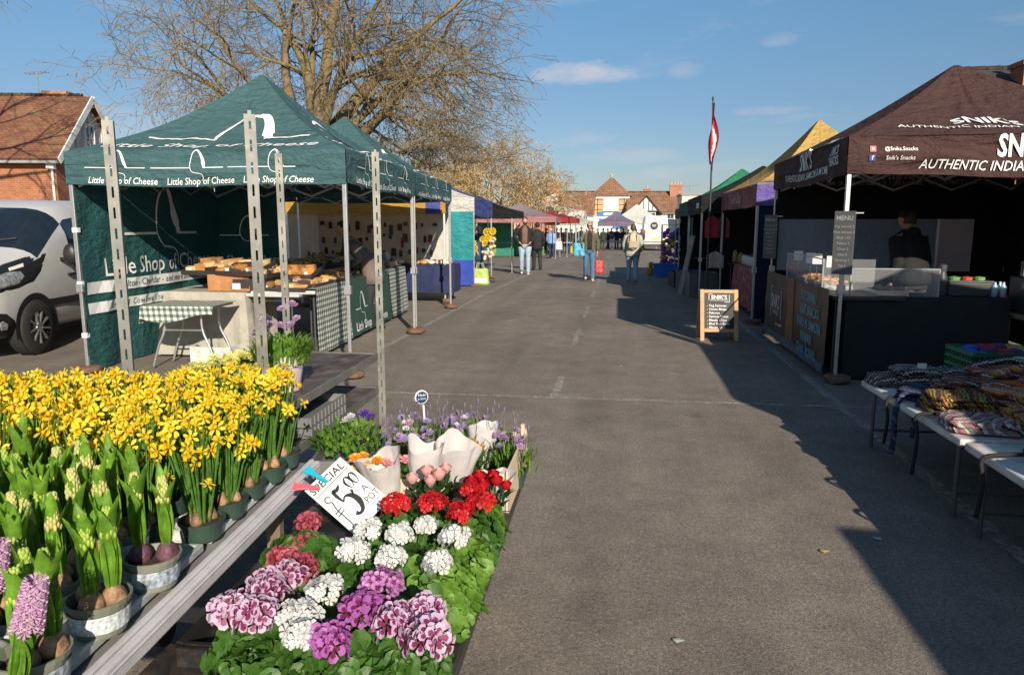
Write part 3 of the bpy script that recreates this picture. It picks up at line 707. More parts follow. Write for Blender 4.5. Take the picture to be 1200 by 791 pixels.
# ------------------------------------------------------------------ brown samosa stall on the right
BROWN = cloth('brown_canvas', (.066, .032, .028), .04)
DBLK = cloth('black_canvas', (.009, .009, .009), .0)
sa, sb = 1.60, 1.72
sc = Vector((2.2+sa, 7.7+sb, 0))
gs = Gaz('dark brown canopy of the samosa stall, front right', sc, sa, sb, 2.10, 2.46, 3.42, BROWN, BROWN, 0, wr=1.3, loc_sag=.06)
GS = gs
mb = MB()
write(mb, "SNIK'S", -.50, .52, .26, gs.rmap('S'), sx=.9, bold=.024, align='LEFT')
write(mb, 'AUTHENTIC INDIAN SAMOSAS & MORE!', -1.08, .30, .115, gs.rmap('S'), align='LEFT', sx=1.05, shear=.15, bold=.006)
write(mb, "SNIK'S", -.25, .075, .26, gs.vmap('S', 2.28), sx=.72, bold=.030, align='LEFT')
write(mb, 'AUTHENTIC INDIAN SAMOSAS & MORE!', -.94, -.085, .118, gs.vmap('S', 2.275), align='LEFT', sx=.92, shear=.2, bold=.006)
write(mb, '@Sniks.Snacks', -1.12, .055, .052, gs.vmap('S', 2.28), bold=.01)
write(mb, "Snik's Snacks", -1.12, -.03, .052, gs.vmap('S', 2.28), bold=.01)
write(mb, "SNIK'S", .05, .075, .26, gs.vmap('W', 2.28), sx=.75, bold=.02)
write(mb, 'AUTHENTIC INDIAN SAMOSAS & MORE!', .05, -.075, .11, gs.vmap('W', 2.275), sx=1.0, shear=.2, bold=.005)
write(mb, "SNIK'S", 1.32, .06, .13, gs.vmap('W', 2.30), sx=.75, bold=.02)
write(mb, "SNACKS", 1.32, -.04, .12, gs.vmap('W', 2.30), sx=.75, bold=.02)
write(mb, "SNIK'S", .0, .42, .28, gs.rmap('W'), sx=.95, bold=.022)
mb.build('lettering', LET_W, gs.t)
mb = MB()
write(mb, "SNIK'S", .0, .06, .26, gs.vmap('N', 2.28, -.02), sx=.78, bold=.028)
write(mb, 'AUTHENTIC INDIAN SAMOSAS & MORE!', .0, -.09, .125, gs.vmap('N', 2.275, -.02), sx=1.0, shear=.2, bold=.006)
mb.build('lettering', M('faint_print', (.30, .28, .27), .8), gs.t)
ic = MB(); f = gs.vmap('S', 2.28, .012)
for k, v0 in ((0, .055), (1, -.03)): ic.add([f(-1.38+x, v0+y) for x, y in ((-.028, -.028), (.028, -.028), (.028, .028), (-.028, .028))], [(0, 1, 2, 3)], k)
ic.build('icon', [M('icon_pink', (.6, .12, .10), .6), M('icon_blue', (.05, .10, .32), .6)], gs.t)
ic = MB(); f = gs.vmap('S', 2.28, .015)
ic.add([f(-1.38+.014*math.cos(a_/12*6.283), .055+.014*math.sin(a_/12*6.283)) for a_ in range(12)], [tuple(range(12))]); write(ic, 'f', -1.38, -.03, .06, f, bold=.02)
ic.build('icon_mark', LET_W, gs.t)
PVCW = None
def pvc():
    m, nt, b = newmat('clear_pvc_window'); tc = nt.add('ShaderNodeTexCoord').outputs['Object']
    b.inputs['Base Color'].default_value = (.36, .42, .51, 1); b.inputs['Roughness'].default_value = .18; b.inputs['Alpha'].default_value = .74; b.inputs['Specular IOR Level'].default_value = .8
    bump(nt, noise(nt, 9, 5, .7, tc), .9, .04, b); return m
PVCW = pvc()
for (u0, u1, z0, z1) in ((-1, 1, .02, .95), (-1, 1, 1.68, 2.15), (-1, -.70, .95, 1.68), (.96, 1, .95, 1.68)): gs.wall('N', DBLK, u0, u1, z0, z1, name='back_wall', wr=.3)
gs.wall('N', PVCW, -.70, .96, .95, 1.68, name='window_panel', wr=.8)
gs.wall('E', DBLK, -1, 1, .02, 2.15, name='side_wall', wr=1)
# partially rolled W wall remains open; dark half wall behind the counter
# ------------------------------------------------------------------ counters of the samosa stall
BLKT = M('black_tablecloth', (.012, .012, .013), .85, var=.2, bmp=.3, bscale=12)
WOODY = M('brown_print', (.22, .105, .05), .7, var=.3, scale=9)
DBAN = M('black_banner', (.022, .020, .019), .5, var=.3, scale=2.5, bmp=.4, bscale=6, bdist=.03)
CYAN = M('cyan_print', (.10, .42, .52), .6, var=.1)
DIM = M('bluegrey_print', (.06, .11, .17), .6, var=.3, scale=5)
def banner(label, x, y0, y1, ztop):
    t = thing('banner', label, 'banner', (x, (y0+y1)/2, 0)); L = (y1-y0)/2
    def f(u, v, off=0):   # u in metres from centre, viewed from -X: right is -Y ; v height
        w = mnoise.noise(Vector((u*2.4, v*1.2, 2.2)))*.02 + mnoise.noise(Vector((u*7, v*5, 5)))*.012
        return Vector((-w-off-.10*max(0, .3-v)*0, -u, v))
    def Q(off): return lambda u, v: f(u, v, off)
    def strip(u0, u1, v0, v1, m, name, off=0):
        MB().grid(lambda a, b_: f(u0+(u1-u0)*a, v0+(v1-v0)*b_, off), 36, 20).build(name, m, t, smooth=True)
    strip(-L, L, .06, ztop, DBAN, 'banner_cloth')
    strip(-.22, .12, .062, ztop-.002, WOODY, 'brown_stripe', .004); strip(-L+.02, L-.02, .065, .17, DIM, 'blue_edge', .006)
    mb = MB(); fm = Q(.006)
    write(mb, "SNIK'S", -.88, .56, .26, fm, sx=.72, bold=.02); write(mb, 'SAMOSAS', -.86, .42, .085, fm)
    for pts in ([(-1.18, .34), (-1.18, .76), (-1.05, .76)], [(-.56, .74), (-.56, .34)], [(-.8, .28), (-.5, .28)]):
        vs, fs = ribbon2d(pts, .022); mb.add([fm(*p) for p in vs], fs)
    mb.build('lettering', M('banner_print', (.55, .54, .53), .7), t)
    mb = MB(); fm = Q(.008)
    for k, (s_, c_) in enumerate((('TOP DIWALI', 0), ('LIGHT SNACKS', .05), ('VARIOUS SAMOSA', .05), ('PUNJABI', .02), ('CHAAT BOWLS', .0))):
        write(mb, s_, .84+c_, .80-.155*k, .15, fm, sx=.80, bold=.012)
    mb.build('menu_lettering', CYAN, t)
    return t
banner('black menu banner with cyan writing hanging along the samosa counter', 2.14, 7.82, 10.98, .95)
# side counter table behind banner
def table(label, c, L, D, h, rz=0, topm=None, legm=None, th=.045, group=None, name='folding_table', inset=.12, cat='table', leg_w=.028):
    t = thing(name, label, cat, (c[0], c[1], 0), rz, group)
    MB().box((0, 0, h-th/2), (L, D, th)).build('table_top', topm, t, bevel=.012)
    for x in (-L/2+inset, L/2-inset):
        for y in (-D/2+.06, D/2-.06):
            MB().tube([(x, y, 0), (x, y, h-th)], leg_w/2, 8).build('leg', legm, t)
    st = MB()
    for x in (-L/2+inset, L/2-inset): st.tube([(x, -D/2+.06, h*.28), (x, D/2-.06, h*.28)], .01, 6)
    st.tube([(-L/2+inset, -D/2+.1, h-.1), (L/2-inset, -D/2+.1, h-.1)], .01, 6)
    st.build('stretcher', legm, t); return t
TOPG = M('grey_plastic_top', (.46, .46, .44), .5, var=.08, scale=10)
TOPW = M('white_plastic_top', (.62, .60, .56), .5, var=.1, scale=8, dirt=(.4, .37, .32), dirtscale=5)
STEELD = M('dark_table_leg', (.07, .07, .075), .45, .4)
table('side serving table behind the black menu banner', (2.55, 9.4), 3.1, .7, .88, R(90), M('dark_worktop', (.03, .03, .03), .5), STEELD)
t = table('front table of the samosa stall under a floor length black cloth', (3.11, 8.19), 1.46, .54, .86, 0, TOPG, STEELD)
def skirt(x0, x1, y0, y1, h, z0=.03, seed=0, fold=.025):
    """rectangular cloth: top + draped sides"""
    mb = MB(); pts = []
    per = [((x0, y0), (x1, y0)), ((x1, y0), (x1, y1)), ((x1, y1), (x0, y1)), ((x0, y1), (x0, y0))]
    ring = []
    for (p, q) in per:
        n = max(4, int(math.dist(p, q)/.05))
        for i in range(n): ring.append((p[0]+(q[0]-p[0])*i/n, p[1]+(q[1]-p[1])*i/n))
    N = len(ring); cx, cy = (x0+x1)/2, (y0+y1)/2; K = 8
    for k in range(K+1):
        f = k/K; z = h-(h-z0)*f
        for i, (x, y) in enumerate(ring):
            o_ = fold*f**.7*(mnoise.noise(Vector((x*5+seed, y*5, f*.8)))*1.6+.6)
            dx, dy = x-cx, y-cy; ax = 1 if abs(abs(dx)-(x1-x0)/2) < 1e-6 else 0; ay = 1 if abs(abs(dy)-(y1-y0)/2) < 1e-6 else 0
            mb.v.append((x+math.copysign(o_, dx)*ax, y+math.copysign(o_, dy)*ay, z-.008*(k == 0)*0))
    for k in range(K):
        for i in range(N): mb.f.append((k*N+i, (k+1)*N+i, (k+1)*N+(i+1) % N, k*N+(i+1) % N)); mb.mi.append(0)
    mb.f.append(tuple(range(N))); mb.mi.append(0)
    return mb
tag(skirt(2.34, 3.88, 7.88, 8.48, .875, seed=3).build('tablecloth', BLKT, smooth=False), 'black cloth hanging to the ground over the front table of the samosa stall', 'tablecloth')
ACR = None
def acrylic():
    m, nt, b = newmat('clear_acrylic'); b.inputs['Base Color'].default_value = (.85, .88, .88, 1); b.inputs['Roughness'].default_value = .08
    b.inputs['Alpha'].default_value = .08; b.inputs['Specular IOR Level'].default_value = .9; return m
ACR = acrylic()
def guard(label, c, L, D, h, rz=0):
    t = thing('sneeze_guard', label, 'sneeze guard', c, rz, 'clear guards on the samosa counter')
    MB().box((0, -D/2, h/2), (L, .006, h)).build('front_panel', ACR, t)
    for s in (-1, 1): MB().box((s*L/2, 0, h/2), (.006, D-.01, h)).build('end_panel', ACR, t)
    e = MB()
    for s in (-1, 1): e.box((s*(L/2), -D/2, h/2), (.014, .014, h))
    e.box((0, -D/2, h), (L, .014, .012)); e.build('edge_strip', M('acrylic_edge', (.30, .33, .33), .2), t); return t
guard('clear acrylic guard round the food trays on the side counter', (2.52, 9.35, .89), 1.75, .55, .34, R(-90))
guard('clear acrylic guard on the front corner of the samosa counter', (2.80, 8.12, .88), .85, .4, .28, 0)
STEEL = M('stainless_steel', (.55, .55, .54), .22, .95, var=.1)
FOOD = M('golden_pastry', (.52, .27, .09), .6, var=.35, scale=20)
FOOD2 = M('brown_pastry', (.33, .15, .06), .6, var=.35, scale=20)
def food_tray(c, seed, mat, lab):
    rg = random.Random(seed); t = thing('food_tray', lab, 'tray', c, R(90), 'food trays on the samosa counter')
    MB().box((0, 0, .01), (.40, .30, .02)).box((0, .15, .025), (.40, .01, .05)).box((0, -.15, .025), (.40, .01, .05)).box((-.2, 0, .025), (.01, .29, .05)).box((.2, 0, .025), (.01, .29, .05)).build('tray', STEEL, t)
    for k in range(16):
        x, y = rg.uniform(-.15, .15), rg.uniform(-.11, .11); s = .045; a = rg.random()*6; z = .045+rg.random()*.03
        P_ = [Vector((s*math.cos(a+i*2.094)+x, s*math.sin(a+i*2.094)+y, z+rg.uniform(-.01, .02))) for i in range(3)]; m_ = Vector((x, y, z+.035)); lo = Vector((x, y, z-.02))
        MB().add(P_+[m_, lo], [(0, 1, 3), (1, 2, 3), (2, 0, 3), (1, 0, 4), (2, 1, 4), (0, 2, 4)]).build('samosa', mat, t)
food_tray((2.52, 9.95, .885), 1, FOOD, 'steel tray of golden samosas at the far end of the side counter')
food_tray((2.52, 9.45, .885), 2, FOOD2, 'steel tray of browner samosas in the middle of the side counter')
food_tray((2.5, 8.95, .885), 3, FOOD, 'steel tray of golden samosas at the near end of the side counter')
food_tray((2.8, 8.14, .885), 4, FOOD2, 'steel tray of samosas inside the front corner guard')
PAPER = M('white_card', (.72, .72, .70), .8, var=.03)
for k, (x, y) in enumerate(((2.4, 10.3), (2.4, 9.65), (2.42, 9.42), (2.4, 8.72))):
    t = thing('price_ticket', ('white price ticket on a thin stem, %s on the side counter' % ('furthest along', 'second furthest', 'third furthest', 'nearest')[k]), 'ticket', (x, y, .89), R(-20), 'price tickets on the samosa counter')
    MB().box((0, 0, .30), (.11, .004, .13)).build('card', PAPER, t, )
    MB().tube([(0, .004, 0), (0, .004, .26)], .004, 6).lathe([(.03, 0), (.03, .012)], 10).build('stem', STEEL, t)
# things on the front table
t = thing('metal_flask', 'black insulated flask standing beside the corner guard', 'flask', (3.30, 8.05, .88)); MB().lathe([(.05, 0), (.052, .01), (.052, .2), (.04, .23), (.04, .27)], 16).build('flask_body', DFRAME, t, smooth=True); MB().lathe([(.044, .27), (.044, .32), (.02, .33)], 16).build('cap', STEELD, t)
t = thing('black_crate', 'low black crate of tubs on the front table beside the flask', 'crate', (3.58, 8.2, .88)); MB().box((0, 0, .07), (.42, .34, .14)).box((0, 0, .15), (.44, .36, .02)).build('crate_body', DFRAME, t, bevel=.01)
for k in range(3): MB().lathe([(.05, .15), (.055, .19), (.0, .2)], 12, (-.12+k*.12, -.06, 0), k % 2).build('tub', [M('lid_green', (.15, .35, .08), .5), M('lid_red', (.5, .08, .05), .5)], t)
t = thing('water_packs', 'small blue and clear bottle pack at the right end of the front table', 'bottle pack', (3.84, 8.05, .88))
for k in range(4): MB().lathe([(.03, 0), (.03, .1), (.012, .13), (.012, .15)], 10, (-.04+.08*(k % 2), -.03+.07*(k//2), 0)).build('bottle', M('pale_blue_plastic', (.35, .5, .6), .25), t, smooth=True)
# cooking corner on the right
t = table('low cooking table right of the black cloth with a steel oven on it', (4.42, 7.95), .95, .65, .72, 0, M('plywood', (.36, .24, .13), .7, var=.3, scale=5), STEELD)
t = thing('steel_oven', 'grey steel counter oven with a white label on the cooking table', 'oven', (4.40, 7.92, .72))
MB().box((0, 0, .19), (.78, .52, .36)).build('oven_body', M('brushed_steel_dark', (.18, .19, .2), .3, .8), t, bevel=.012); MB().box((-.05, -.265, .20), (.5, .012, .22)).build('oven_door', WGLASS, t)
MB().box((-.05, -.276, .27), (.14, .004, .05)).build('sticker', PAPER, t)
for k in range(4): MB().tube([(-.3, -.2+.12*k, .01), (-.3, -.2+.12*k, .0)], .02, 8).build('foot', DFRAME, t)
for k, (x, y, r, lab) in enumerate(((4.15, 7.95, .15, 'wide steel pan with a lid standing left on the steel oven'), (4.56, 7.9, .12, 'smaller steel pan with a lid standing right on the steel oven'))):
    t = thing('cooking_pan', lab, 'pan', (x, y, 1.09)); MB().lathe([(r*.9, 0), (r, .01), (r, .14), (r+.01, .145)], 24).build('pan_body', STEEL, t, smooth=True)
    lid = MB().lathe([(r+.005, .147), (r*.6, .165), (.0, .17)], 24).build('lid', STEEL, t, smooth=True); MB().tube([(-.03, 0, .168), (-.03, 0, .2), (.03, 0, .2), (.03, 0, .168)], .006, 6).build('handle', DFRAME, lid)
t = thing('sauce_bottle', 'red and white squeezy bottle standing beside the steel pans', 'bottle', (4.0, 8.2, .72)); MB().lathe([(.032, 0), (.034, .02), (.034, .12), (.012, .16), (.004, .2)], 14).build('bottle_body', M('squeezy_red', (.55, .06, .05), .35), t, smooth=True); MB().lathe([(.0345, .04), (.0345, .1)], 14, cap=False).build('bottle_label', PAPER, t)
# hanging price lists on the legs
for k, (x, y, lab) in enumerate(((2.25, 7.66, 'grey price list board tied to the front left leg of the brown canopy'), (2.22, 11.05, 'grey price list board tied to the rear left leg of the brown canopy'))):
    t = thing('price_list', lab, 'price list', (x-.06, y-.05, 1.12), R(-38))
    MB().box((0, 0, .31), (.2, .012, .62)).build('board', M('dark_grey_board', (.10, .10, .10), .6), t)
    mb = MB(); f = planemap((0, -.006, 0), (1, 0, 0), (0, 0, 1), .002); rg = random.Random(k)
    write(mb, 'MENU', 0, .55, .06, f, bold=.01)
    for j, s_ in enumerate(('Veg Samosa 2', 'Meat Samosa 2', 'Bhaji 1.50', 'Pakora 3', 'Chaat 5', 'Dhal 5', 'Chutney 1', 'Tea 2')): write(mb, s_, 0, .47-.055*j, .034, f)
    mb.build('lettering', M('grey_print', (.45, .44, .43), .7), t)
    MB().bar((0, 0, .60), (.17, 0, .60), .01, .01).build('arm', LET_W, t)
# A-board
wood = M('a_board_pine', (.50, .27, .12), .6, var=.25, scale=4, bmp=.2, bscale=20)
p = on(838, 396, 0); t = thing('pavement_sign', 'chalkboard pavement sign in a pine frame at the front of the samosa stall', 'pavement sign', (1.40, 10.5, 0), R(3)); t.scale = (.93, .93, .93)
bd = M('chalk_black', (.012, .012, .012), .6)
for s, nm in ((-1, 'front_panel'), (1, 'rear_panel')):
    T = Matrix.Translation((0, s*.21, 0)) @ Matrix.Rotation(R(-s*-15.5)*-1 if s < 0 else R(15.5), 4, 'X')
    T = Matrix.Translation((0, s*.22, 0)) @ Matrix.Rotation(math.atan2(.19, .76)*s, 4, 'X')
    fo = MB()
    for x in (-.25, .25): fo.box((x, 0, .39), (.06, .035, .78), T=T)
    fo.box((0, 0, .75), (.44, .03, .05), T=T).box((0, 0, .16), (.44, .03, .05), T=T)
    pn = fo.build('frame', wood, t, bevel=.004)
    MB().box((0, 0, .455), (.44, .012, .54), T=T).build(nm, bd, pn)
    if s < 0:
        f0 = planemap((0, 0, 0), (1, 0, 0), (0, 0, 1), 0); fm = lambda u, v: T @ Vector((u, -.009, v))
        mb = MB(); write(mb, "SNIK'S", 0, .66, .085, fm, bold=.025, sx=1.0); write(mb, 'AUTHENTIC SAMOSAS', 0, .615, .026, fm)
        for pts in ([(-.15, .62), (-.15, .71), (-.1, .71)], [(.15, .70), (.15, .59), (.08, .59)]):
            vs, fs = ribbon2d(pts, .008); mb.add([fm(*q) for q in vs], fs)
        for j, s_ in enumerate(('Veg Samosas', 'Onion Bhajis', 'Pakoras', 'Samosa Chaat', 'Masala Chips', 'Bhel Puri Bowl', 'Mango Lassi')):
            write(mb, '- '+s_, -.18, .535-.055*j, .05, fm, align='LEFT', bold=.012)
        mb.build('lettering', LET_W, pn)
# ------------------------------------------------------------------ people
SKIN = M('skin', (.50, .27, .18), .55, var=.05)
def skin_mesh(vs, es, rs, sub=1):
    me = bpy.data.meshes.new('s'); me.from_pydata(vs, es, []); o = bpy.data.objects.new('s', me); COL.objects.link(o)
    sk = o.modifiers.new('k', 'SKIN'); 
    lay = me.skin_vertices[0].data
    for i, r in enumerate(rs): lay[i].radius = (r, r) if not isinstance(r, tuple) else r; lay[i].use_root = (i == 0)
    if sub:
        x = o.modifiers.new('b', 'SUBSURF'); x.levels = sub; x.render_levels = sub
    dg = bpy.context.evaluated_depsgraph_get(); m2 = bpy.data.meshes.new_from_object(o.evaluated_get(dg))
    V = [tuple(v.co) for v in m2.vertices]; F = [tuple(p.vertices) for p in m2.polygons]
    bpy.data.objects.remove(o); bpy.data.meshes.remove(me); bpy.data.meshes.remove(m2); return V, F
def rings(mb, secs, n=14, m=0, cap=True):
    """secs: (centre, rx, ry) horizontal-ish ellipses, possibly with pitch"""
    o = len(mb.v)
    for c, rx, ry in secs:
        for k in range(n):
            t = 2*math.pi*k/n; ct, st = math.cos(t), math.sin(t)
            mb.v.append((c[0]+rx*math.copysign(abs(ct)**.85, ct), c[1]+ry*math.copysign(abs(st)**.85, st), c[2]))
    for i in range(len(secs)-1):
        for k in range(n): mb.f.append((o+i*n+k, o+i*n+(k+1) % n, o+(i+1)*n+(k+1) % n, o+(i+1)*n+k)); mb.mi.append(m)
    if cap:
        mb.f.append(tuple(o+k for k in range(n))[::-1]); mb.mi.append(m); e = o+(len(secs)-1)*n
        mb.f.append(tuple(e+k for k in range(n))); mb.mi.append(m)
def person(label, loc, rz, H=1.75, stride=.16, lean=(0, 0), arms=None, top=(.02, .02, .02), inner=None, legs=(.1, .14, .2), shoes=(.6, .6, .6), hair=(.03, .02, .015), hairlong=False, coat=0.0, bulk=1.0, beard=False, glasses=False, group='people in the market', detail=True, open_front=False, hood=False, legflare=1.0, sit=0, turn=0, hat=None):
    t = thing('person', label, 'person', loc, rz, group); t.scale = (H/1.75,)*3
    lx, ly = lean                      # horizontal shift of the shoulders
    def up(x, y, z):                   # shear of the upper body for leaning
        f = max(0, (z-.95)/.5); q = 1-.10*min(1, math.hypot(lx, ly)/.5)*min(1, f); return Vector((x+lx*f, y+ly*f, .95+(z-.95)*q if z > .95 else z))
    hipL, hipR = Vector((.095, 0, .90)), Vector((-.095, 0, .90)); s = stride
    kL, aL = Vector((.10, -s*.45-.03, .49)), Vector((.10, -s, .085)); kR, aR = Vector((-.10, s*.1-.02, .48)), Vector((-.10, s*.95, .085+s*.15))
    sh = [up(.185*bulk**.5, 0, 1.41), up(-.185*bulk**.5, 0, 1.41)]
    A = arms or [((.25, .02, 1.12), (.24, -.08, .88)), ((-.25, .02, 1.12), (-.24, -.06, .88))]
    el = [up(*A[0][0]) if A[0][0][2] > .95 else Vector(A[0][0]), up(*A[1][0])]; wr = [up(*A[0][1]), up(*A[1][1])]
    nk, hd = up(0, .01, 1.47), up(0, -.005, 1.60)
    vs = [Vector((0, 0, .95)), up(0, 0, 1.15), up(0, 0, 1.32), up(0, .005, 1.42), nk, up(0, 0, 1.53), hipL, kL, aL, aL+Vector((.01, -.15, -.05)), hipR, kR, aR, aR+Vector((-.01, -.14, -.05)), sh[0], el[0], wr[0], sh[1], el[1], wr[1]]
    es = [(0, 1), (1, 2), (2, 3), (3, 4), (4, 5), (0, 6), (6, 7), (7, 8), (8, 9), (0, 10), (10, 11), (11, 12), (12, 13), (3, 14), (14, 15), (15, 16), (3, 17), (17, 18), (18, 19)]
    rs = [.11, .10, .11, .08, .052, .05, .078, .05, .034, .03, .078, .05, .034, .03, .05, .036, .024, .05, .036, .024]
    if detail:
        for k in (0, 1):
            d = (wr[k]-el[k]).normalized(); side = Vector((1 if k == 0 else -1, 0, 0)); fw = Vector((0, -1, 0)); base = len(vs); wi = 16 if k == 0 else 19
            vs.append(wr[k]+d*.06); es.append((wi, base)); rs.append(.028)
            for j, (off, L) in enumerate(((.026, .07), (.010, .08), (-.008, .075), (-.024, .06))):
                b0 = len(vs); vs += [wr[k]+d*.095+fw*off, wr[k]+d*(.095+L*.55)+fw*off-side*.008, wr[k]+d*(.095+L*.9)+fw*off-side*.03]; es += [(base, b0), (b0, b0+1), (b0+1, b0+2)]; rs += [.010, .009, .007]
            b0 = len(vs); vs += [wr[k]+d*.05+fw*.034, wr[k]+d*.085+fw*.052-side*.01]; es += [(base, b0), (b0, b0+1)]; rs += [.011, .008]
    V, F = skin_mesh([tuple(v) for v in vs], es, rs)
    mb = MB().add(V, F)
    # head: shaped ellipsoid with jaw, nose and ears in the same mesh
    n = 16; hv = []; hf = []
    for j in range(13):
        p = math.pi*j/12
        for i in range(n):
            a = 2*math.pi*i/n; x, y, z = math.sin(p)*math.cos(a)*.076, math.sin(p)*math.sin(a)*.096, -math.cos(p)*.118
            if z < 0: x *= 1+z*2.2; y = y*(1+z*1.2)-(.012 if y < 0 else 0)
            if y < -.08 and -.03 < z < .02: y -= .012
            hv.append(hd+Vector((x, y, z+.035)))
    hf = [(j*n+i, j*n+(i+1) % n, (j+1)*n+(i+1) % n, (j+1)*n+i) for j in range(12) for i in range(n)]
    mb.add(hv, hf)
    mb.add([hd+Vector(q) for q in ((0, -.094, .055), (-.014, -.094, .008), (.014, -.094, .008), (0, -.122, .012), (0, -.096, .0))], [(0, 1, 3), (0, 3, 2), (1, 4, 3), (4, 2, 3)])
    for sx_ in (-1, 1): mb.ell(hd+Vector((sx_*.078, .005, .03)), (.012, .02, .03), 8, 6)
    body = mb.build('body', SKIN, t, smooth=True)
    def hair_mesh():
        h = MB(); n = 16
        for j in range(9):
            p = math.pi*(.5+.5*j/8); 
        c = hd+Vector((0, .012, .045)); fs = []; vs_ = []
        for j in range(9):
            p = math.pi*.62*j/8
            for i in range(n):
                a = 2*math.pi*i/n; y = math.sin(a); lim = 1.0
                pp = p*(.62 if y < -.3 else 1.12)
                w_ = 1+.05*math.sin(i*5+j)
                vs_.append(c+Vector((math.sin(pp)*math.cos(a)*.088*w_, math.sin(pp)*y*.106*w_, math.cos(pp)*.112*w_)))
        h.add(vs_, [(j*n+i, j*n+(i+1) % n, (j+1)*n+(i+1) % n, (j+1)*n+i) for j in range(8) for i in range(n)])
        if hairlong: rings(h, [(c+Vector((0, .05, .0)), .08, .06), (c+Vector((0, .07, -.12)), .085, .05), (c+Vector((0, .07, -.22)), .06, .03)], 12)
        return h
    hm = M('hair_%02d%02d%02d' % tuple(int(c*99) for c in hair), hair, .7, var=.3, scale=30)
    hair_mesh().build('hair', hm, t, smooth=True)
    if detail:
        for sx_ in (-1, 1): MB().ell(hd+Vector((sx_*.030, -.089, .04)), (.013, .008, .007), 8, 6).build('eye', M('dark_eye', (.03, .02, .02), .2), t)
        MB().ell(hd+Vector((0, -.083, -.028)), (.024, .012, .006), 8, 6).build('mouth', M('lips', (.35, .12, .10), .5), t)
    if beard: MB().ell(hd+Vector((0, -.045, -.045)), (.064, .058, .046), 12, 8).build('beard', hm, t, smooth=True)
    if glasses:
        g = MB()
        for sx_ in (-1, 1): g.box(hd+Vector((sx_*.034, -.106, .045)), (.056, .012, .038))
        g.box(hd+Vector((0, -.108, .05)), (.02, .008, .008)).bar(hd+Vector((.062, -.1, .05)), hd+Vector((.08, .0, .05)), .006).bar(hd+Vector((-.062, -.1, .05)), hd+Vector((-.08, .0, .05)), .006)
        g.build('sunglasses', M('black_plastic', (.01, .01, .01), .15), t)
    cm = lambda nm, c, **k: M('%s_%02d%02d%02d' % ((nm,)+tuple(int(x*99) for x in c)), c, .85, var=.22, scale=7, bmp=.5, bscale=14, bdist=.02)
    # trousers
    lf = legflare; tr = MB()
    rings(tr, [(Vector((0, 0, .80)), .165*bulk, .115*bulk), (Vector((0, 0, .90)), .172*bulk, .12*bulk), (Vector((0, 0, 1.0)), .155*bulk, .11*bulk), (up(0, 0, 1.06), .15*bulk, .105*bulk)], 16)
    for h_, k_, a_ in ((hipL, kL, aL), (hipR, kR, aR)):
        tr.tube([h_+Vector((0, 0, .0)), h_.lerp(k_, .35), h_.lerp(k_, .8), k_, k_.lerp(a_, .3), k_.lerp(a_, .8), a_+Vector((0, 0, .0)), a_+Vector((0, -.01, -.02))], [.105*bulk, .098*bulk, .078, .072*lf, .07*lf, .064*lf, .066*lf, .062*lf], 12)
    tr.build('trousers', cm('trousers', legs), t, smooth=True)
    shm = cm('shoe', shoes)
    for a_ in (aL, aR):
        f = MB(); pitch = .0 if a_ is aL else s*.6
        f.grid(lambda u, v: Vector((a_.x+math.cos(2*math.pi*u)*(.045-.01*abs(v-.6))*math.sin(math.pi*max(.001, min(.999, v)))**.4, a_.y+.07-.25*v, max(.0, a_.z-.085)+.004+max(0, math.sin(2*math.pi*u)+1)*.5*(.10-.06*v)*math.sin(math.pi*max(.001, min(.999, v)))**.3)), 12, 10)
        f.build('shoe', shm, t, smooth=True)
    # top
    tm = cm('coat', top); c_ = MB(); zb_ = .86-coat
    k = 1.06*bulk; fl = 1.0+coat*.35
    secs = [(Vector((0, 0, zb_)), .185*k*fl, .135*k*fl), (Vector((0, 0, (zb_+1.0)/2)), .182*k, .13*k), (up(0, 0, 1.08), .168*k, .122*k), (up(0, 0, 1.22), .182*k, .13*k), (up(0, 0, 1.34), .19*k, .128*k), (up(0, 0, 1.42), .165*k, .105*k), (up(0, .005, 1.475), .085*k, .075*k), (up(0, .005, 1.51), .066, .064)]
    if open_front:
        n = 20; o = 0
        vv = []
        for c, rx, ry in secs:
            for i in range(n+1):
                a = -math.pi/2+.42+(2*math.pi-.84)*i/n; vv.append((c[0]+rx*math.cos(a), c[1]+ry*math.sin(a)-.004, c[2]))
        c_.add(vv, [(j*(n+1)+i, j*(n+1)+i+1, (j+1)*(n+1)+i+1, (j+1)*(n+1)+i) for j in range(len(secs)-1) for i in range(n)])
    else: rings(c_, secs, 18)
    for i in (0, 1):
        S = sh[i]-Vector(((.02 if i == 0 else -.02), 0, .0))
        c_.tube([S, S.lerp(el[i], .5), el[i], el[i].lerp(wr[i], .5), wr[i]-(wr[i]-el[i]).normalized()*.01], [.078*bulk, .068*bulk, .056*bulk, .050*bulk, .042], 10)
    if hood: c_.ell(up(0, .07, 1.47), (.11, .07, .07), 12, 8)
    jo = c_.build('jacket', tm, t, smooth=True)
    if open_front: jo.modifiers.new('s', 'SOLIDIFY').thickness = .012
    if inner:
        i_ = MB(); rings(i_, [(c, rx*.86, ry*.93) for c, rx, ry in secs[1:]], 16); i_.build('jumper', cm('jumper', inner), t, smooth=True)
    if hat: MB().ell(hd+Vector((0, .01, .09)), (.095, .11, .075), 14, 8).build('hat', cm('hat', hat), t, smooth=True)  # dark shell over the hair, added where a head should look unlit
    return t
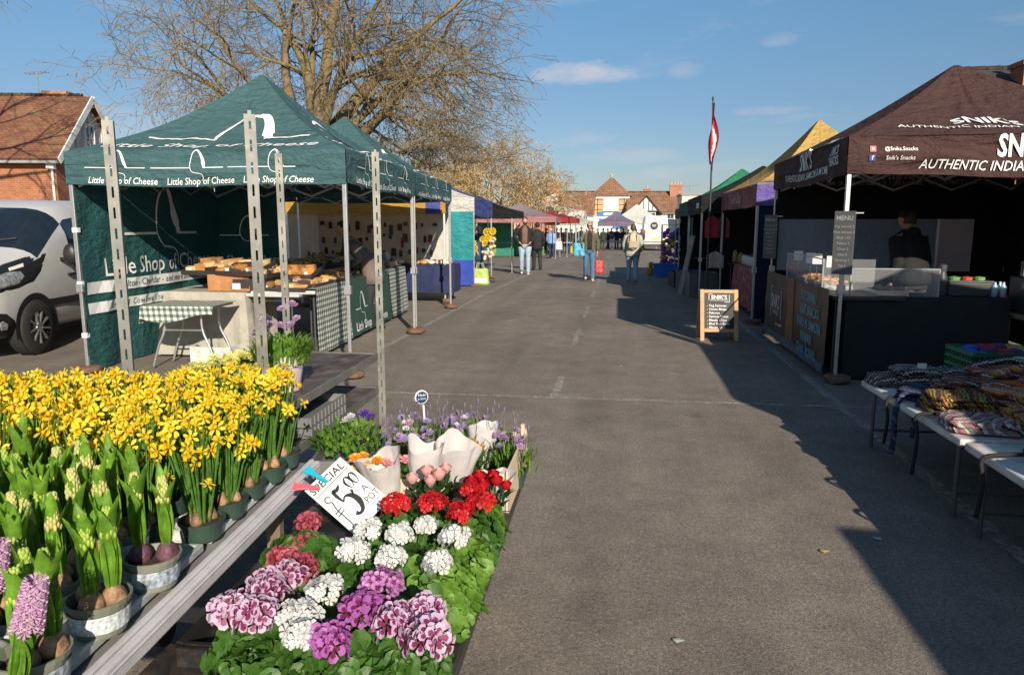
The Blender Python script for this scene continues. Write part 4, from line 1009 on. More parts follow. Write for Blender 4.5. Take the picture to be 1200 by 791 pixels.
def bag(label, loc, w_, h_, d_, col, rz=0, cat='bag', name='carrier_bag', handle=.14, deco=None, rough=.45):
    t = thing(name, label, cat, loc, rz)
    m = M('bag_%02d%02d%02d' % tuple(int(c*99) for c in col), col, rough, var=.25, scale=9, bmp=.8, bscale=10, bdist=.03, transl=.25)
    b = MB(); n = 20; K = 8; vs = []
    for j in range(K+1):
        f = j/K
        for i in range(n):
            a = 2*math.pi*i/n; ca, sa_ = math.cos(a), math.sin(a); wx = w_/2*(1.06-.16*f); wy = d_/2*(1.1-.55*f)
            vs.append((wx*math.copysign(abs(ca)**.5, ca)+.008*math.sin(i*3+j*2), wy*math.copysign(abs(sa_)**.6, sa_), h_*f+(.012*math.sin(i*2) if j == K else 0)))
    b.add(vs, [(j*n+i, j*n+(i+1) % n, (j+1)*n+(i+1) % n, (j+1)*n+i) for j in range(K) for i in range(n)]+[tuple(range(n))[::-1]])
    b.build('bag_body', m, t, smooth=True)
    for s in (-1, 1):
        MB().tube(smooth2d([(-w_*.22, s*d_*.2, h_-.02), (-w_*.18, s*.01, h_+handle*.8), (0, 0, h_+handle), (w_*.18, s*.01, h_+handle*.8), (w_*.22, s*d_*.2, h_-.02)], 3), .010, 5).build('handle', m, t)
    return t
# the walkers
person('man in a black open jacket, brown jumper and pale blue jeans walking towards us', on(615, 321.5), R(8), 1.94, .10, top=(.012, .012, .014), inner=(.17, .09, .055), legs=(.28, .38, .47), shoes=(.6, .6, .58), hair=(.015, .01, .008), beard=True, open_front=True, arms=[((.32, .06, 1.15), (.17, -.10, .98)), ((-.32, .06, 1.15), (-.17, -.10, .98))], bulk=1.08)
person('person all in black with a red scarf, half hidden behind the bearded man', on(629.5, 317.0), R(200), 1.80, .12, top=(.012, .012, .015), legs=(.02, .02, .022), shoes=(.02, .02, .02), hair=(.02, .015, .01), coat=.1)
tw = person('woman in an olive jacket, sunglasses and blue jeans carrying two bags', on(690, 328.5), R(5), 1.72, .18, top=(.10, .095, .045), inner=(.015, .015, .018), legs=(.06, .13, .24), shoes=(.65, .55, .5), hair=(.32, .18, .09), glasses=True, open_front=True, arms=[((.27, .03, 1.14), (.25, -.03, .88)), ((-.29, .0, 1.14), (-.23, -.16, 1.10))])
w0 = on(690, 328.5)
bag('turquoise plastic carrier bag hanging from the arm of the woman in the olive jacket', w0+Vector((-.30, -.12, .72)), .34, .40, .12, (.08, .42, .58), R(10))
bag('red and white patterned bag held low by the woman in the olive jacket', w0+Vector((.30, -.02, .22)), .28, .38, .12, (.50, .05, .04), R(10), handle=.22)
wb = on(740.5, 331.5)
person('woman seen from behind in a pale green coat, pale jeans and pink shoes', wb, R(182), 1.66, .12, top=(.36, .38, .31), legs=(.25, .36, .43), shoes=(.55, .07, .09), hair=(.09, .04, .02), hood=True, coat=.06, bulk=1.12, arms=[((.27, .0, 1.14), (.22, -.08, .92)), ((-.27, .0, 1.14), (-.22, -.08, .92))])
t = thing('backpack', 'beige backpack with pale straps worn by the woman in the pale green coat', 'backpack', wb+Vector((.0, -.19, .95)), 0)
MB().ell((0, 0, .22), (.17, .10, .24), 16, 10).build('pack', M('beige_canvas', (.50, .42, .30), .8, var=.15), t, smooth=True)
MB().box((0, -.09, .14), (.24, .06, .18)).build('pocket', M('beige_canvas2', (.40, .33, .23), .8), t, bevel=.02)
for s in (-1, 1): MB().bar((s*.11, -.085, .05), (s*.09, -.07, .42), .025, .012).build('strap', M('dark_strap', (.06, .05, .04), .8), t)
pb = on(646, 303)
person('person in a sky blue shirt and navy trousers walking away with a white bag', pb, R(170), 1.66, .14, top=(.20, .33, .55), legs=(.03, .045, .10), shoes=(.7, .65, .6), hair=(.55, .48, .38), bulk=1.18)
bag('white plastic carrier bag held by the person in the sky blue shirt', pb+Vector((.42, 0, .48)), .36, .46, .16, (.75, .75, .74))
person('man in a long navy coat facing the green side wall', on(594, 298.5), R(100), 1.74, .08, top=(.015, .02, .04), legs=(.02, .025, .05), shoes=(.02, .02, .02), hair=(.5, .45, .4), coat=.1)
person('person in dark navy stooping beside the man in the navy coat', on(588, 299), R(80), 1.45, .05, top=(.02, .03, .06), legs=(.02, .03, .06), shoes=(.02, .02, .02), hair=(.2, .15, .1), lean=(0, -.15))
person('woman in a long navy blue coat behind the sunflowers', on(561.5, 323.5), R(70), 1.63, .05, top=(.015, .05, .11), legs=(.1, .12, .16), shoes=(.02, .02, .02), hair=(.45, .2, .2), coat=.32, bulk=1.1)
# crowd at the far end, each its own person
rg = random.Random(4)
crowd = [(664, 297, 'dark brown coat'), (669, 296, 'black padded jacket'), (675, 295, 'charcoal coat'), (681, 296, 'navy jacket'), (686.5, 295.5, 'dark plum coat'), (657, 298, 'grey jacket'), (700, 294.5, 'black coat'), (706.5, 294, 'dark green jacket'), (712, 292, 'black jacket'), (722.5, 292.5, 'dark blue jacket'), (730, 293, 'black jacket'), (736, 293.5, 'brown coat'), (751, 295, 'dark grey coat'), (640, 299, 'red jacket'), (617, 302, 'olive coat'), (652, 299, 'pale pink coat'), (694, 296, 'brown jacket'), (716, 291, 'grey hooded top'), (745, 292.5, 'dark red jacket'), (662, 293, 'blue jacket')]
cc = {'dark': (.03, .02, .015)}
tops = [(.035, .022, .016), (.012, .012, .014), (.03, .03, .032), (.02, .03, .07), (.045, .02, .03), (.10, .10, .11), (.01, .01, .012), (.02, .035, .025), (.012, .012, .012), (.025, .04, .09), (.01, .01, .01), (.07, .04, .025), (.04, .04, .045), (.35, .04, .04), (.06, .06, .03), (.5, .25, .25), (.08, .05, .03), (.09, .09, .1), (.12, .02, .02), (.04, .08, .2)]
where = ['in front of the cream gazebo', 'just left of the yellow bag', 'behind the yellow bag', 'right of the yellow bag', 'left of the woman in the olive jacket', 'beside the red canopy', 'just right of the olive jacket', 'under the left corner of the purple canopy', 'left under the purple canopy', 'in the middle under the purple canopy', 'right of centre under the purple canopy', 'under the right edge of the purple canopy', 'between the purple canopy and the white van', 'under the red canopies', 'by the green bins', 'between the blue shirted person and the crowd', 'left of the purple canopy', 'deep under the purple canopy', 'in front of the white canopy', 'furthest back in the left part of the crowd']
for i, (px, py, d_) in enumerate(crowd):
    person('shopper in a %s %s' % (d_, where[i]), on(px, py), R(rg.choice((10, 170, 200, 90, -60))), rg.uniform(1.66, 1.84), rg.uniform(.03, .14), top=tops[i], legs=rg.choice(((.02, .02, .03), (.04, .06, .12), (.05, .05, .05))), shoes=(.05, .05, .05), hair=rg.choice(((.03, .02, .015), (.12, .07, .04), (.4, .35, .3))), detail=False, coat=rg.choice((0, .1, .2)))
bag('yellow shopping bag standing by the distant crowd', on(672, 297), .5, .45, .25, (.65, .50, .03))
# stall keepers and the customer at the cheese
person('customer in a mauve grey coat leaning over the cheese table', (on(438, 388).x-.02, on(438, 388).y+.1, 0), R(-78), 1.70, .10, lean=(0, -.34), top=(.15, .11, .10), legs=(.03, .028, .03), shoes=(.03, .02, .02), hair=(.04, .025, .02), coat=.12, arms=[((.27, -.02, 1.14), (.18, -.30, 1.0)), ((-.27, -.02, 1.14), (-.18, -.30, 1.0))], bulk=1.15)
person('stallholder in a black hooded top standing with back turned behind the samosa counter', (3.58, 9.6, 0), R(215), 1.80, .04, lean=(0, -.08), top=(.010, .010, .011), legs=(.04, .038, .036), shoes=(.02, .02, .02), hair=(.05, .03, .02), hood=True, bulk=1.3, hat=(.01, .01, .01))  # black hat added to darken the head as if in shade
# ------------------------------------------------------------------ cheese counter
def gingham():
    m, nt, b = newmat('gingham_cloth'); tc = nt.add('ShaderNodeTexCoord').outputs['Object']
    sp = nt.add('ShaderNodeSeparateXYZ'); nt.ln(tc, sp.inputs[0])
    def st(o, k=30.0):
        a = nt.add('ShaderNodeMath', operation='MULTIPLY'); a.inputs[1].default_value = k*math.pi*2/2; nt.ln(o, a.inputs[0])
        s = nt.add('ShaderNodeMath', operation='SINE'); nt.ln(a.outputs[0], s.inputs[0]); g = nt.add('ShaderNodeMath', operation='GREATER_THAN'); g.inputs[1].default_value = 0; nt.ln(s.outputs[0], g.inputs[0]); return g.outputs[0]
    def mm(op, a, b):
        n = nt.add('ShaderNodeMath', operation=op)
        for q, v in enumerate((a, b)):
            if isinstance(v, (int, float)): n.inputs[q].default_value = v
            else: nt.ln(v, n.inputs[q])
        return n.outputs[0]
    gn = nt.add('ShaderNodeNewGeometry'); gs_ = nt.add('ShaderNodeSeparateXYZ'); nt.ln(gn.outputs['Normal'], gs_.inputs[0])
    flat = mm('GREATER_THAN', mm('ABSOLUTE', gs_.outputs[2], 0), .6)
    u = st(mm('ADD', sp.outputs[0], sp.outputs[1])); vv = st(mm('ADD', sp.outputs[2], mm('MULTIPLY', flat, mm('SUBTRACT', sp.outputs[1], sp.outputs[0]))))
    av = nt.add('ShaderNodeMath', operation='ADD'); nt.ln(u, av.inputs[0]); nt.ln(vv, av.inputs[1]); hf = nt.add('ShaderNodeMath', operation='MULTIPLY'); hf.inputs[1].default_value = .5; nt.ln(av.outputs[0], hf.inputs[0])
    c = ramp(nt, hf.outputs[0], [(0, (.60, .60, .55)), (.5, (.22, .25, .21)), (1, (.06, .09, .07))]); nt.ln(c, b.inputs['Base Color']); b.inputs['Roughness'].default_value = .85
    return m
GING = gingham(); CREAMC = M('cream_cloth', (.36, .34, .28), .85, var=.15, bmp=.5, bscale=7, bdist=.03)
GCL = M('dark_green_cloth', (.020, .065, .05), .85, var=.2, bmp=.4, bscale=6, bdist=.03); NAVY = M('navy_cloth', (.012, .02, .07), .85, var=.25, bmp=.4, bscale=6, bdist=.03)
cx0, cyA, cyB = -3.60, 8.25, 13.0
def cw(u, out, z): # along the front face of the counter, u metres from near end
    p = Vector((cx0-math.sin(ROW)*u-out*math.cos(ROW), cyA+math.cos(ROW)*u-out*math.sin(ROW), z)); return p
cc_ = cw(2.35, .4, 0)
t = table('long cheese counter table under green and gingham cloths', (cc_.x, cc_.y), 4.7, .8, .82, ROW+R(90), TOPG, STEELD, name='counter_table')
def drape(name, u0, u1, m, label, z0=.06, slant=0, zt=.84, wv=.04):
    def fn(a, b_):
        u = u0+(u1-u0)*a+slant*(1-b_)*(a-.5)*2; z = z0+(zt-z0)*b_; w = mnoise.noise(Vector((u*3, z*.6, 3.3)))*wv*(1.1-b_)
        return cw(u, -.012-abs(w)-.05*(1-b_), z)
    mb = MB().grid(fn, 40, 12).grid(lambda a, b_: cw(u0+(u1-u0)*a, -.012+.6*b_, zt+.002), 10, 2)
    o = tag(mb.build(name, m, smooth=True), label, 'cloth'); return o, fn
drape('tablecloth', 0, 1.15, GING, 'grey gingham cloth over the near end of the cheese counter', slant=.12)
o, fn = drape('tablecloth', 1.18, 3.45, GCL, 'dark green cloth with a white hill emblem over the middle of the cheese counter', slant=0)
mb = MB(); f = lambda u, v: fn(u/2.27, (v-.06)/.78)+Vector((.012, 0, 0))
for k in (.55, 1.45): hill(mb, k, .42, .34, f, right=.9, left=-.8)
write(mb, 'Little Shop', .6, .17, .17, f, bold=.012); write(mb, 'of Cheese', 1.6, .17, .17, f, bold=.012); mb.build('lettering', LET_W, o)
drape('tablecloth', 3.5, 4.7, GING, 'grey gingham cloth over the far end of the cheese counter')
# front return of the counter with cream cloth
tag(skirt(-5.5, -4.45, 8.15, 8.85, .80, seed=9, fold=.075).build('tablecloth', CREAMC), 'cream cloth over the front table of the cheese stall', 'tablecloth')
t = table('front table of the cheese stall under a cream cloth', (-4.62, 8.5), 1.7, .66, .79, 0, TOPG, STEELD, name='counter_table')
# small folding table with gingham top
t = thing('folding_table', 'small folding table with bent grey legs under a gingham cloth', 'table', (-4.82, 7.62, 0), R(4))
MB().box((0, 0, .70), (.74, .55, .03)).build('table_top', TOPG, t, bevel=.008)
for s in (-1, 1):
    for q in (-1, 1):
        MB().tube(smooth2d([(s*.22, q*.2, .69), (s*.22, q*.2, .45), (s*.30, q*.21, .25), (s*.38, q*.21, .0)], 4), .014, 7).build('leg', ALU, t, smooth=True)
MB().tube([(-.24, -.2, .44), (.24, -.2, .44)], .010).build('stretcher', ALU, t)
mb = MB().grid(lambda a, b_: Vector(((a-.5)*.84, (b_-.5)*.62, .72+.004*math.sin(a*20))), 12, 8)
mb.grid(lambda a, b_: Vector(((a-.5)*.84, -.31-.03*b_-.01*math.sin(a*14), .72-(.13+.05*math.sin(a*5))*b_)), 20, 4)
mb.grid(lambda a, b_: Vector((-.42-.03*b_, (a-.5)*.62, .72-.2*b_)), 10, 4)
o = tag(mb.build('tablecloth', GING, smooth=True), 'small gingham cloth on the folding table in front of the cheese stall', 'tablecloth'); o.location = t.location; o.rotation_euler = t.rotation_euler
# wine crate
OAK = M('pale_crate_wood', (.42, .19, .07), .7, var=.25, scale=5, dirt=(.25, .1, .04), dirtscale=4)
t = thing('wooden_crate', 'orange wooden crate propping up the cheese trays at the left end', 'crate', (-4.68, 8.35, .80), R(4))
cr = MB()
for s in (-1, 1): cr.box((0, s*.16, .11), (.52, .016, .20)).box((s*.26, 0, .11), (.016, .30, .20))
cr.box((0, 0, .008), (.5, .3, .014)); cr.build('crate_body', OAK, t, bevel=.003); MB().box((.1, -.17, .07), (.1, .004, .07)).build('paper_label', PAPER, t)
# cheese trays
TRAY = M('dark_slate_tray', (.035, .028, .024), .6, var=.2); CH = [M('cheese_orange', (.50, .24, .07), .55, var=.3, scale=12), M('cheese_pale', (.60, .42, .20), .55, var=.2, scale=12), M('cheese_rind', (.30, .15, .06), .7, var=.3, scale=12)]
WAX = [M('wax_dark', (.06, .03, .03), .4), PAPER]
def cheese_tray(label, loc, rz, tilt, L, D, nx, ny, seed):
    rg = random.Random(seed); t = thing('cheese_tray', label, 'tray', loc, rz, 'trays of cheese on the cheese counter')
    T = Matrix.Rotation(tilt, 4, 'X')
    MB().box((0, 0, .012), (L, D, .02), T=T).box((0, -D/2, .03), (L, .012, .055), T=T).box((0, D/2, .03), (L, .012, .055), T=T).box((-L/2, 0, .03), (.012, D-.014, .055), T=T).box((L/2, 0, .03), (.012, D-.014, .055), T=T).build('tray', TRAY, t)
    for i in range(nx):
        for j in range(ny):
            x, y = (i+.5-nx/2)*L/nx*.95, (j+.5-ny/2)*D/ny*.92; s = min(L/nx, D/ny)*rg.uniform(.56, .70); a = rg.uniform(-.5, .5)+rg.choice((0, 3.14)); hh = rg.uniform(.045, .095)
            k = rg.random(); m = MB()
            if k < .55:
                P_ = [Vector((x+s*math.cos(a), y+s*math.sin(a), .024)), Vector((x+s*math.cos(a+2.4), y+s*math.sin(a+2.4), .024)), Vector((x+s*.85*math.cos(a+3.14), y+s*.85*math.sin(a+3.14), .024)), Vector((x+s*math.cos(a+3.9), y+s*math.sin(a+3.9), .024))]
                m.prism(P_, (0, 0, hh))
            elif k < .8: m.lathe([(s*.75, 0), (s*.8, .012), (s*.8, hh*.7), (s*.7, hh*.8)], 12, (x, y, .024))
            else: m.box((x, y, .024+hh/2), (s*1.3, s*.9, hh), rz=a)
            m.v = [tuple(T @ Vector(v)) for v in m.v]
            m.build('cheese', rg.choice((CH[0], CH[0], CH[1], CH[1], CH[2], WAX[0])), t, bevel=.004)
            if rg.random() < .5: MB().box((x, y-s*.6, .06), (s*.7, .004, .045), T=T).build('price_card', PAPER, t)
    return t
TL = [('on the orange crate at the left end', (-4.70, 8.40, 1.06), R(8), R(16), .9, .5, 6, 3)]
cheese_tray('tilted tray of cheese wedges resting on the orange crate', (-4.78, 8.42, 1.05), R(-6), R(12), 1.0, .5, 7, 3, 1)
cheese_tray('low tray of cheese at the front edge beside the orange crate', (-4.1, 8.45, .815), R(3), R(4), .75, .45, 5, 3, 2)
desc = ['nearest', 'second', 'third', 'fourth', 'fifth', 'sixth']
for k in range(6):
    p = cw(.55+.76*k, .28, .85); cheese_tray('front row tray of cheese on the long counter, %s from the near end' % ('the one' if k == 0 else desc[k]), p, ROW+R(90), R(7), .70, .42, 6, 3, 10+k)
for k in range(5):
    p = cw(.35+.76*k, .82, 1.0); cheese_tray('raised back row tray of cheese on the long counter, %s from the near end' % ('the one' if k == 0 else desc[k]), p, ROW+R(90), R(10), .72, .46, 6, 3, 30+k)
cheese_tray('raised tray of cheese at the back of the front table', (-4.35, 9.0, .98), R(2), R(14), .95, .5, 7, 3, 44)
t = thing('step_riser', 'dark wooden riser lifting the back row of cheese trays', 'riser', (cw(2.1, .82, .85).x, cw(2.1, .82, .85).y, .84), ROW); MB().box((0, 0, .06), (.42, 4.2, .12)).build('riser_body', TRAY, t, bevel=.005); MB().box((-.215, 0, .06), (.006, 4.1, .05)).build('edge_band', CH[2], t)
t = thing('plastic_crate', 'white plastic crate on the ground under the small gingham table', 'crate', (-4.75, 8.0, 0), 0); q = MB()
for s in (-1, 1): q.box((0, s*.17, .09), (.5, .015, .18)).box((s*.25, 0, .09), (.015, .34, .18))
q.build('crate_body', TOPW, t)
# ------------------------------------------------------------------ silver van on the left
def van_front():
    t = thing('parked_van', 'silver grey van parked nose first beside the green side wall', 'van', (-7.98, 6.95, 0), R(10))
    SIL = M('silver_paint', (.56, .56, .545), .30, .2, var=.04); GL = M('dark_windscreen', (.012, .018, .025), .04, var=.2, spec=1.0); BLK = M('black_trim', (.014, .014, .015), .45)
    # stations y, ztop, halfwidth, zbottom
    S = [(-.02, .62, .62, .30), (.0, .85, .80, .26), (.05, .98, .88, .23), (.14, 1.06, .94, .22), (.3, 1.13, .965, .22), (.55, 1.20, .98, .22), (.82, 1.27, .985, .22), (.98, 1.34, .985, .22), (1.2, 1.50, .985, .22), (1.45, 1.68, .985, .22), (1.7, 1.83, .98, .22), (1.9, 1.90, .98, .22), (2.2, 1.94, .975, .22), (3.0, 1.96, .975, .22), (4.4, 1.96, .97, .22), (5.0, 1.93, .96, .26), (5.08, 1.7, .9, .34)]
    n = 28; V = []
    for (y, zt, hw, zb) in S:
        for i in range(n):
            a = 2*math.pi*i/n-math.pi/2; c, s_ = math.cos(a), math.sin(a); e = .38 if zt > 1.2 else .45
            x = hw*math.copysign(abs(c)**e, c); q = .5+.5*math.copysign(abs(s_)**e, s_); z = zb+(zt-zb)*q
            if z > 1.12: x *= 1-.17*((z-1.12)/.82)**1.3
            bow = .16*(abs(x)/1.0)**2.4 if y < 1.8 else 0
            V.append((x, y+bow, z))
    body, ws, sw = MB(), MB(), MB(); body.v = V; ws.v = V; sw.v = V
    for j in range(len(S)-1):
        for i in range(n):
            f = (j*n+i, j*n+(i+1) % n, (j+1)*n+(i+1) % n, (j+1)*n+i); c = sum((Vector(V[k]) for k in f), Vector())/4
            tgt = body
            if .97 < S[j][0] < 1.65 and 9 <= i <= 18: tgt = ws
            elif 1.7 <= S[j][0] < 4.4 and i in (7, 8, 19, 20): tgt = sw
            tgt.f.append(f); tgt.mi.append(0)
    body.f.append(tuple(range(n))[::-1]); body.mi.append(0); e = (len(S)-1)*n; body.f.append(tuple(e+k for k in range(n))); body.mi.append(0)
    bo = body.build('body', SIL, t, smooth=True)
    ws.build('windscreen', GL, t, smooth=True); sw.build('side_window', GL, t, smooth=True)
    bpy.context.view_layer.update(); Wm = t.matrix_world.copy() if t.matrix_world.translation.length > 1 else Matrix.Translation(t.location) @ Matrix.Rotation(R(10), 4, 'Z')
    Wi = Wm.inverted(); bv = BVHTree.FromPolygons([Vector(v) for v in V], [f for f in body.f[:-2]]+ws.f+sw.f)
    def patch(name, px, m, off, parent=t, thick=.0, dv=None):
        c = (sum(p[0] for p in px)/len(px), sum(p[1] for p in px)/len(px)); mb = MB(); K = 5; pts = []
        ring = []
        for i in range(len(px)):
            a, b_ = px[i], px[(i+1) % len(px)]
            for k in range(5): ring.append((a[0]+(b_[0]-a[0])*k/5, a[1]+(b_[1]-a[1])*k/5))
        N = len(ring); last = None
        for k in range(K+1):
            for p in ring:
                q = (c[0]+(p[0]-c[0])*(k+.02)/(K+.02), c[1]+(p[1]-c[1])*(k+.02)/(K+.02)); o_ = Wi @ Vector((0, 0, EYE)); d_ = (Wi.to_3x3() @ ray(*q)).normalized()
                h = bv.ray_cast(o_, d_)
                if h[0] is None: w_ = last or Vector((0, 0, 0))
                else:
                    nn = h[1] if h[1].dot(d_) < 0 else -h[1]; w_ = h[0]+nn*(off if k < K else .0)
                last = w_; mb.v.append(tuple(w_))
        for k in range(K):
            for i in range(N): mb.f.append((k*N+i, k*N+(i+1) % N, (k+1)*N+(i+1) % N, (k+1)*N+i)); mb.mi.append(0)
        mb.f.append(tuple(range(N))); mb.mi.append(0)
        return mb.build(name, m, parent, smooth=False)
    GLS = M('headlamp_glass', (.45, .48, .5), .08, .5, var=.6, scale=28, spec=1)
    hl = patch('headlight', [(-24, 322), (5, 309), (30, 301), (54, 297), (48, 318), (40, 330), (22, 338), (-24, 350)], BLK, .008)
    patch('lens', [(-20, 330), (6, 319), (26, 317), (31, 324), (24, 333), (-20, 346)], GLS, .014, hl)
    patch('indicator', [(8, 315), (28, 308), (29, 313), (10, 319)], M('clear_lens', (.7, .66, .6), .1), .014, hl)
    g = patch('bumper_grille', [(-30, 366), (8, 368), (18, 376), (25, 391), (20, 394), (-30, 398)], BLK, .010)
    patch('fog_lamp', [(-2, 378), (3, 376), (9, 380), (8, 387), (0, 388)], GLS, .018, g)
    patch('grille', [(-90, 315), (-34, 322), (-34, 345), (-90, 345)], BLK, .010)
    TY = M('tyre_rubber', (.016, .016, .016), .8, bmp=.4, bscale=30); RIM = M('dark_hubcap', (.10, .10, .10), .4, .5)
    for x in (-.97, .97):
        for y in (.92, 4.1):
            sg = 1 if x > 0 else -1; T = Matrix.Translation((x-.06*sg, y, .34)) @ Matrix.Rotation(R(90)*sg, 4, 'Y')
            wo = MB().lathe([(.20, .11), (.32, .11), (.345, .08), (.345, -.08), (.32, -.11), (.20, -.11)], 32, T=T, cap=False).build('wheel', TY, t, smooth=True)
            MB().lathe([(.0, .075), (.06, .085), (.19, .07), (.215, .10), (.215, -.1)], 24, T=T, cap=False).build('rim', RIM, wo, smooth=True)
            s5 = MB()
            for k in range(9):
                a = k*2*math.pi/9; s5.bar(T @ Vector((.05*math.cos(a), .05*math.sin(a), .092)), T @ Vector((.20*math.cos(a), .20*math.sin(a), .098)), .030, .02)
            s5.lathe([(.0, .1), (.05, .105), (.06, .09)], 16, T=T); s5.build('spokes', M('silver_spokes', (.35, .35, .35), .35, .7), wo)
            # dark wheel arch
            ar = MB()
            for k in range(25):
                a = math.pi*(-.08+1.16*k/24); 
                for r_, o_ in ((.36, .985*1.0), (.43, .985)): ar.v.append((sg*(.992), y+r_*math.cos(a), .34+r_*math.sin(a)))
            ar.f = [(2*k, 2*k+1, 2*k+3, 2*k+2) for k in range(24)]; ar.mi = [0]*24
            ar.build('wheel_arch', BLK, t)
            ds = MB(); ds.v = [(sg*.990, y, .34)]+[(sg*.990, y+.362*math.cos(k*2*math.pi/32), .34+.362*math.sin(k*2*math.pi/32)) for k in range(32)]; ds.f = [(0, 1+k, 1+(k+1) % 32) for k in range(32)]; ds.mi = [0]*32
            ds.v += []; ds.build('painted_arch_shade', BLK, t)  # flat black disc paints in the shade between tyre and arch
    for s in (-1, 1):
        mi = MB().ell((s*1.12, 1.55, 1.22), (.10, .06, .14), 12, 8).bar((s*.95, 1.6, 1.15), (s*1.08, 1.56, 1.16), .05).build('wing_mirror', BLK, t, smooth=True)
    wp = MB().bar((-.75, .98, 1.36), (.05, 1.2, 1.44), .02, .015).bar((.0, .96, 1.36), (.7, 1.14, 1.44), .02, .015).build('wiper', BLK, t)
    MB().box((1.0, 1.75, .95), (.03, .16, .03)).build('side_repeater', BLK, t)
    ln = MB().box((.987, 2.9, .62), (.02, 4.0, .09)).box((0, .06, .27), (1.2, .1, .10)); ln.build('sill_trim', BLK, t)
    return t
van_front()
# ------------------------------------------------------------------ right-hand row beyond the samosa stall
YEL = cloth('yellow_canvas', (.50, .33, .10), .12); PUR = cloth('purple_canvas', (.16, .12, .38), .12); NVY = cloth('navy_canvas', (.010, .016, .045), .04)
PATT = cloth('red_and_cream_canvas', (.33, .12, .12), .1, var=.5)
GRN = cloth('bright_green_canvas', (.03, .24, .12), .25)
ry = Gaz('yellow and purple canopy behind the brown samosa canopy', (3.52, 14.15), 1.38, 2.0, 1.90, 2.24, 3.45, YEL, {'S': PUR, 'E': YEL, 'N': YEL, 'W': PATT}, 0, truss=False, legm=ALU)
MB().grid(lambda u, v: ry.val('S', -.75+1.0*u, 1.885+.36*v, .014), 60, 12).build('yellow_panel', YEL, ry.t, smooth=True)
def wedge(a, b_): 
    u = -1+2*a; return ry.roof('S', None, None, u*(1-0), .02+b_*.26*(1-abs(u)**1.2), off=.016)
MB().grid(wedge, 44, 8).build('purple_panel', PUR, ry.t, smooth=True)
mb = MB(); write(mb, 'Rowena Bags', -.1, .0, .24, ry.vmap('W', 2.07), shear=.3, bold=.01); mb.build('lettering', M('pink_print', (.55, .3, .3), .7), ry.t)
ry.wall('S', NVY, wr=1.4); ry.wall('N', DBLK, wr=.5); ry.wall('E', DBLK, wr=.5)
t = table('counter of the yellow and purple stall under a red patterned cloth', (2.65, 13.7), 2.6, .65, .82, R(90), TOPG, STEELD, name='counter_table')
REDC = M('red_patterned_cloth', (.30, .05, .06), .85, var=.5, scale=14, dirt=(.42, .25, .25), dirtscale=7)
tag(skirt(2.28, 3.0, 12.4, 15.0, .835, z0=.12, seed=21).build('tablecloth', REDC), 'red patterned cloth on the counter of the yellow and purple stall', 'tablecloth')
JAR = M('glass_jar', (.50, .52, .48), .12, var=.5, scale=60, spec=1)
for k in range(22):
    i, j = k % 11, k//11; t = thing('jar', 'small glass jar in the rows on the red patterned cloth', 'jar', (2.42+.16*j, 12.6+.21*i, .84), 0, 'jars on the red patterned cloth')
    MB().lathe([(.045, 0), (.05, .01), (.05, .12), (.035, .15), (.035, .18)], 10).build('jar_body', JAR, t, smooth=True); MB().lathe([(.04, .18), (.04, .2), (.0, .201)], 10).build('lid', STEELD, t)
rb = Gaz('black canopy of the clothing stall behind the yellow and purple canopy', (3.25, 17.8), 1.52, 1.5, 1.86, 2.24, 2.95, DBLK, DBLK, 0, truss=False)
rb.wall('E', DBLK, wr=.5); rb.wall('N', DBLK, wr=.5); MB().box((-1.54, -1.0, 2.03), (.01, .5, .12)).build('sign_patch', PAPER, rb.t)
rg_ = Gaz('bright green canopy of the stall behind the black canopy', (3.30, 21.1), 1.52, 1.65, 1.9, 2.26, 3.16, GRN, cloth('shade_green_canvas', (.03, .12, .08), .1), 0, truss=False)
rg_.wall('E', DBLK, wr=.5); rg_.wall('N', DBLK, wr=.5)
r5 = Gaz('small dark green canopy at the far end of the right hand row', (3.4, 24.4), 1.5, 1.6, 1.9, 2.2, 2.85, cloth('far_green_canvas', (.04, .12, .08), .1), cloth('grey_canvas', (.10, .11, .12), .1), 0, truss=False)
r5.wall('E', DBLK, wr=.5)
# hanging clothes
def garment(label, loc, col, w_=.42, h_=.62, rz=0):
    t = thing('hanging_garment', label, 'garment', loc, rz); m = M('garment_%02d%02d%02d' % tuple(int(c*99) for c in col), col, .9, var=.3, bmp=.5, bscale=8, bdist=.02)
    def f(a, s): return lambda u, v: Vector(((u-.5)*w_*(1-.35*(v > .8)*(v-.8)*5), s*(.03+.02*math.sin(u*9)), -h_+h_*v-.06*abs(u-.5)*2*(v > .85)))
    MB().grid(f(0, 1), 12, 8).grid(f(0, -1), 12, 8, flip=True).build('garment_body', m, t, smooth=True)
    MB().tube([(-w_*.4, 0, -.05), (0, 0, .0), (w_*.4, 0, -.05)], .008, 5).tube([(0, 0, 0), (0, 0, .06)], .004, 4).build('hanger', DFRAME, t); return t
garment('red shirt hanging at the front of the black canopy', (1.95, 16.1, 1.78), (.36, .03, .04), .30, .46, R(10))
garment('pink and red top hanging beside the red shirt', (2.2, 16.15, 1.78), (.26, .06, .06), .28, .46, R(-20))
for k, (x, c, n_) in enumerate(((1.80, (.5, .48, .45), 'white'), (1.83, (.42, .40, .4), 'pale grey'), (1.86, (.30, .28, .3), 'grey'))):
    garment('%s scarf hanging from the green canopy' % n_, (x, 19.1+.22*k, 1.78), c, .12, .62, R(80))
garment('pale blue jacket hanging inside the green stall', (2.3, 19.4, 1.72), (.18, .22, .28), .5, .7)
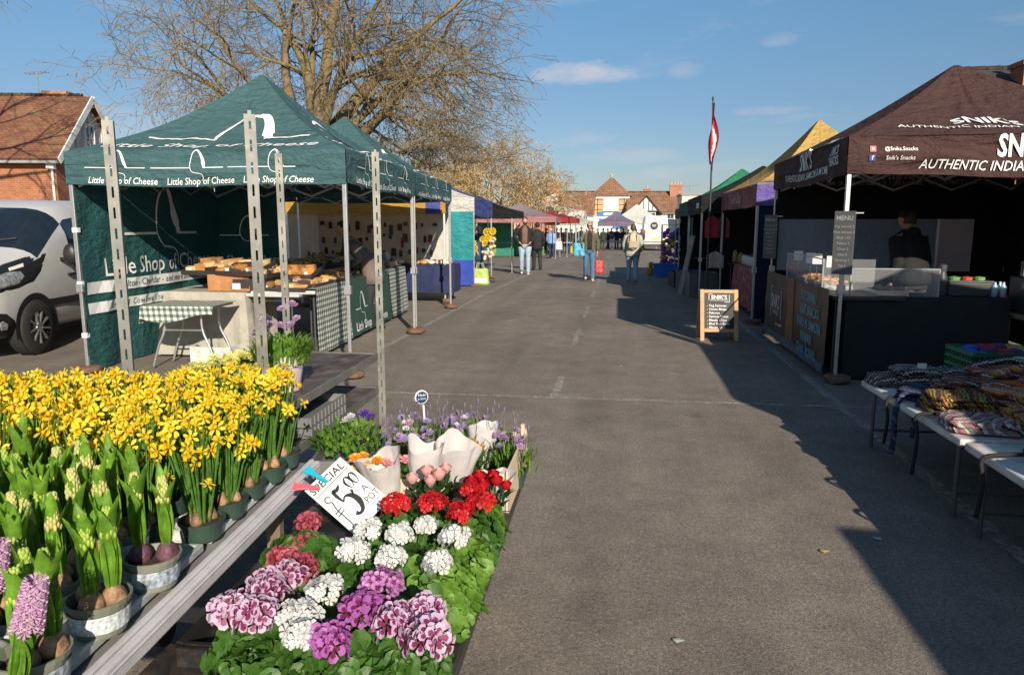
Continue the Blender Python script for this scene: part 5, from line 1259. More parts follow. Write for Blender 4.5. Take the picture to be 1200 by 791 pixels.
# stock on the ground along the dark stalls
def box_of(label, loc, d, col, rz, n, icol, seed, cat='box', name='stock_box'):
    rg = random.Random(seed); t = thing(name, label, cat, loc, rz); x, y, z = d
    m = M('stockbox_%02d%02d%02d' % tuple(int(c*99) for c in col), col, .6); q = MB()
    for s in (-1, 1): q.box((0, s*y/2, z/2), (x+.016, .016, z)).box((s*x/2, 0, z/2), (.016, y-.016, z)).box((0, s*(y/2+.012), z-.02), (x+.05, .012, .03))
    q.box((0, 0, .01), (x-.016, y-.016, .012)).build('box_body', m, t, bevel=.004)
    for k in range(n):
        c = icol[k % len(icol)]; mi = M('stock_%02d%02d%02d' % tuple(int(v*99) for v in c), c, .6, var=.3, scale=9)
        MB().ell((rg.uniform(-.36, .36)*x, rg.uniform(-.36, .36)*y, z*.8+rg.random()*.05), (rg.uniform(.05, .1), rg.uniform(.05, .1), rg.uniform(.04, .08)), 10, 7).build('item', mi, t, smooth=True)
    return t
mix = [(.02, .02, .02), (.4, .4, .4), (.3, .04, .05), (.05, .1, .25), (.45, .3, .1)]
box_of('bright blue plastic box of goods on the ground left of the dark stalls', (1.55, 24.3, gz(24.3)), (.8, .6, .42), (.02, .14, .55), 0, 8, mix, 1)
box_of('black plastic box of goods on the ground below the hanging scarves', (1.75, 19.8, gz(19.8)), (.7, .9, .4), (.02, .02, .022), R(5), 10, mix, 2)
box_of('grey plastic box of folded goods on the ground nearer than the black box', (1.72, 18.3, gz(18.3)), (.6, .9, .5), (.16, .17, .18), R(-4), 10, mix, 3)
box_of('clear box stacked with small wares beside the leaning board', (1.85, 16.9, gz(16.9)), (.6, .9, .55), (.10, .11, .12), R(2), 10, mix, 4)
t = thing('leaning_board', 'long pale board leaning against the green stall', 'board', (1.42, 17.2, gz(17)), R(0)); MB().bar((0, 0, 0), (.28, .25, 1.35), .14, .03).build('board_body', M('pale_board', (.30, .25, .2), .7, var=.3), t)
t = table('goods table in the dark under the black canopy', (2.7, 17.1), 2.6, .8, .8, R(90), DBAN, STEELD, name='goods_table')
t = table('goods table in the dark under the green canopy', (2.8, 20.6), 2.6, .8, .8, R(90), DBAN, STEELD, name='goods_table')
rg = random.Random(5)
for k in range(14):
    c = rg.choice(mix); t = thing('ware', 'small ware in the crowded display on the table under the black canopy', 'ware', (2.45+rg.random()*.4, 15.95+.17*k, gz(17)+.8), rg.random()*3, 'wares under the black canopy')
    h_ = rg.uniform(.1, .28); MB().lathe([(.05, 0), (.07, .02), (.06, h_*.7), (.03, h_)], 8).build('ware_body', M('stock_%02d%02d%02d' % tuple(int(v*99) for v in c), c, .6, var=.3, scale=9), t, smooth=True)
garment('pale tote hanging low at the front of the black stall', (2.0, 15.75, 1.05), (.50, .42, .34), .35, .35, R(8))
# toy display: rack of balls and bright toys
t = thing('toy_rack', 'wire rack of purple balls and bright toys at the end of the right hand row', 'rack', (2.0, 26.5, gz(26.5))); fr = MB()
for x in (-.5, .5):
    for y in (-.3, .3): fr.tube([(x, y, 0), (x, y, 1.7)], .015, 6)
for z in (.4, .9, 1.4, 1.7): fr.tube([(-.5, -.3, z), (.5, -.3, z), (.5, .3, z), (-.5, .3, z), (-.5, -.3, z)], .012, 5)
fr.build('rack_frame', ALU, t)
toy = [(.28, .05, .38), (.30, .06, .40), (.03, .15, .45), (.50, .05, .08), (.60, .28, .02), (.45, .04, .12), (.62, .50, .03), (.05, .30, .35)]
for k in range(100):
    c = toy[rg.choice((0, 0, 1, 1, 5, 3, 4, 2, 6))] if k > 8 else toy[k % 3]; z = 1.50-.0125*k if k > 8 else 1.52-.10*(k//3)
    MB().ell((rg.uniform(-.5, .5), -.33+rg.uniform(-.08, .1), max(.2, z)), (rg.uniform(.07, .13), .09, rg.uniform(.05, .10)), 10, 7).build('toy', M('toy_%02d%02d%02d' % tuple(int(v*99) for v in c), c, .35), t, smooth=True)
t = thing('soft_toy', 'orange and yellow toy standing on the ground beside the blue box', 'toy', (.95+.1, 24.6, gz(24.6))); MB().ell((0, 0, .16), (.12, .1, .16), 12, 8).ell((.02, -.02, .38), (.09, .09, .09), 12, 8).ell((-.09, 0, .2), (.05, .05, .09), 8, 6).ell((.11, 0, .2), (.05, .05, .09), 8, 6).build('toy_body', M('toy_orange', (.55, .25, .03), .8), t, smooth=True)
# flag
t = thing('flagpole', 'tall thin black flagpole rising between the right hand canopies', 'flagpole', (1.80, 15.3, 0))
ztop = at(831, 116, 15.3).z; MB().tube([(0, 0, 0), (.0, 0, 2.4), (-.03, 0, ztop)], [.022, .018, .010], 8).lathe([(.0, -.05), (.02, -.03), (.02, .02), (0, .05)], 8, (-.03, 0, ztop)).build('pole', DFRAME, t)
t = thing('flag', 'limp red, white and navy flag hanging near the top of the flagpole', 'flag', (1.77, 15.3, ztop-.08)); mb = MB()
def ff(u, v):
    x = .03+.10*u*(.5+v)+.03*math.sin(v*7+u*4); y = .05*math.sin(u*9+v*3)*(1-.3*v); return Vector((-.05+1.0*x*(1.0+.35*math.sin(v*math.pi*1.6)), y, -1.18*v-.15*u*v))
o_ = len(mb.v); W_, H_ = 12, 26
for j in range(H_+1):
    for i in range(W_+1): mb.v.append(tuple(ff(i/W_, j/H_)))
for j in range(H_):
    for i in range(W_):
        mb.f.append((j*13+i, j*13+i+1, (j+1)*13+i+1, (j+1)*13+i)); s_ = i/W_+.15*math.sin(j*.35); mb.mi.append(1 if j > 23 or j < 1 else (2 if (.35 < s_ < .62 and j > 7) else 0))
mb.build('flag_cloth', [M('flag_red', (.50, .02, .035), .7, transl=.2), M('flag_navy', (.02, .03, .14), .7, transl=.2), M('flag_white', (.7, .7, .7), .7, transl=.2)], t, smooth=True)
# ------------------------------------------------------------------ left-hand row beyond the cheese
ORG = cloth('orange_canvas', (.52, .30, .06), .25); WHC = cloth('white_canvas', (.66, .65, .60), .25); BLU = cloth('blue_purple_canvas', (.07, .09, .30), .15); TEAL = cloth('teal_sheet', (.03, .27, .29), .2, dirt=(.05, .36, .37))
gC = Gaz('orange and blue canopy of the hardware stall behind the cheese stall', (-5.39, 15.78), 1.60, 1.55, 1.83, 2.10, 2.9, ORG, {'S': ORG, 'E': BLU, 'N': ORG, 'W': ORG}, R(12), truss=False)
MB().grid(lambda u, v: gC.val('S', 1.2+.3*u, 1.83+.27*v, .014), 16, 10).build('blue_panel', BLU, gC.t)
gC.wall('N', M('white_sheet', (.52, .49, .43), .85, var=.12, transl=.12, bmp=.4, bscale=4, bdist=.03), wr=.6); gC.wall('W', WHC, wr=.6)
rg = random.Random(8)
hung = [M('hung_dark', (.03, .03, .035), .6), M('hung_brown', (.12, .07, .04), .7), M('hung_red', (.14, .04, .04), .6), M('hung_blue', (.04, .08, .14), .6)]
inv = Matrix.Translation((-5.39, 15.78, 0)) @ Matrix.Rotation(R(12), 4, 'Z')
for j in range(4):
    for i in range(14):
        x = -1.4+.2*i; p = inv @ Vector((x+rg.uniform(-.07, .07), 1.40, 1.62-.30*j+rg.uniform(-.06, .06))); h_ = rg.uniform(.07, .25)
        if x > .9 and j in (0, 2): h_ *= .55
        t = tag(MB().box((0, 0, -h_/2), (rg.uniform(.05, .12), .03, h_)).tube([(0, 0, 0), (0, 0, .04)], .005, 4).build('hanging_ware', hung[rg.choice((0, 0, 0, 1, 2, 3))]), 'small packet hanging on the white sheet behind the hardware stall', 'packet', 'packets hanging on the white sheet'); t.location = p
tp = on(498, 357); 
t = table('goods table under a navy cloth in front of the white sheet', (-4.05, 14.9), 1.35, .75, .76, ROW, TOPG, STEELD, name='goods_table')
o = skirt(-.7, .7, -.42, .40, .78, z0=.22, seed=31, fold=.04).build('tablecloth', NAVY); o.location = (-4.05, 14.9, 0); o.rotation_euler = (0, 0, ROW); tag(o, 'navy cloth over the small goods table beside the teal wall', 'tablecloth')
for k in range(16):
    c = rg.choice([(.5, .25, .06), (.6, .5, .35), (.05, .2, .35), (.03, .03, .03), (.55, .5, .45)]); t = tag(MB().ell((0, 0, .04), (.09, .07, .05), 10, 6).build('ware', M('stock_%02d%02d%02d' % tuple(int(v*99) for v in c), c, .6, var=.3, scale=9), smooth=True), 'small soft ware heaped on the navy cloth', 'ware', 'wares on the navy cloth'); t.location = (-4.65+.16*(k % 8), 14.72+.22*(k//8), .785)
t = table('longer goods table under the orange canopy', (-6.0, 15.6), 2.2, .8, .78, ROW, M('cluttered_top', (.12, .11, .1), .7, var=.6, scale=14), STEELD, name='goods_table')
for k in range(24):
    c = rg.choice([(.5, .5, .48), (.3, .32, .34), (.05, .2, .35), (.03, .03, .03), (.35, .12, .05)]); h_ = rg.uniform(.08, .3); t = tag(MB().lathe([(.05, 0), (.08, .02), (.07, h_*.7), (.03, h_)], 9).build('ware', M('stock_%02d%02d%02d' % tuple(int(v*99) for v in c), c, .6, var=.3, scale=9), smooth=True), 'small ware standing on the long table under the orange canopy', 'ware', 'wares under the orange canopy'); t.location = (-7.0+.17*(k % 12), 15.4+.3*(k//12), .78)
cD = at(553, 262, 18.8); gD = Gaz('white and purple blue canopy with a teal end wall, left row', (cD.x-1.75, 20.5), 1.75, 1.7, 1.88, 2.34, 3.1, {'S': WHC, 'E': BLU, 'N': BLU, 'W': BLU}, {'S': WHC, 'E': BLU, 'N': BLU, 'W': BLU}, R(2), truss=False)
gD.wall('S', TEAL, u0=-1, u1=1.0, z0=.7, wr=.8, z1=1.98, off=.08)
gD.wall('S', M('blue_sheet', (.02, .05, .32), .8, bmp=.5, bscale=8, bdist=.02), u0=-1, u1=1.0, z0=.06, z1=.72, wr=1.0, off=.1, name='lower_sheet')
# sunflower garlands
def garland(label, c, n, h_, w_, seed, pole=False):
    rg = random.Random(seed); t = thing('flower_garland', label, 'garland', c, 0, None)
    for k in range(n):
        x, y, z = rg.uniform(-w_, w_), rg.uniform(-.08, .08), rg.uniform(0, h_); m = MB(); r = rg.uniform(.09, .13)
        for i in range(11):
            a = i*2*math.pi/11; b0 = (math.cos(a), math.sin(a)); q = (math.cos(a+.25), math.sin(a+.25)); q2 = (math.cos(a-.25), math.sin(a-.25))
            m.poly([(x+b0[0]*r*.3, y-.02, z+b0[1]*r*.3), (x+q2[0]*r*.75, y-.05, z+q2[1]*r*.75), (x+b0[0]*r, y-.03, z+b0[1]*r), (x+q[0]*r*.75, y-.05, z+q[1]*r*.75)])
        m.ell((x, y-.03, z), (r*.33, .02, r*.33), 8, 6, 1); m.build('flower', [M('sunflower_yellow', (.72, .50, .02), .6, transl=.2), M('sunflower_heart', (.45, .25, .02), .8)], t)
    MB().tube([(0, 0, -.2), (.02, 0, h_*.5), (0, 0, h_+.1)], .012, 5).build('stem', M('leaf_dark', (.03, .07, .02), .7), t)
    if pole: MB().tube([(0, 0, -c[2]+gz(c[1])), (0, 0, h_+.3)], .018, 8).lathe([(.2, -c[2]+gz(c[1])), (.2, -c[2]+gz(c[1])+.04), (.03, -c[2]+gz(c[1])+.06)], 14).build('stand_pole', DFRAME, t)
    return t
garland('yellow sunflower garland hanging at the corner of the teal wall', at(554.5, 303, 19.2), 9, .62, .10, 1)
garland('taller sunflower garland on a thin stand right of the navy coated woman', at(572, 296, 20.5), 13, .80, .15, 2, True)
t = thing('flower_posy', 'white and cream posy at the foot of the taller sunflower garland', 'flowers', at(572, 296, 20.4));
for k in range(26): MB().ell((rg.uniform(-.16, .2), rg.uniform(-.1, .1), rg.uniform(-.2, .40)), (.045, .03, .04), 8, 6).build('bloom', M('cream_bloom', (.62, .50, .38), .8), t)
gb = on(563, 333.5); o = bag('lime green and white patterned shopping bag standing by the teal wall', gb, .48, .44, .24, (.42, .55, .12), R(5))
MB().box((0, -.125, .12), (.40, .012, .12)).build('white_band', PAPER, o)
# far canopies, left
def farg(label, px, d, hw, zb, zt, zp, rm, vm=None, **k):
    x = at(px, 262, d).x; g = Gaz(label, (x, d), hw, k.pop('hb', 1.5), zb, zt, zp, rm, vm or rm, truss=False, weights=False, **k); return g
farg('black canopy with a red valance behind the white and blue canopy', 561, 27, 1.5, 1.95, 2.2, 2.75, DBLK, DBLK)
gm = farg('grey mauve canopy with a pink trim above the green side wall', 609, 41, 2.2, 1.98, 2.28, 3.05, cloth('mauve_canvas', (.25, .20, .21), .2), cloth('pink_canvas', (.42, .20, .20), .2))
gm.wall('N', cloth('sea_green_sheet', (.05, .26, .18), .2), u0=.25, u1=1, wr=.6)
gm.wall('W', cloth('sea_green_sheet', (.05, .26, .18), .2), wr=.6)
for k, (px, d) in enumerate(((582, 52), (594, 52), (641, 50), (653, 50), (631, 55))):
    farg(('scalloped white canopy behind the red canopies, %s' if k in (2, 3) else 'scalloped white canopy beyond the mauve canopy, %s') % ('left one', 'right one', 'left one of the pair', 'right one of the pair', 'tallest and furthest back')[k], px, d, 1.9, 2.5, 2.85, (3.5, 3.3, 3.5, 3.2, 4.0)[k], WHC, scallop=.3, loc_sag=.05)
REDF = cloth('red_canvas', (.32, .035, .04), .2)
farg('red canopy behind the bearded man, left of two', 645, 44, 1.15, 2.0, 2.3, 2.7, REDF); farg('red canopy behind the bearded man, right of two', 657, 46, 1.1, 2.0, 2.3, 2.6, REDF)
farg('cream canopy above the crowd in the middle distance', 667, 58, 1.8, 2.0, 2.3, 3.1, cloth('cream_canvas', (.45, .44, .36), .2))
farg('purple grey canopy standing before the pyramid roofed building', 722, 60, 1.45, 1.95, 2.3, 3.15, cloth('purple_grey_canvas', (.17, .14, .20), .15))
farg('white canopy left of the far white van', 746, 66, 1.9, 2.2, 2.6, 3.9, WHC, loc_sag=.03)
# stock below far canopies
for k, (px, py, c, lab) in enumerate(((601, 300, (.03, .30, .06), 'left'), (632, 299, (.05, .30, .05), 'right'))):
    p = on(px, py); t = thing('wheelie_bin', 'bright green bin standing %s of the bearded man' % lab, 'bin', p, R(5*k)); MB().prism([(-.3, -.3, 0), (.3, -.3, 0), (.36, -.35, 1.0), (-.36, -.35, 1.0)], (0, .62, 0)).build('bin_body', M('bin_green', (.02, .28, .05), .5), t, bevel=.03); MB().box((0, 0, 1.03), (.76, .74, .06)).build('lid', M('bin_green', (.02, .28, .05), .5), t, bevel=.02)
    for s in (-1, 1): MB().tube([(s*.28-.03, .33, .1), (s*.28+.03, .33, .1)], .1, 12).build('wheel', DFRAME, t)
for k, (px, py) in enumerate(((655, 297), (690, 294), (718, 293), (728, 294))):
    p = on(px, py); table('distant goods table %s' % ('beside the red canopies', 'right of the crowd', 'left under the purple canopy', 'right under the purple canopy')[k], (p.x, p.y), 1.8, .8, .75, 0, [TOPW, NAVY, NAVY, NAVY][k], STEELD, name='goods_table').location.z = p.z
# far white van seen from behind
p = on(768, 294); t = thing('parked_van', 'tall white van seen from behind with a round dark emblem on its doors', 'van', (p.x, p.y, p.z))
WV = M('white_van_paint', (.68, .68, .66), .35, var=.03, dirt=(.45, .43, .40), dirtscale=1.5)
mb = MB(); pr = [(-.95, .35), (-.98, 1.2), (-.93, 2.0), (-.86, 2.62), (-.78, 2.72), (.78, 2.72), (.86, 2.62), (.93, 2.0), (.98, 1.2), (.95, .35)]
mb.prism([(x, 0, z) for x, z in pr], (0, 4.6, 0)); mb.build('body', WV, t, bevel=.04)
MB().prism([(-.92, 4.6, .4), (.92, 4.6, .4), (.85, 4.6, 2.2), (-.85, 4.6, 2.2)], (0, 1.2, 0)).build('cab', WV, t)
for s in (-1, 1):
    d_ = MB().box((s*.42, -.02, 1.55), (.80, .03, 2.05)).build('rear_door', WV, t, bevel=.02)
    MB().box((s*.90, -.03, 1.35), (.12, .06, .55)).build('tail_light', M('tail_red', (.45, .02, .02), .25), t)
    for y in (.9, 4.6): MB().tube([(s*.82, y, .34), (s*.98, y, .34)], .34, 20).build('wheel', M('tyre_rubber', (.016, .016, .016), .8), t)
em = MB().lathe([(.0, 0), (.30, 0), (.30, .015), (0, .015)], 28, T=Matrix.Translation((-.15, -.045, 1.95)) @ Matrix.Rotation(R(90), 4, 'X')).build('emblem', M('emblem_dark', (.03, .03, .03), .5), t)
MB().box((-.15, -.064, 1.99), (.30, .006, .05)).box((-.15, -.064, 1.90), (.22, .006, .03)).build('emblem_text', LET_W, em)
MB().box((0, -.06, .95), (.55, .02, .13)).build('number_plate', M('plate_yellow', (.70, .55, .05), .4), t)
MB().box((0, -.06, .42), (1.9, .16, .2)).box((0, -.05, .68), (1.8, .08, .06)).build('bumper', DFRAME, t, bevel=.02)
# second vehicle glimpsed between stalls, lamp post
p = Vector((X(668, 70), 70, gz(70))); t = thing('lamp_post', 'thin grey pole standing before the brown tile roof', 'pole', p); MB().tube([(0, 0, 0), (0, 0, 4.6)], [.05, .035], 8).lathe([(.0, 0), (.12, .05), (.12, .2), (0, .25)], 10, (0, 0, 4.6)).build('pole_body', LEAD, t)
# ------------------------------------------------------------------ jumper stall on the right
for k, (x0_, yc, hb_, lab) in enumerate(((3.14, 3.85, 1.55, 'navy canopy of the jumper stall beside the samosa stall'), (3.52, .75, 1.35, 'navy canopy of the jumper stall right of the camera'), (3.25, -2.23, 1.6, 'navy canopy at the rear of the right hand row'))):
    g = Gaz(lab, (x0_+1.6, yc), 1.6, hb_, 1.98, 2.28, 3.2, NVY, NVY, 0, truss=False); g.wall('E', NVY, wr=.5)
KN = []
def knit(name, cols, sc=30, rot=0.0):
    m, nt, b = newmat(name); tc = nt.add('ShaderNodeTexCoord').outputs['Object']
    mp = nt.add('ShaderNodeMapping'); mp.inputs['Rotation'].default_value = (0, 0, rot); nt.ln(tc, mp.inputs[0])
    sp = nt.add('ShaderNodeSeparateXYZ'); nt.ln(mp.outputs[0], sp.inputs[0])
    zig = nt.add('ShaderNodeMath', operation='PINGPONG'); zig.inputs[1].default_value = .012; nt.ln(sp.outputs[0], zig.inputs[0])
    ad = nt.add('ShaderNodeMath', operation='ADD'); nt.ln(sp.outputs[1], ad.inputs[0]); nt.ln(zig.outputs[0], ad.inputs[1])
    ad2 = nt.add('ShaderNodeMath', operation='ADD'); nt.ln(ad.outputs[0], ad2.inputs[0]); nt.ln(sp.outputs[2], ad2.inputs[1])
    ml = nt.add('ShaderNodeMath', operation='MULTIPLY'); ml.inputs[1].default_value = sc*.28; nt.ln(ad2.outputs[0], ml.inputs[0])
    nz = noise(nt, 6, 3, .5, tc); a3 = nt.add('ShaderNodeMath', operation='ADD'); nt.ln(ml.outputs[0], a3.inputs[0]); nt.ln(nz, a3.inputs[1])
    fr = nt.add('ShaderNodeMath', operation='FRACT'); nt.ln(a3.outputs[0], fr.inputs[0])
    r = nt.add('ShaderNodeValToRGB'); r.color_ramp.interpolation = 'CONSTANT'; e = r.color_ramp.elements
    while len(e) < len(cols): e.new(.5)
    for i, c in enumerate(cols): e[i].position = i/len(cols); e[i].color = (*c, 1)
    nt.ln(fr.outputs[0], r.inputs['Fac']); nt.ln(r.outputs['Color'], b.inputs['Base Color']); b.inputs['Roughness'].default_value = .95
    w_ = nt.add('ShaderNodeTexVoronoi'); w_.inputs['Scale'].default_value = 160; nt.ln(tc, w_.inputs['Vector']); bump(nt, w_.outputs['Distance'], .8, .006, b); return m
r_, o_, k_, w_, g_, b_, y_, p_, d_ = (.34, .07, .05), (.50, .16, .04), (.018, .016, .018), (.52, .48, .42), (.14, .14, .14), (.02, .04, .12), (.48, .32, .05), (.42, .16, .17), (.16, .05, .04)
SETS = [('charcoal and cream', [k_, w_, k_, g_, k_, w_, k_, g_]), ('black and rust', [k_, r_, k_, w_, k_, d_, k_, o_]), ('rust red', [d_, r_, d_, w_, r_, d_, r_, o_]), ('orange and cream', [o_, w_, o_, r_, w_, d_, o_, y_]), ('navy', [b_, b_, k_, b_, g_, b_, b_, k_]), ('black and mustard', [k_, y_, k_, d_, k_, o_, k_, y_]), ('pink and grey', [p_, w_, g_, p_, k_, w_, p_, g_]), ('red and orange', [o_, r_, y_, o_, r_, k_, o_, y_]), ('teal and white', [(.05, .2, .25), w_, k_, (.05, .2, .25), w_, k_, g_, w_]), ('plum and white', [(.10, .03, .08), w_, k_, (.10, .03, .08), p_, k_, w_, k_])]
KM = [knit('knit_'+str(i), s[1], 30+5*(i % 3), .4*i) for i, s in enumerate(SETS)]
ta = table('near white folding table of knitted jumpers, the one at the right edge of the picture', (2.22, 3.30), 1.42, .78, .48, R(90), TOPW, M('grey_table_leg', (.10, .10, .10), .4, .4))
tb = table('further white folding table of knitted jumpers beside the samosa stall', (2.20, 4.82), 1.5, .78, .48, R(91.5), TOPW, M('grey_table_leg', (.10, .10, .10), .4, .4))
def jumper(label, loc, rz, w_, d_, h_, k, seed, fold=4, mat=None, name='folded_jumper', cat='jumper'):
    t = thing(name, label, cat, loc, rz)
    for j in range(fold):
        def f(u, v, j=j):
            a = 2*math.pi*u; e = .42; ca, sa = math.cos(a), math.sin(a)
            r_ = 1+.05*mnoise.noise(Vector((ca*2+seed, sa*2, j)))+.03*mnoise.noise(Vector((ca*6+seed, sa*6, j)))
            s_ = 1-.05*j; q = math.sin(math.pi*min(1, max(0, v)))**.16 if v > 0 and v < 1 else 0.02
            return Vector((w_/2*math.copysign(abs(ca)**e, ca)*r_*s_*q+.01*j*math.sin(seed+j*2), d_/2*math.copysign(abs(sa)**e, sa)*r_*s_*q, h_*(j+.5)/fold*1.0-math.cos(math.pi*v)*h_/fold*.56+.020*mnoise.noise(Vector((ca*2*q+seed, sa*3*q, j*3)))+.008*mnoise.noise(Vector((ca*7*q+seed, sa*9*q, j*3)))+.003))
        MB().grid(f, 36, 12).build('folded_layer', mat or KM[k], t, smooth=True)
    return t
def sleeve(parent, pts, r, m): MB().tube(smooth2d(pts, 5), r, 10).build('sleeve', m, parent, smooth=True)
J = [  # x, y, rz, w, d, h, knit, label
 (1.92, 5.42, .3, .26, .22, .07, 0, 'small charcoal and cream knitted hat bundle at the far left corner of the jumper table'),
 (2.12, 5.38, .1, .40, .26, .13, 0, 'folded charcoal and cream jumper with a white tag at the far end of the table'),
 (2.42, 5.40, -.2, .36, .28, .12, 0, 'pale patterned jumper right of the white tagged jumper'),
 (2.02, 5.02, .5, .34, .22, .06, 4, 'navy scarf bundle hanging over the left edge of the further table'),
 (2.30, 5.02, -.1, .50, .34, .13, 1, 'black and rust folded jumper in the middle of the further table'),
 (2.62, 5.22, .2, .50, .40, .17, 2, 'heap of rust red cardigan rising at the back of the further table'),
 (2.08, 4.66, .05, .40, .32, .11, 5, 'black and mustard folded jumper near the left edge'),
 (2.46, 4.66, .25, .50, .38, .16, 3, 'orange and cream striped jumper lying across the table'),
 (2.72, 4.82, .3, .5, .5, .18, 2, 'long rust red cardigan draped down the right side of the heap'),
 (2.02, 4.28, -.15, .38, .34, .06, 6, 'pink and grey blanket hanging over the left table edge'),
 (2.38, 4.28, .1, .44, .36, .10, 7, 'orange and yellow patterned jumper at the near end of the further table'),
 (2.72, 4.35, .2, .40, .42, .13, 9, 'plum and white striped jumper right of the orange and yellow one'),
 (2.22, 3.72, .1, .40, .34, .08, 1, 'dark jumper lying at the far end of the near table'),
 (2.52, 3.82, -.1, .44, .36, .13, 8, 'teal and white jumper at the back of the near table'),
 (2.10, 3.38, .25, .34, .28, .12, 9, 'plum and white rolled jumper near the front edge of the near table'),
 (2.40, 3.40, -.1, .40, .34, .14, 3, 'orange and cream jumper on the near table'),
 (2.30, 3.02, .1, .44, .34, .12, 6, 'pink and grey jumper at the near end of the near table')]
for i, (x, y, a, ww, dd, hh, k, lab) in enumerate(J):
    t = jumper(lab, (x, y, .482), a, ww, dd, hh, k, i*3.1, 5 if hh > .12 else (4 if hh > .08 else 2))
    if i in (1,): MB().box((.0, -.02, hh+.02), (.06, .004, .04)).build('tag', PAPER, t)
    if i in (3,): sleeve(t, [(-.1, 0, .05), (-.22, -.02, .04), (-.28, -.03, -.06), (-.29, -.04, -.22), (-.28, -.02, -.34)], .018, KM[4]); sleeve(t, [(-.02, -.1, .05), (-.2, -.14, .04), (-.27, -.16, -.08), (-.26, -.15, -.2)], .014, KM[4])
    if i in (7,): sleeve(t, [(-.2, .05, hh), (-.05, .0, hh+.03), (.12, -.12, hh+.01), (.26, -.22, hh-.02)], .026, KM[2])
    if i in (5,): sleeve(t, [(-.26, -.1, hh*.8), (-.1, -.15, hh+.03), (.1, -.12, hh+.04), (.3, -.2, hh)], .024, KM[3]); sleeve(t, [(-.2, .1, hh), (.0, .05, hh+.05), (.2, .05, hh+.02)], .022, KM[0])
    if i in (10,): sleeve(t, [(-.22, -.1, hh), (0, -.13, hh+.03), (.25, -.02, hh+.03), (.4, .1, hh)], .018, KM[6])
STR = M('black_strap', (.012, .012, .012), .8)
for k, (x, y) in enumerate(((1.80, 4.95), (1.82, 4.52), (1.82, 3.72), (1.84, 3.20))):
    t = thing('strap', 'black strap looped over the left edge of the jumper tables, %s from the samosa stall' % ('first', 'second', 'third', 'fourth')[k], 'strap', (x, y, .48))
    MB().tube(smooth2d([(.28, .02, .03), (.06, 0, .025), (-.04, -.01, .0), (-.03, -.02, -.12), (-.035, .0, -.30-.06*(k % 2))], 4), .012, 6).build('strap_body', STR, t, smooth=True)
# green crates of socks behind
GC = M('green_crate_plastic', (.015, .16, .06), .5)
def lattice_crate(label, loc, rz, L=.60, W=.40, H=.20):
    t = thing('plastic_crate', label, 'crate', loc, rz, 'green lattice crates'); q = MB()
    for (a, b_, n) in (((-L/2, -W/2), (L/2, -W/2), 15), ((-L/2, W/2), (L/2, W/2), 15), ((-L/2, -W/2), (-L/2, W/2), 10), ((L/2, -W/2), (L/2, W/2), 10)):
        a, b_ = Vector((*a, 0)), Vector((*b_, 0)); 
        for z in (.012, .07, .13, H-.01): q.bar(a+Vector((0, 0, z)), b_+Vector((0, 0, z)), .014, .02 if z < H-.02 else .03)
        for i in range(n+1):
            p = a.lerp(b_, i/n); q.bar(p, p+Vector((0, 0, H-.03)), .009, .009, up=(0, 1, 0))
    q.box((0, 0, .008), (L, W, .01)); q.build('crate_body', GC, t); return t
sock = [(.02, .10, .45), (.35, .02, .03), (.09, .02, .12), (.42, .30, .08), (.50, .04, .30), (.55, .52, .5), (.02, .02, .025), (.04, .3, .3)]
tcx = table('dark low table carrying the green crates of socks', (3.15, 5.55), 1.4, 1.2, .46, 0, DBAN, STEELD)
for ci, (x, y, lab, cs) in enumerate(((2.92, 5.98, 'green lattice crate of blue, red and mustard socks nearest the samosa stall', (0, 0, 2, 1, 1, 2, 3, 3, 6)), (3.06, 5.40, 'green lattice crate of pink, white and black socks behind the jumper tables', (5, 4, 4, 6, 6, 5, 4, 6, 7)), (3.6, 6.0, 'green lattice crate of mixed socks furthest right', (3, 4, 1, 0, 6, 5, 2, 7, 4)))):
    t = lattice_crate(lab, (x, y, .464), R(4)); rg = random.Random(ci+3)
    for k in range(18):
        c = sock[cs[k % 9]]; px_ = -.25+.058*(k % 9)+rg.uniform(-.02, .02); py_ = -.09+.18*(k//9)+rg.uniform(-.03, .03)
        o = MB().ell((0, 0, 0), (.045, .085, .035), 10, 7, T=Matrix.Translation((px_, py_, .17+rg.random()*.03)) @ Matrix.Rotation(rg.uniform(-.5, .5), 4, 'Z')).build('sock_pair', M('sock_%02d%02d%02d' % tuple(int(v*99) for v in c), c, .9, var=.3, scale=20), t, smooth=True)
t = thing('storage_box', 'grey storage box with a pale lid under the cooking table', 'box', (4.05, 7.4, 0), R(3)); MB().prism([(-.32, -.2, 0), (.32, -.2, 0), (.36, -.22, .36), (-.36, -.22, .36)], (0, .42, 0)).build('box_body', M('grey_box_plastic', (.30, .31, .32), .5), t, bevel=.02); MB().box((0, 0, .385), (.76, .48, .05)).build('lid', M('pale_lid_plastic', (.45, .46, .46), .5), t, bevel=.015); MB().box((0, -.225, .2), (.3, .012, .1)).build('handle', DFRAME, t)
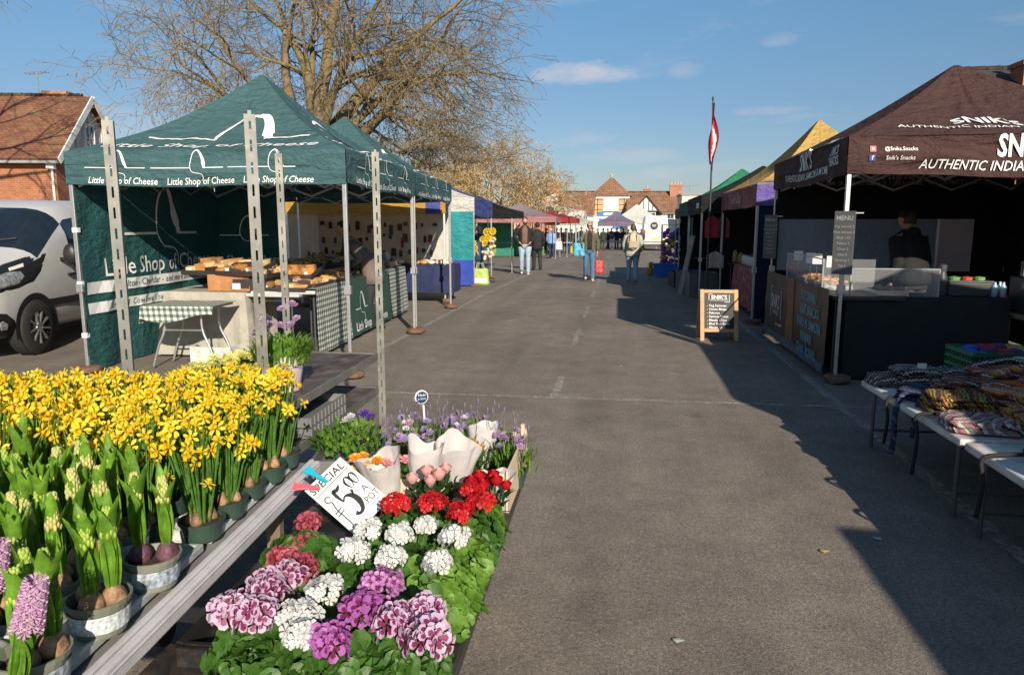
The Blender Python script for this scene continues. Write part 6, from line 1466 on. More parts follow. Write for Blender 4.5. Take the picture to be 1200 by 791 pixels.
# ------------------------------------------------------------------ slotted steel trolley
GALV = M('galvanised_steel', (.17, .17, .155), .5, .4, var=.3, scale=9, dirt=(.28, .27, .23), dirtscale=7)
HOLE = M('slot_dark', (.04, .04, .035), .8)
def post(loc, H, rz, parent):
    w_, d_ = .033, .030; q = MB(); T = Matrix.Translation(loc) @ Matrix.Rotation(rz, 4, 'Z')
    # folded U channel whose front face is a ladder of slots
    for s in (-1, 1): q.box((s*w_/2, 0, H/2), (.003, d_, H), T=T).box((s*(w_/2-.006), -d_/2, H/2), (.014, .003, H), T=T)
    n = int(H/.07)
    for i in range(n+1): q.box((0, -d_/2, min(H-.005, .008+i*H/n)), (w_-.022, .0028, .034), T=T)
    return q.build('post', GALV, parent)
PN = [(at(293, 150, 2.30), 'n'), (at(127, 152, 2.36), 'n'), (Vector((-1.215, 3.58, 0)), 'f'), (Vector((-1.725, 3.58, 0)), 'f')]
trol = thing('steel_trolley', 'tall slotted steel plant trolley with dark shelves behind the daffodils', 'trolley', (0, 0, 0))
cxy = Vector((-1.47, 2.95, 0)); trol.location = cxy
for (p, f), rzz in zip(PN, (R(28), R(28), R(20), R(20))): post((p.x-cxy.x, p.y-cxy.y, .18), 1.79, rzz, trol)
RUST = M('worn_plywood_shelf', (.075, .055, .045), .6, var=.4, scale=6, dirt=(.16, .14, .12), dirtscale=11, spec=.5)
for z in (.22, .77, .95):
    sh = MB().prism([(-.29, -.66, z-.012), (.27, -.66, z-.012), (.24, .62, z-.012), (-.24, .62, z-.012)], (0, 0, .012)).build('shelf', RUST, trol)
    e = MB()
    for a, b_ in (((-.29, -.66), (.27, -.66)), ((.27, -.66), (.24, .62)), ((.24, .62), (-.24, .62)), ((-.24, .62), (-.29, -.66))): e.bar((*a, z-.012), (*b_, z-.012), .012, .034)
    e.build('shelf_edge', GALV, sh)
for x in (-.24, .24):
    for y in (-.58, .56):
        cs = MB().tube([(x-.018, y, .07), (x+.018, y, .07)], .06, 16).box((x, y, .15), (.05, .06, .05)); cs.build('castor', DFRAME, trol)
MB().box((0, 0, .17), (.56, 1.3, .03)).build('base', GALV, trol)
# ------------------------------------------------------------------ plants
def leafmat(name, c, t=.35, v=.45): return M(name, c, .5, var=v, scale=38, transl=t, rand=.12)
LG = leafmat('pelargonium_leaf', (.06, .15, .02)); LY = leafmat('light_leaf', (.13, .26, .03)); LB = leafmat('daffodil_leaf', (.10, .23, .035)); LH = leafmat('hyacinth_leaf', (.16, .33, .03), .4); LD = leafmat('dark_leaf', (.03, .075, .018))
SOIL = M('potting_soil', (.035, .022, .014), .95, var=.5, scale=60, bmp=1, bscale=90)
BULB = M('bulb_skin', (.30, .17, .09), .6, var=.5, scale=40, rand=.3, dirt=(.10, .05, .03), dirtscale=45, bmp=.6, bscale=60); BULBP = M('purple_bulb_skin', (.13, .05, .07), .6, var=.6, scale=40, dirt=(.05, .02, .03), dirtscale=45, bmp=.6, bscale=60)
POTG = M('dark_green_pot', (.03, .06, .045), .5, rand=.1); POTT = M('grey_green_pot', (.17, .18, .14), .45, var=.2, rand=.1); POTW = M('white_pot', (.62, .62, .58), .5)
def blade(mb, base, d, L, w_, bend, n=5, m=0, fold=.25, tip=.9):
    """leaf blade; d horizontal lean direction vector, bend how much it leans"""
    d = Vector(d); side = d.cross(Vector((0, 0, 1))).normalized() if d.length > 1e-6 else Vector((1, 0, 0)); base = Vector(base); o = len(mb.v)
    for i in range(n+1):
        f = i/n; c = base+Vector((0, 0, L*(f-.18*bend*f*f)))+d*(bend*L*f*f); ww = w_*(math.sin(math.pi*(.18+.80*f))**.6 if f < 1 else .12)
        up_ = d*(-fold*ww)
        for q in (-1, 0, 1): mb.v.append(tuple(c+side*ww*q*.5+(up_ if q else Vector((0, 0, 0)))))
    for i in range(n):
        for q in (0, 1): a = o+i*3+q; mb.f.append((a, a+1, a+4, a+3)); mb.mi.append(m)
def frame_(n):
    n = Vector(n).normalized(); a = n.orthogonal().normalized(); return a, n.cross(a), n
DY, DO = M('daffodil_petal', (.80, .64, .03), .55, var=.12, scale=30, transl=.35, rand=.08), M('daffodil_trumpet', (.80, .50, .01), .55, var=.12, scale=30, transl=.3, rand=.08)
def daff_flower(mb, c, n, r, rg):
    a, b_, n = frame_(n); c = Vector(c); ph = rg.random()*6; pt = lambda ang, rr, h: c+(a*math.cos(ang)+b_*math.sin(ang))*rr+n*h
    for k in range(6):
        t = ph+k*math.pi/3; h = (.10 if k % 2 else -.02)*r; w_ = .34
        mb.add([pt(t, .12*r, 0), pt(t-w_, .55*r, h), pt(t-w_*.72, .82*r, h-.02*r), pt(t, 1.02*r, h-.06*r), pt(t+w_*.72, .82*r, h-.02*r), pt(t+w_, .55*r, h), pt(t, .6*r, h+.07*r)], [(0, 1, 6), (1, 2, 6), (2, 3, 6), (3, 4, 6), (4, 5, 6), (5, 0, 6)], 0)
    N = 9; o = len(mb.v)
    for (rr, h) in ((.14, 0), (.22, .18), (.24, .45), (.29, .60), (.37, .66)):
        for k in range(N):
            fr = 1+(.09*math.cos(k*3.9) if rr > .3 else 0); mb.v.append(tuple(pt(2*math.pi*k/N, rr*r*fr, h*r)))
    for j in range(4):
        for k in range(N): mb.f.append((o+j*N+k, o+j*N+(k+1) % N, o+(j+1)*N+(k+1) % N, o+(j+1)*N+k)); mb.mi.append(1)
    mb.v.append(tuple(pt(0, 0, .12*r))); e = len(mb.v)-1
    for k in range(N): mb.f.append((o+N+k, o+N+(k+1) % N, e)); mb.mi.append(1)
def pot(t, r, h, m, label_=None, soilz=.85):
    p = MB().lathe([(r*.74, 0), (r*.78, .004), (r*.93, h*.86), (r*1.0, h*.87), (r*1.02, h), (r*.95, h), (r*.9, h*.85), (r*.7, .02)], 22, cap=False); p.lathe([(r*.74, .001), (0, .001)], 22, cap=False)
    po = p.build('pot', m, t, smooth=False)
    MB().lathe([(r*.92, h*soilz), (r*.5, h*(soilz+.06)), (0, h*(soilz+.07))], 18, cap=False).build('soil', SOIL, t)
    if label_: 
        MB().lathe([(r*.845+.0015, h*.22), (r*.92+.0015, h*.72)], 22, cap=False).build('pot_label', label_, po)
    return po
def daff_pot(seed, label=True, n=15):
    rg = random.Random(seed); t = thing('potted_daffodils', 'dark green pot of small yellow daffodils in the dense bed on the shelf', 'potted plant', (0, 0, 0), 0, 'pots of yellow daffodils'); r, h = .058, .052
    pot(t, r, h, POTG); lf = MB()
    for k in range(5):
        a = k*1.26+rg.random(); x, y = .026*math.cos(a)*(k > 0), .026*math.sin(a)*(k > 0)
        MB().lathe([(.006, -.012), (.014, .0), (.0155, .010), (.010, .024), (.005, .034)], 9, (x, y, h*.85)).build('bulb', BULB, t, smooth=True)
        for j in range(9):
            b_ = rg.random()*6.28; blade(lf, (x+.004*math.cos(b_), y+.004*math.sin(b_), h*.85+.03), (math.cos(b_), math.sin(b_), 0), rg.uniform(.15, .24), rg.uniform(.009, .014), rg.uniform(.03, .26), 5)
    for k in range(n):
        a = rg.random()*6.28; q = math.sqrt(rg.random())*.080; x, y = q*math.cos(a), q*math.sin(a); z = h+.275-.15*rg.random()**1.8-q*.3
        lf.tube([(x*.35, y*.35, h*.9), (x*.7, y*.7, h+.1), (x, y, z-.012), (x+.004*math.cos(a), y+.004*math.sin(a), z)], [.0028, .0026, .0022, .002], 5, cap=False)
        f = MB(); az = rg.gauss(-1.2, 1.3); nn = Vector((math.cos(az), math.sin(az), rg.uniform(-.15, .75))); daff_flower(f, Vector((x, y, z))+nn.normalized()*.010, nn, rg.uniform(.018, .027), rg); f.build('flower', [DY, DO], t)
    lf.build('leaves', LB, t); return t
SHF = R(4.6); SO = Vector((-.922, 1.0, .8))
def sh_pt(u, v, z=0): return Vector((SO.x-math.sin(SHF)*u-math.cos(SHF)*v, SO.y+math.cos(SHF)*u-math.sin(SHF)*v, SO.z+z))
# shelf
sht = thing('display_shelf', 'white edged wooden shelf carrying the daffodils and hyacinths', 'shelf', sh_pt(.55, .62, -.80), SHF)
RAIL = M('white_painted_rail', (.58, .56, .58), .4, var=.06, scale=5, dirt=(.42, .40, .40), dirtscale=4)
MB().box((0, 0, .775), (1.2, 1.55, .03)).build('board', M('grey_board', (.22, .21, .2), .7, var=.3), sht)
MB().box((.612, -.02, .772), (.022, 1.62, .046)).build('rail', RAIL, sht, bevel=.005); MB().box((.598, -.02, .799), (.014, 1.6, .008)).box((.6225, -.02, .780), (.005, 1.6, .006)).build('rail_lip', RAIL, sht, bevel=.002)
for x in (-.5, .50):
    for y in (-.68, .68): MB().box((x, y, .38), (.035, .035, .76)).build('leg', M('shelf_leg_wood', (.16, .12, .09), .8), sht)
for k, (u0, L_, c, lab) in enumerate(((.27, .66, 'grey_plant_tray', 'pale grey plastic tray under the hyacinth pots'), (.92, .56, 'white_plant_tray', 'white scalloped plastic tray under the daffodil pots'))):
    p = sh_pt(u0, .60, .0); t = thing('plant_tray', lab, 'tray', p, SHF)
    col = (.38, .40, .38) if k == 0 else (.60, .60, .58); m = M(c, col, .4, var=.08, scale=9, dirt=tuple(x*.6 for x in col), dirtscale=9)
    q = MB().box((0, 0, .010), (1.10, L_, .008))
    q.box((.545, 0, .014), (.012, L_, .020)).box((0, L_/2-.006, .014), (1.09, .012, .02)).box((0, -L_/2+.006, .014), (1.09, .012, .02))
    q.build('tray_body', m, t, bevel=.003)
    if k == 1:
        s_ = MB()
        for j in range(4): s_.lathe([(.070, .004), (.071, .034), (.064, .036), (.060, .006)], 20, (.475, -.21+.14*j, .0), cap=False)
        s_.build('pot_ring', m, t)
dps = [daff_pot(s, n=27) for s in (1, 2, 3, 4)]; first = {0: True, 1: True, 2: True, 3: True}
rg = random.Random(12); nd = 0
for j in range(5):
    for k in range(8):
        u = .655+.140*j+rg.uniform(-.006, .006); v = .075+.143*k+(.03 if j % 2 else 0)+rg.uniform(-.008, .008)
        if k == 0: v = .078
        p = sh_pt(u, v, .015)
        if spx(p+Vector((0, 0, .3)))[0] < -75: continue
        q = rg.randrange(4); rz_ = rg.uniform(-.6, .6)
        if first[q]: dps[q].location = p; dps[q].rotation_euler = (0, 0, rz_); first[q] = False
        else: copy_tree(dps[q], p, rz_, scale=rg.uniform(.94, 1.08))
        nd += 1
print('daffodil pots', nd)
# hyacinths
HB = M('hyacinth_bud', (.33, .44, .07), .6, var=.2, scale=60, transl=.15, rand=.1); HP = M('hyacinth_pink', (.56, .33, .50), .55, var=.2, scale=60, transl=.25); HPK = M('hyacinth_bud_pink', (.42, .41, .13), .6, var=.2, scale=60)
LBL = M('flower_photo_label', (.30, .34, .40), .4, var=.9, scale=60)
LBL2 = M('pale_pot_label', (.50, .55, .55), .4, var=.5, scale=120)
def hy_pot(seed, lab, shoots=2, pink=False, budm=None, bulbm=None, lm=None, hgt=1.0):
    rg = random.Random(seed); t = thing('potted_hyacinths', lab, 'potted plant', (0, 0, 0), 0, None); r, h = .060, .074
    pot(t, r, h, POTT, lm, .72)
    for s in range(shoots):
        a = s*2*math.pi/max(1, shoots)+rg.uniform(-.4, .4)+.5; x, y = (.030*math.cos(a), .030*math.sin(a)) if shoots > 1 else (0, 0); z = h*.80
        MB().lathe([(.008, -.015), (.022, -.002), (.0255, .012), (.020, .026), (.010, .038), (.006, .046)], 14, (x, y, z)).build('bulb', bulbm or BULB, t, smooth=True)
        lf = MB(); L = rg.uniform(.135, .18)*hgt; nl = rg.randint(5, 7)
        for j in range(nl):
            b_ = j*2*math.pi/nl+rg.random()*.5; blade(lf, (x+.006*math.cos(b_), y+.006*math.sin(b_), z+.036), (math.cos(b_), math.sin(b_), 0), L*rg.uniform(.8, 1.15), rg.uniform(.028, .040), rg.uniform(.02, .22), 7, fold=.40)
        sz = z+.04+L*.60
        lf.tube([(x, y, z+.03), (x, y, sz+.02)], [.011, .008], 8); lf.build('leaves', LH, t, smooth=True)
        fl = MB(); n = 9 if not pink else 11; Hs = .055 if not pink else .10
        if pink: sz += .04
        for i in range(n):
            f = i/n; rr = (.011*(1-f*.75)+.002) if not pink else .018*(1-.5*f)
            for j in range(6):
                b_ = j*math.pi/3+i*.55; c = Vector((x+rr*math.cos(b_), y+rr*math.sin(b_), sz+Hs*f))
                if not pink: fl.ell(c, (.0042, .0042, .0085*(1-.3*f)), 6, 4)
                else:
                    n_ = Vector((math.cos(b_), math.sin(b_), .15)); A_, B_, N_ = frame_(n_); c2 = c+N_*.012
                    for q in range(6):
                        w1 = q*math.pi/3; fl.add([c, c2+(A_*math.cos(w1-.35)+B_*math.sin(w1-.35))*.008, c2+(A_*math.cos(w1)+B_*math.sin(w1))*.014+N_*-.002, c2+(A_*math.cos(w1+.35)+B_*math.sin(w1+.35))*.008], [(0, 1, 2, 3)])
        fl.build('flower_spike', HP if pink else (budm or HB), t, smooth=not pink)
    return t
HL = {(0, .065): ('nearest pot of pale budded hyacinths on the grey tray edge, with a green label', 3, None, None, LBL, 1.0), (.19, .07): ('second pot of pale budded hyacinths along the tray edge, with a code label', 3, None, None, LBL2, 1.05), (.375, .065): ('hyacinths with dark purple bulbs at the tray edge beside the daffodils', 2, HPK, BULBP, LBL, 1.15)}
for i, ((u, v), (lab, sh_, bm, bb, lm, hg)) in enumerate(HL.items()):
    t = hy_pot(20+i, lab, sh_, False, bm, bb, lm, hg); t.location = sh_pt(u+.03, v, .015); t.rotation_euler = (0, 0, rg.uniform(-.3, .3))
hps = [hy_pot(s, 'pot of pale green budding hyacinths crowded on the grey tray', 3, False, bm, None, LBL2, 1.15) for s, bm in ((31, None), (32, HPK), (33, None))]
for h_ in hps: h_['group'] = 'pots of budding hyacinths'
fst = [True]*3; nh = 0
for j in range(6):
    for k in range(7):
        u = -.10+.125*j+.03*(k % 2); v = .21+.128*k
        p = sh_pt(u, v, .015); s_ = spx(p+Vector((0, 0, .2)))
        if s_[0] < -60 or u < .02 and k < 1 or (u < .05 and k in (0, 1)): continue
        q = rg.randrange(3); rz_ = rg.uniform(0, 6.28)
        if fst[q]: hps[q].location = p; hps[q].rotation_euler = (0, 0, rz_); fst[q] = False
        else: copy_tree(hps[q], p, rz_, scale=rg.uniform(.92, 1.12))
        nh += 1
print('hyacinth pots', nh)
for i, (px, py, y, lab) in enumerate(((-2, 770, .92, 'open lilac pink hyacinth at the bottom left, right hand one of two'), (-40, 735, 1.02, 'open lilac pink hyacinth at the left edge, left hand one of two'))):
    t = hy_pot(50+i, lab, 1, True, None, None, LBL2, 1.0); p = at(px, py, y); t.location = Vector((p.x, p.y, SO.z+.015)); t.rotation_euler = (R(-4), R(14), 0); t.scale = (.82, .82, .82)
# ------------------------------------------------------------------ low display of pelargoniums
DT = thing('display_table', 'low dark display table carrying the pelargoniums and spring flowers', 'table', (-.68, 1.9, 0), R(.6))
MB().box((0, 0, .60), (.66, 2.1, .03)).build('table_top', M('dark_display_board', (.05, .045, .04), .7, var=.3), DT)
for x in (-.2, .08):
    for y in (-.85, .7): MB().box((x, y, .29), (.04, .04, .58)).build('leg', STEELD, DT)
BT = M('black_tray_plastic', (.018, .018, .018), .45, dirt=(.08, .06, .045), dirtscale=10)
for k, (y, lab) in enumerate(((1.16, 'black plastic tray of pelargoniums nearest the camera'), (1.66, 'black plastic tray of pelargoniums in the middle of the display'), (2.08, 'black plastic tray of pelargoniums beside the wooden crate'))):
    t = thing('plant_tray', lab, 'tray', (-.665, y, .617), R(1)); L_ = .48 if k < 2 else .34; q = MB().box((0, 0, .004), (.62, L_, .006))
    for s in (-1, 1): q.box((s*.31, 0, .028), (.010, L_, .05)).box((0, s*L_/2, .028), (.61, .010, .05)).box((s*.316, 0, .053), (.018, L_+.01, .006))
    q.build('tray_body', BT, t)
def round_leaf(mb, c, n, r, rg, m=0):
    A_, B_, N_ = frame_(n); c = Vector(c); K = 17; ph = rg.random()*6; pts = [c-N_*r*.16]
    for i in range(K):
        a = ph+.28+(2*math.pi-.56)*i/(K-1); rr = r*(1+.05*math.cos((a-ph)*7)); pts.append(c+(A_*math.cos(a)+B_*math.sin(a))*rr+N_*r*(.12+.06*math.sin((a-ph)*7)))
    mb.add(pts, [(0, i+1, i+2) for i in range(K-1)], m)
def foliage(t, c, R_, H_, n, seed, m, lr=(.010, .027), name='foliage'):
    rg = random.Random(seed); mb = MB()
    for i in range(n):
        a = rg.random()*6.28; q = math.sqrt(rg.random()); zz = rg.random()**.6; rad = R_*q*(1-.25*zz); x, y = rad*math.cos(a), rad*math.sin(a); z = H_*zz*(1-.45*q*q)
        nn = Vector((math.cos(a)*q*.9+rg.gauss(0, .35), math.sin(a)*q*.9+rg.gauss(0, .35), .75)); round_leaf(mb, (c[0]+x, c[1]+y, c[2]+z), nn, rg.uniform(*lr), rg)
        if i % 5 == 0: mb.tube([(c[0]+x*.2, c[1]+y*.2, c[2]-.02), (c[0]+x, c[1]+y, c[2]+z-.006)], .0016, 3, cap=False)
    return mb.build(name, m, t, smooth=True)
PM = {'white': [M('petal_white', (.66, .66, .64), .6, var=.05, scale=40, transl=.25), M('petal_white_heart', (.66, .60, .58), .6)],
      'red': [M('petal_scarlet', (.55, .008, .012), .5, var=.25, scale=50, transl=.2), M('petal_crimson', (.30, .004, .010), .5, var=.3, scale=50)],
      'lilac': [M('petal_lilac', (.52, .22, .48), .55, var=.15, scale=50, transl=.25), M('petal_purple_heart', (.25, .03, .18), .55)],
      'magenta': [M('petal_magenta', (.42, .12, .40), .55, var=.2, scale=50, transl=.25), M('petal_dark_heart', (.13, .008, .05), .55)],
      'edged': [M('petal_pink_edge', (.58, .42, .56), .55, var=.15, scale=50, transl=.25), M('petal_wine', (.17, .015, .07), .55, var=.3, scale=60)],
      'rosedark': [M('petal_rose', (.36, .07, .10), .55, var=.2, scale=50, transl=.2), M('petal_deep_red', (.14, .005, .015), .55)]}
def pel_head(t, c, R_, kind, seed, flatten=.8, fr=None):
    rg = random.Random(seed); mb = MB(); c = Vector(c); big = kind in ('edged', 'magenta', 'rosedark'); N = 34 if not big else 14; fr = fr or (.0130 if not big else .0245); R_ *= .84
    if kind == 'lilac': N = 34; fr = .014
    for i in range(N):
        z = 1-(i+.5)/N*1.15; a = i*2.39996+rg.uniform(-.25, .25); s = math.sqrt(max(0, 1-z*z)); d = Vector((s*math.cos(a), s*math.sin(a), z+.0)).normalized()
        p = c+Vector((d.x*R_, d.y*R_, d.z*R_*flatten))*rg.uniform(.72, 1.12); A_, B_, N_ = frame_((d+Vector((rg.gauss(0, .38), rg.gauss(0, .38), .1))).normalized()); r = fr*rg.uniform(.85, 1.15); ph = rg.random()*6
        for k in range(5):
            w1 = ph+k*1.2566; dr = lambda q, rr, h: p+(A_*math.cos(w1+q)+B_*math.sin(w1+q))*rr*r+N_*h*r; cup = rg.uniform(.15, .5)
            v = [dr(0, .06, 0), dr(-.42, .45, .20*cup), dr(.42, .45, .20*cup), dr(-.52, .85, .45*cup), dr(-.2, 1.05, .40*cup), dr(.2, 1.06, .42*cup), dr(.52, .85, .5*cup), dr(0, .6, .05)]
            dk = kind in ('edged', 'rosedark') or (kind == 'magenta' and k < 2)
            rr_ = rg.uniform(.72, .98) if kind == 'edged' else .8
            if dk:
                v2 = [dr(-.34, rr_*.84, .24*cup), dr(0, rr_*.98, .24*cup), dr(.34, rr_*.84, .26*cup)]
                mb.add(v[:3]+v2+v[3:7], [(0, 1, 3, 4), (0, 4, 5, 2)], 1); mb.add(v[:3]+v2+v[3:7], [(1, 6, 7, 3), (3, 7, 8, 4), (4, 8, 5), (5, 8, 9, 2)], 0)
            else:
                mb.add(v, [(1, 3, 4, 7), (7, 4, 5), (7, 5, 6, 2)], 0); mb.add(v, [(0, 1, 7), (0, 7, 2)], 1 if kind != 'white' else 0)
    return mb.build('flower_head', PM[kind], t, smooth=True)
# plants: (x, y, foliage radius, leaf material, seed)
HEADS = [('red', 465, 592, .046), ('red', 506, 590, .046), ('red', 540, 602, .040), ('red', 563, 588, .044), ('red', 552, 575, .036),
 ('white', 433, 622, .040), ('white', 415, 647, .044), ('white', 469, 627, .036), ('white', 500, 616, .030), ('white', 457, 654, .040), ('white', 532, 630, .042), ('white', 513, 659, .040), ('white', 380, 692, .044), ('white', 350, 724, .046), ('white', 352, 745, .036),
 ('lilac', 445, 690, .056), ('magenta', 424, 716, .046), ('magenta', 388, 752, .034), ('edged', 466, 730, .044), ('edged', 502, 748, .048), ('edged', 498, 716, .036),
 ('edged', 267, 714, .036), ('edged', 300, 722, .044), ('edged', 312, 690, .042), ('edged', 335, 674, .034), ('rosedark', 352, 668, .040), ('rosedark', 352, 640, .036), ('rosedark', 362, 612, .032), ('rosedark', 332, 655, .030)]
lab_for = {'red': 'scarlet pelargonium', 'white': 'white pelargonium', 'lilac': 'pelargonium with a big lilac ball of flowers', 'magenta': 'pelargonium with magenta petals', 'edged': 'pelargonium with wine petals edged in pale pink', 'rosedark': 'pelargonium with rose petals and deep red hearts'}
groups = [('red', [0], 'left of three, by the price card'), ('red', [1], 'middle of three, in front of the white paper wraps'), ('red', [2, 3, 4], 'right of three, biggest'),
 ('white', [5, 6], 'just below the lower corner of the price card'), ('white', [7, 8, 9], 'in front of the middle scarlet one'), ('white', [10, 11], 'near the right edge of the display'), ('white', [12, 13, 14], 'behind the magenta flowers, at the left'),
 ('lilac', [15], 'in the middle of the front tray'), ('magenta', [16, 17], 'in front of the lilac ball'), ('edged', [18, 19, 20], 'at the front right'), ('edged', [21, 22, 23, 24], 'at the left, beside the shelf'), ('rosedark', [25, 26, 27, 28], 'left of the price card')]
ORD = 0
for gi, (kind, idx, where) in enumerate(groups):
    pts = [on(HEADS[i][1], HEADS[i][2], .835+.004*(i % 3)) for i in idx]
    if kind == 'rosedark': pts = [on(HEADS[i][1], HEADS[i][2], .775) for i in idx]
    c = sum(pts, Vector())/len(pts)
    base = Vector((max(-.96, min(-.42, c.x+.0)), c.y+.015, .625)); t = thing('potted_pelargonium', lab_for[kind]+' '+where, 'potted plant', base, 0)
    p_ = pot(t, .058, .09, POTT)
    foliage(t, (0, 0, .07), .125, .115, 200, 60+gi, LG if kind in ('edged', 'lilac', 'magenta', 'rosedark') else LY if gi in (5,) else LG)
    for i, p in zip(idx, pts):
        q = p-base; hd_ = pel_head(t, q, HEADS[i][3], kind, 100+i); MB().tube([(0, 0, .09), (q.x*.6, q.y*.6, q.z*.7), (q.x, q.y, q.z)], .0022, 5).build('stem', LG, t)
for k, (px, py, m, R_, lab) in enumerate(((560, 640, LY, .10, 'leafy pelargonium without open flowers, top right of the three at the tray edge'), (545, 690, LY, .11, 'leafy pelargonium with large pale green leaves at the right tray edge'), (505, 690, LG, .11, 'dark leafy pelargonium between the white and the wine flowers'), (300, 775, LG, .12, 'leafy pelargonium at the bottom left corner of the front tray'), (390, 785, LG, .12, 'leafy pelargonium at the bottom middle of the front tray'), (460, 780, LG, .11, 'leafy pelargonium at the bottom right of the front tray'), (425, 680, LG, .10, 'leafy pelargonium behind the lilac ball of flowers'), (590, 600, LY, .09, 'small leafy pelargonium right of the biggest scarlet one'))):
    p = on(px, py, .76); t = thing('potted_pelargonium', lab, 'potted plant', (min(-.40, p.x), p.y, .625), 0); pot(t, .055, .09, POTT); foliage(t, (0, 0, .05), R_, .12, 200, 80+k, m)
# wooden crate with spring flowers
PINE = M('pale_pine', (.62, .48, .33), .7, var=.15, scale=6)
t = thing('wooden_crate', 'shallow pale pine crate holding the flowers at the far end of the display', 'crate', (-.63, 2.60, .617), R(0)); q = MB()
for z in (.05, .115): q.box((.265, 0, z), (.008, .62, .055)).box((-.265, 0, z), (.008, .62, .055)).box((0, .31, z), (.52, .008, .055)).box((0, -.31, z), (.52, .008, .055))
for x in (-.255, .255):
    for y in (-.30, .30): q.box((x, y, .09), (.024, .024, .18))
q.box((0, 0, .008), (.52, .61, .008)); q.build('crate_body', PINE, t, bevel=.002); MB().box((.274, -.12, .10), (.006, .34, .16)).build('end_board', PINE, t, bevel=.002)
WP = M('white_paper_wrap', (.74, .70, .68), .6, var=.05, transl=.35, bmp=.3, bscale=12, bdist=.02)
def wrap(label, loc, r0, r1, h_, tilt, seed):
    t = thing('paper_wrap', label, 'paper wrap', loc, 0, None); T = Matrix.Rotation(tilt[0], 3, 'X') @ Matrix.Rotation(tilt[1], 3, 'Y')
    def f(u, v):
        a = 2*math.pi*u*1.04; r = r0+(r1-r0)*v**1.1; hh = h_*v*(1+.09*math.sin(a*2+seed)*v+.03*math.sin(a*5+seed)*v); r *= 1+.07*math.sin(a*4+seed*2)*v+.10*mnoise.noise(Vector((math.cos(a)*3+seed, math.sin(a)*3, v*4)))
        return T @ Vector((r*math.cos(a), r*math.sin(a), hh))
    MB().grid(f, 48, 8).build('wrap_body', WP, t, smooth=True); return t
def small_blooms(t, c, n, R_, H_, cols, r, seed, petals=6, spread=1.0):
    rg = random.Random(seed)
    for i in range(n):
        a = rg.random()*6.28; q = math.sqrt(rg.random())*R_; p = Vector((c[0]+q*math.cos(a), c[1]+q*math.sin(a), c[2]+H_*rg.uniform(.8, 1.15))); mb = MB(); rr = r*rg.uniform(.8, 1.2); A_, B_, N_ = frame_((rg.gauss(0, .4)*spread, rg.gauss(-.35, .35)*spread, 1))
        for lay in range(3):
            for k in range(petals):
                w1 = k*2*math.pi/petals+lay*.5; s = rr*(1-.28*lay); h = .25*lay*rr; P_ = lambda q_, f_, z_: p+(A_*math.cos(w1+q_)+B_*math.sin(w1+q_))*s*f_+N_*(h+z_*rr)
                mb.add([P_(0, .05, 0), P_(-.5, .6, .12), P_(-.28, 1, .25), P_(.28, 1, .25), P_(.5, .6, .12)], [(0, 1, 2, 3, 4)])
        mb.build('flower', cols[i % len(cols)], t)
def rose_cup(t, c, r, m, seed):
    rg = random.Random(seed); mb = MB(); c = Vector(c)
    for lay in range(4):
        for k in range(5):
            w1 = k*1.2566+lay*.7; s = r*(1-.2*lay); mb.grid(lambda u, v: c+Vector((math.cos(w1+(u-.5)*1.5)*s*(.35+.65*math.sin(v*1.7)), math.sin(w1+(u-.5)*1.5)*s*(.35+.65*math.sin(v*1.7)), r*(-.6+1.25*v+.12*lay)-.15*r*abs(u-.5))), 3, 3)
    mb.build('rose', m, t, smooth=True)
def fine_foliage(t, c, R_, H_, n, seed, m, L=.03, w_=.009, name='foliage'):
    rg = random.Random(seed); mb = MB()
    for i in range(n):
        a = rg.random()*6.28; q = math.sqrt(rg.random()); x, y = c[0]+R_*q*math.cos(a), c[1]+R_*q*math.sin(a); z = c[2]+H_*rg.random()*(1-.3*q); d = Vector((math.cos(a)*q+rg.gauss(0, .4), math.sin(a)*q+rg.gauss(0, .4), 0)); blade(mb, (x, y, z), d, L*rg.uniform(.6, 1.3), w_, rg.uniform(.2, 1.0), 3, fold=.15)
    return mb.build(name, m, t, smooth=True)
RR = M('rose_red', (.42, .006, .012), .5, var=.2, transl=.15); RP = M('rose_pink', (.72, .40, .38), .5, var=.12, transl=.25); OR = M('bloom_orange', (.80, .34, .03), .5, var=.2, transl=.25); SC = M('bloom_lilac', (.38, .28, .52), .6, var=.15, transl=.25); SC2 = M('bloom_lilac_pink', (.50, .30, .48), .6, var=.15, transl=.25); WB = M('bloom_white', (.72, .68, .70), .6, transl=.2); PK = M('bloom_pink', (.70, .30, .32), .6, transl=.2)
specs = [('potted_rose', 'pale pink rose in a pot inside white paper in front of the crate', 505, 556, .82, 'rose', RP, 5), ('potted_rose', 'dark red rose in a pot at the right corner of the crate', 566, 556, .84, 'rose', RR, 9), ('potted_primrose', 'orange primrose at the left end of the crate', 430, 545, .80, 'small', OR, 8), ('potted_primrose', 'peach primrose just inside the left white wrap', 462, 536, .82, 'small', PK, 6), ('potted_primrose', 'small orange primrose between the white wraps', 545, 528, .80, 'small', OR, 4)]
for k, (nm, lab, px, py, z, typ, m, n) in enumerate(specs):
    p = on(px, py, z); base = Vector((p.x, p.y+.03, .64)); t = thing(nm, lab, 'potted plant', base); pot(t, .045, .07, POTG); fine_foliage(t, (0, 0, .06), .075, .10, 110, 200+k, LD if typ == 'rose' else LG, .032, .016)
    rg2 = random.Random(k)
    if typ == 'rose':
        for i in range(n):
            a = i*2.4; q = .022+.055*(i/n); rose_cup(t, (q*math.cos(a), q*math.sin(a)-.01, .175+.02*math.sin(i*3)-.1*q), rg2.uniform(.018, .025), m, i)
    else: small_blooms(t, (0, -.01, .10), n, .05, .07, [m], .024, 300+k)
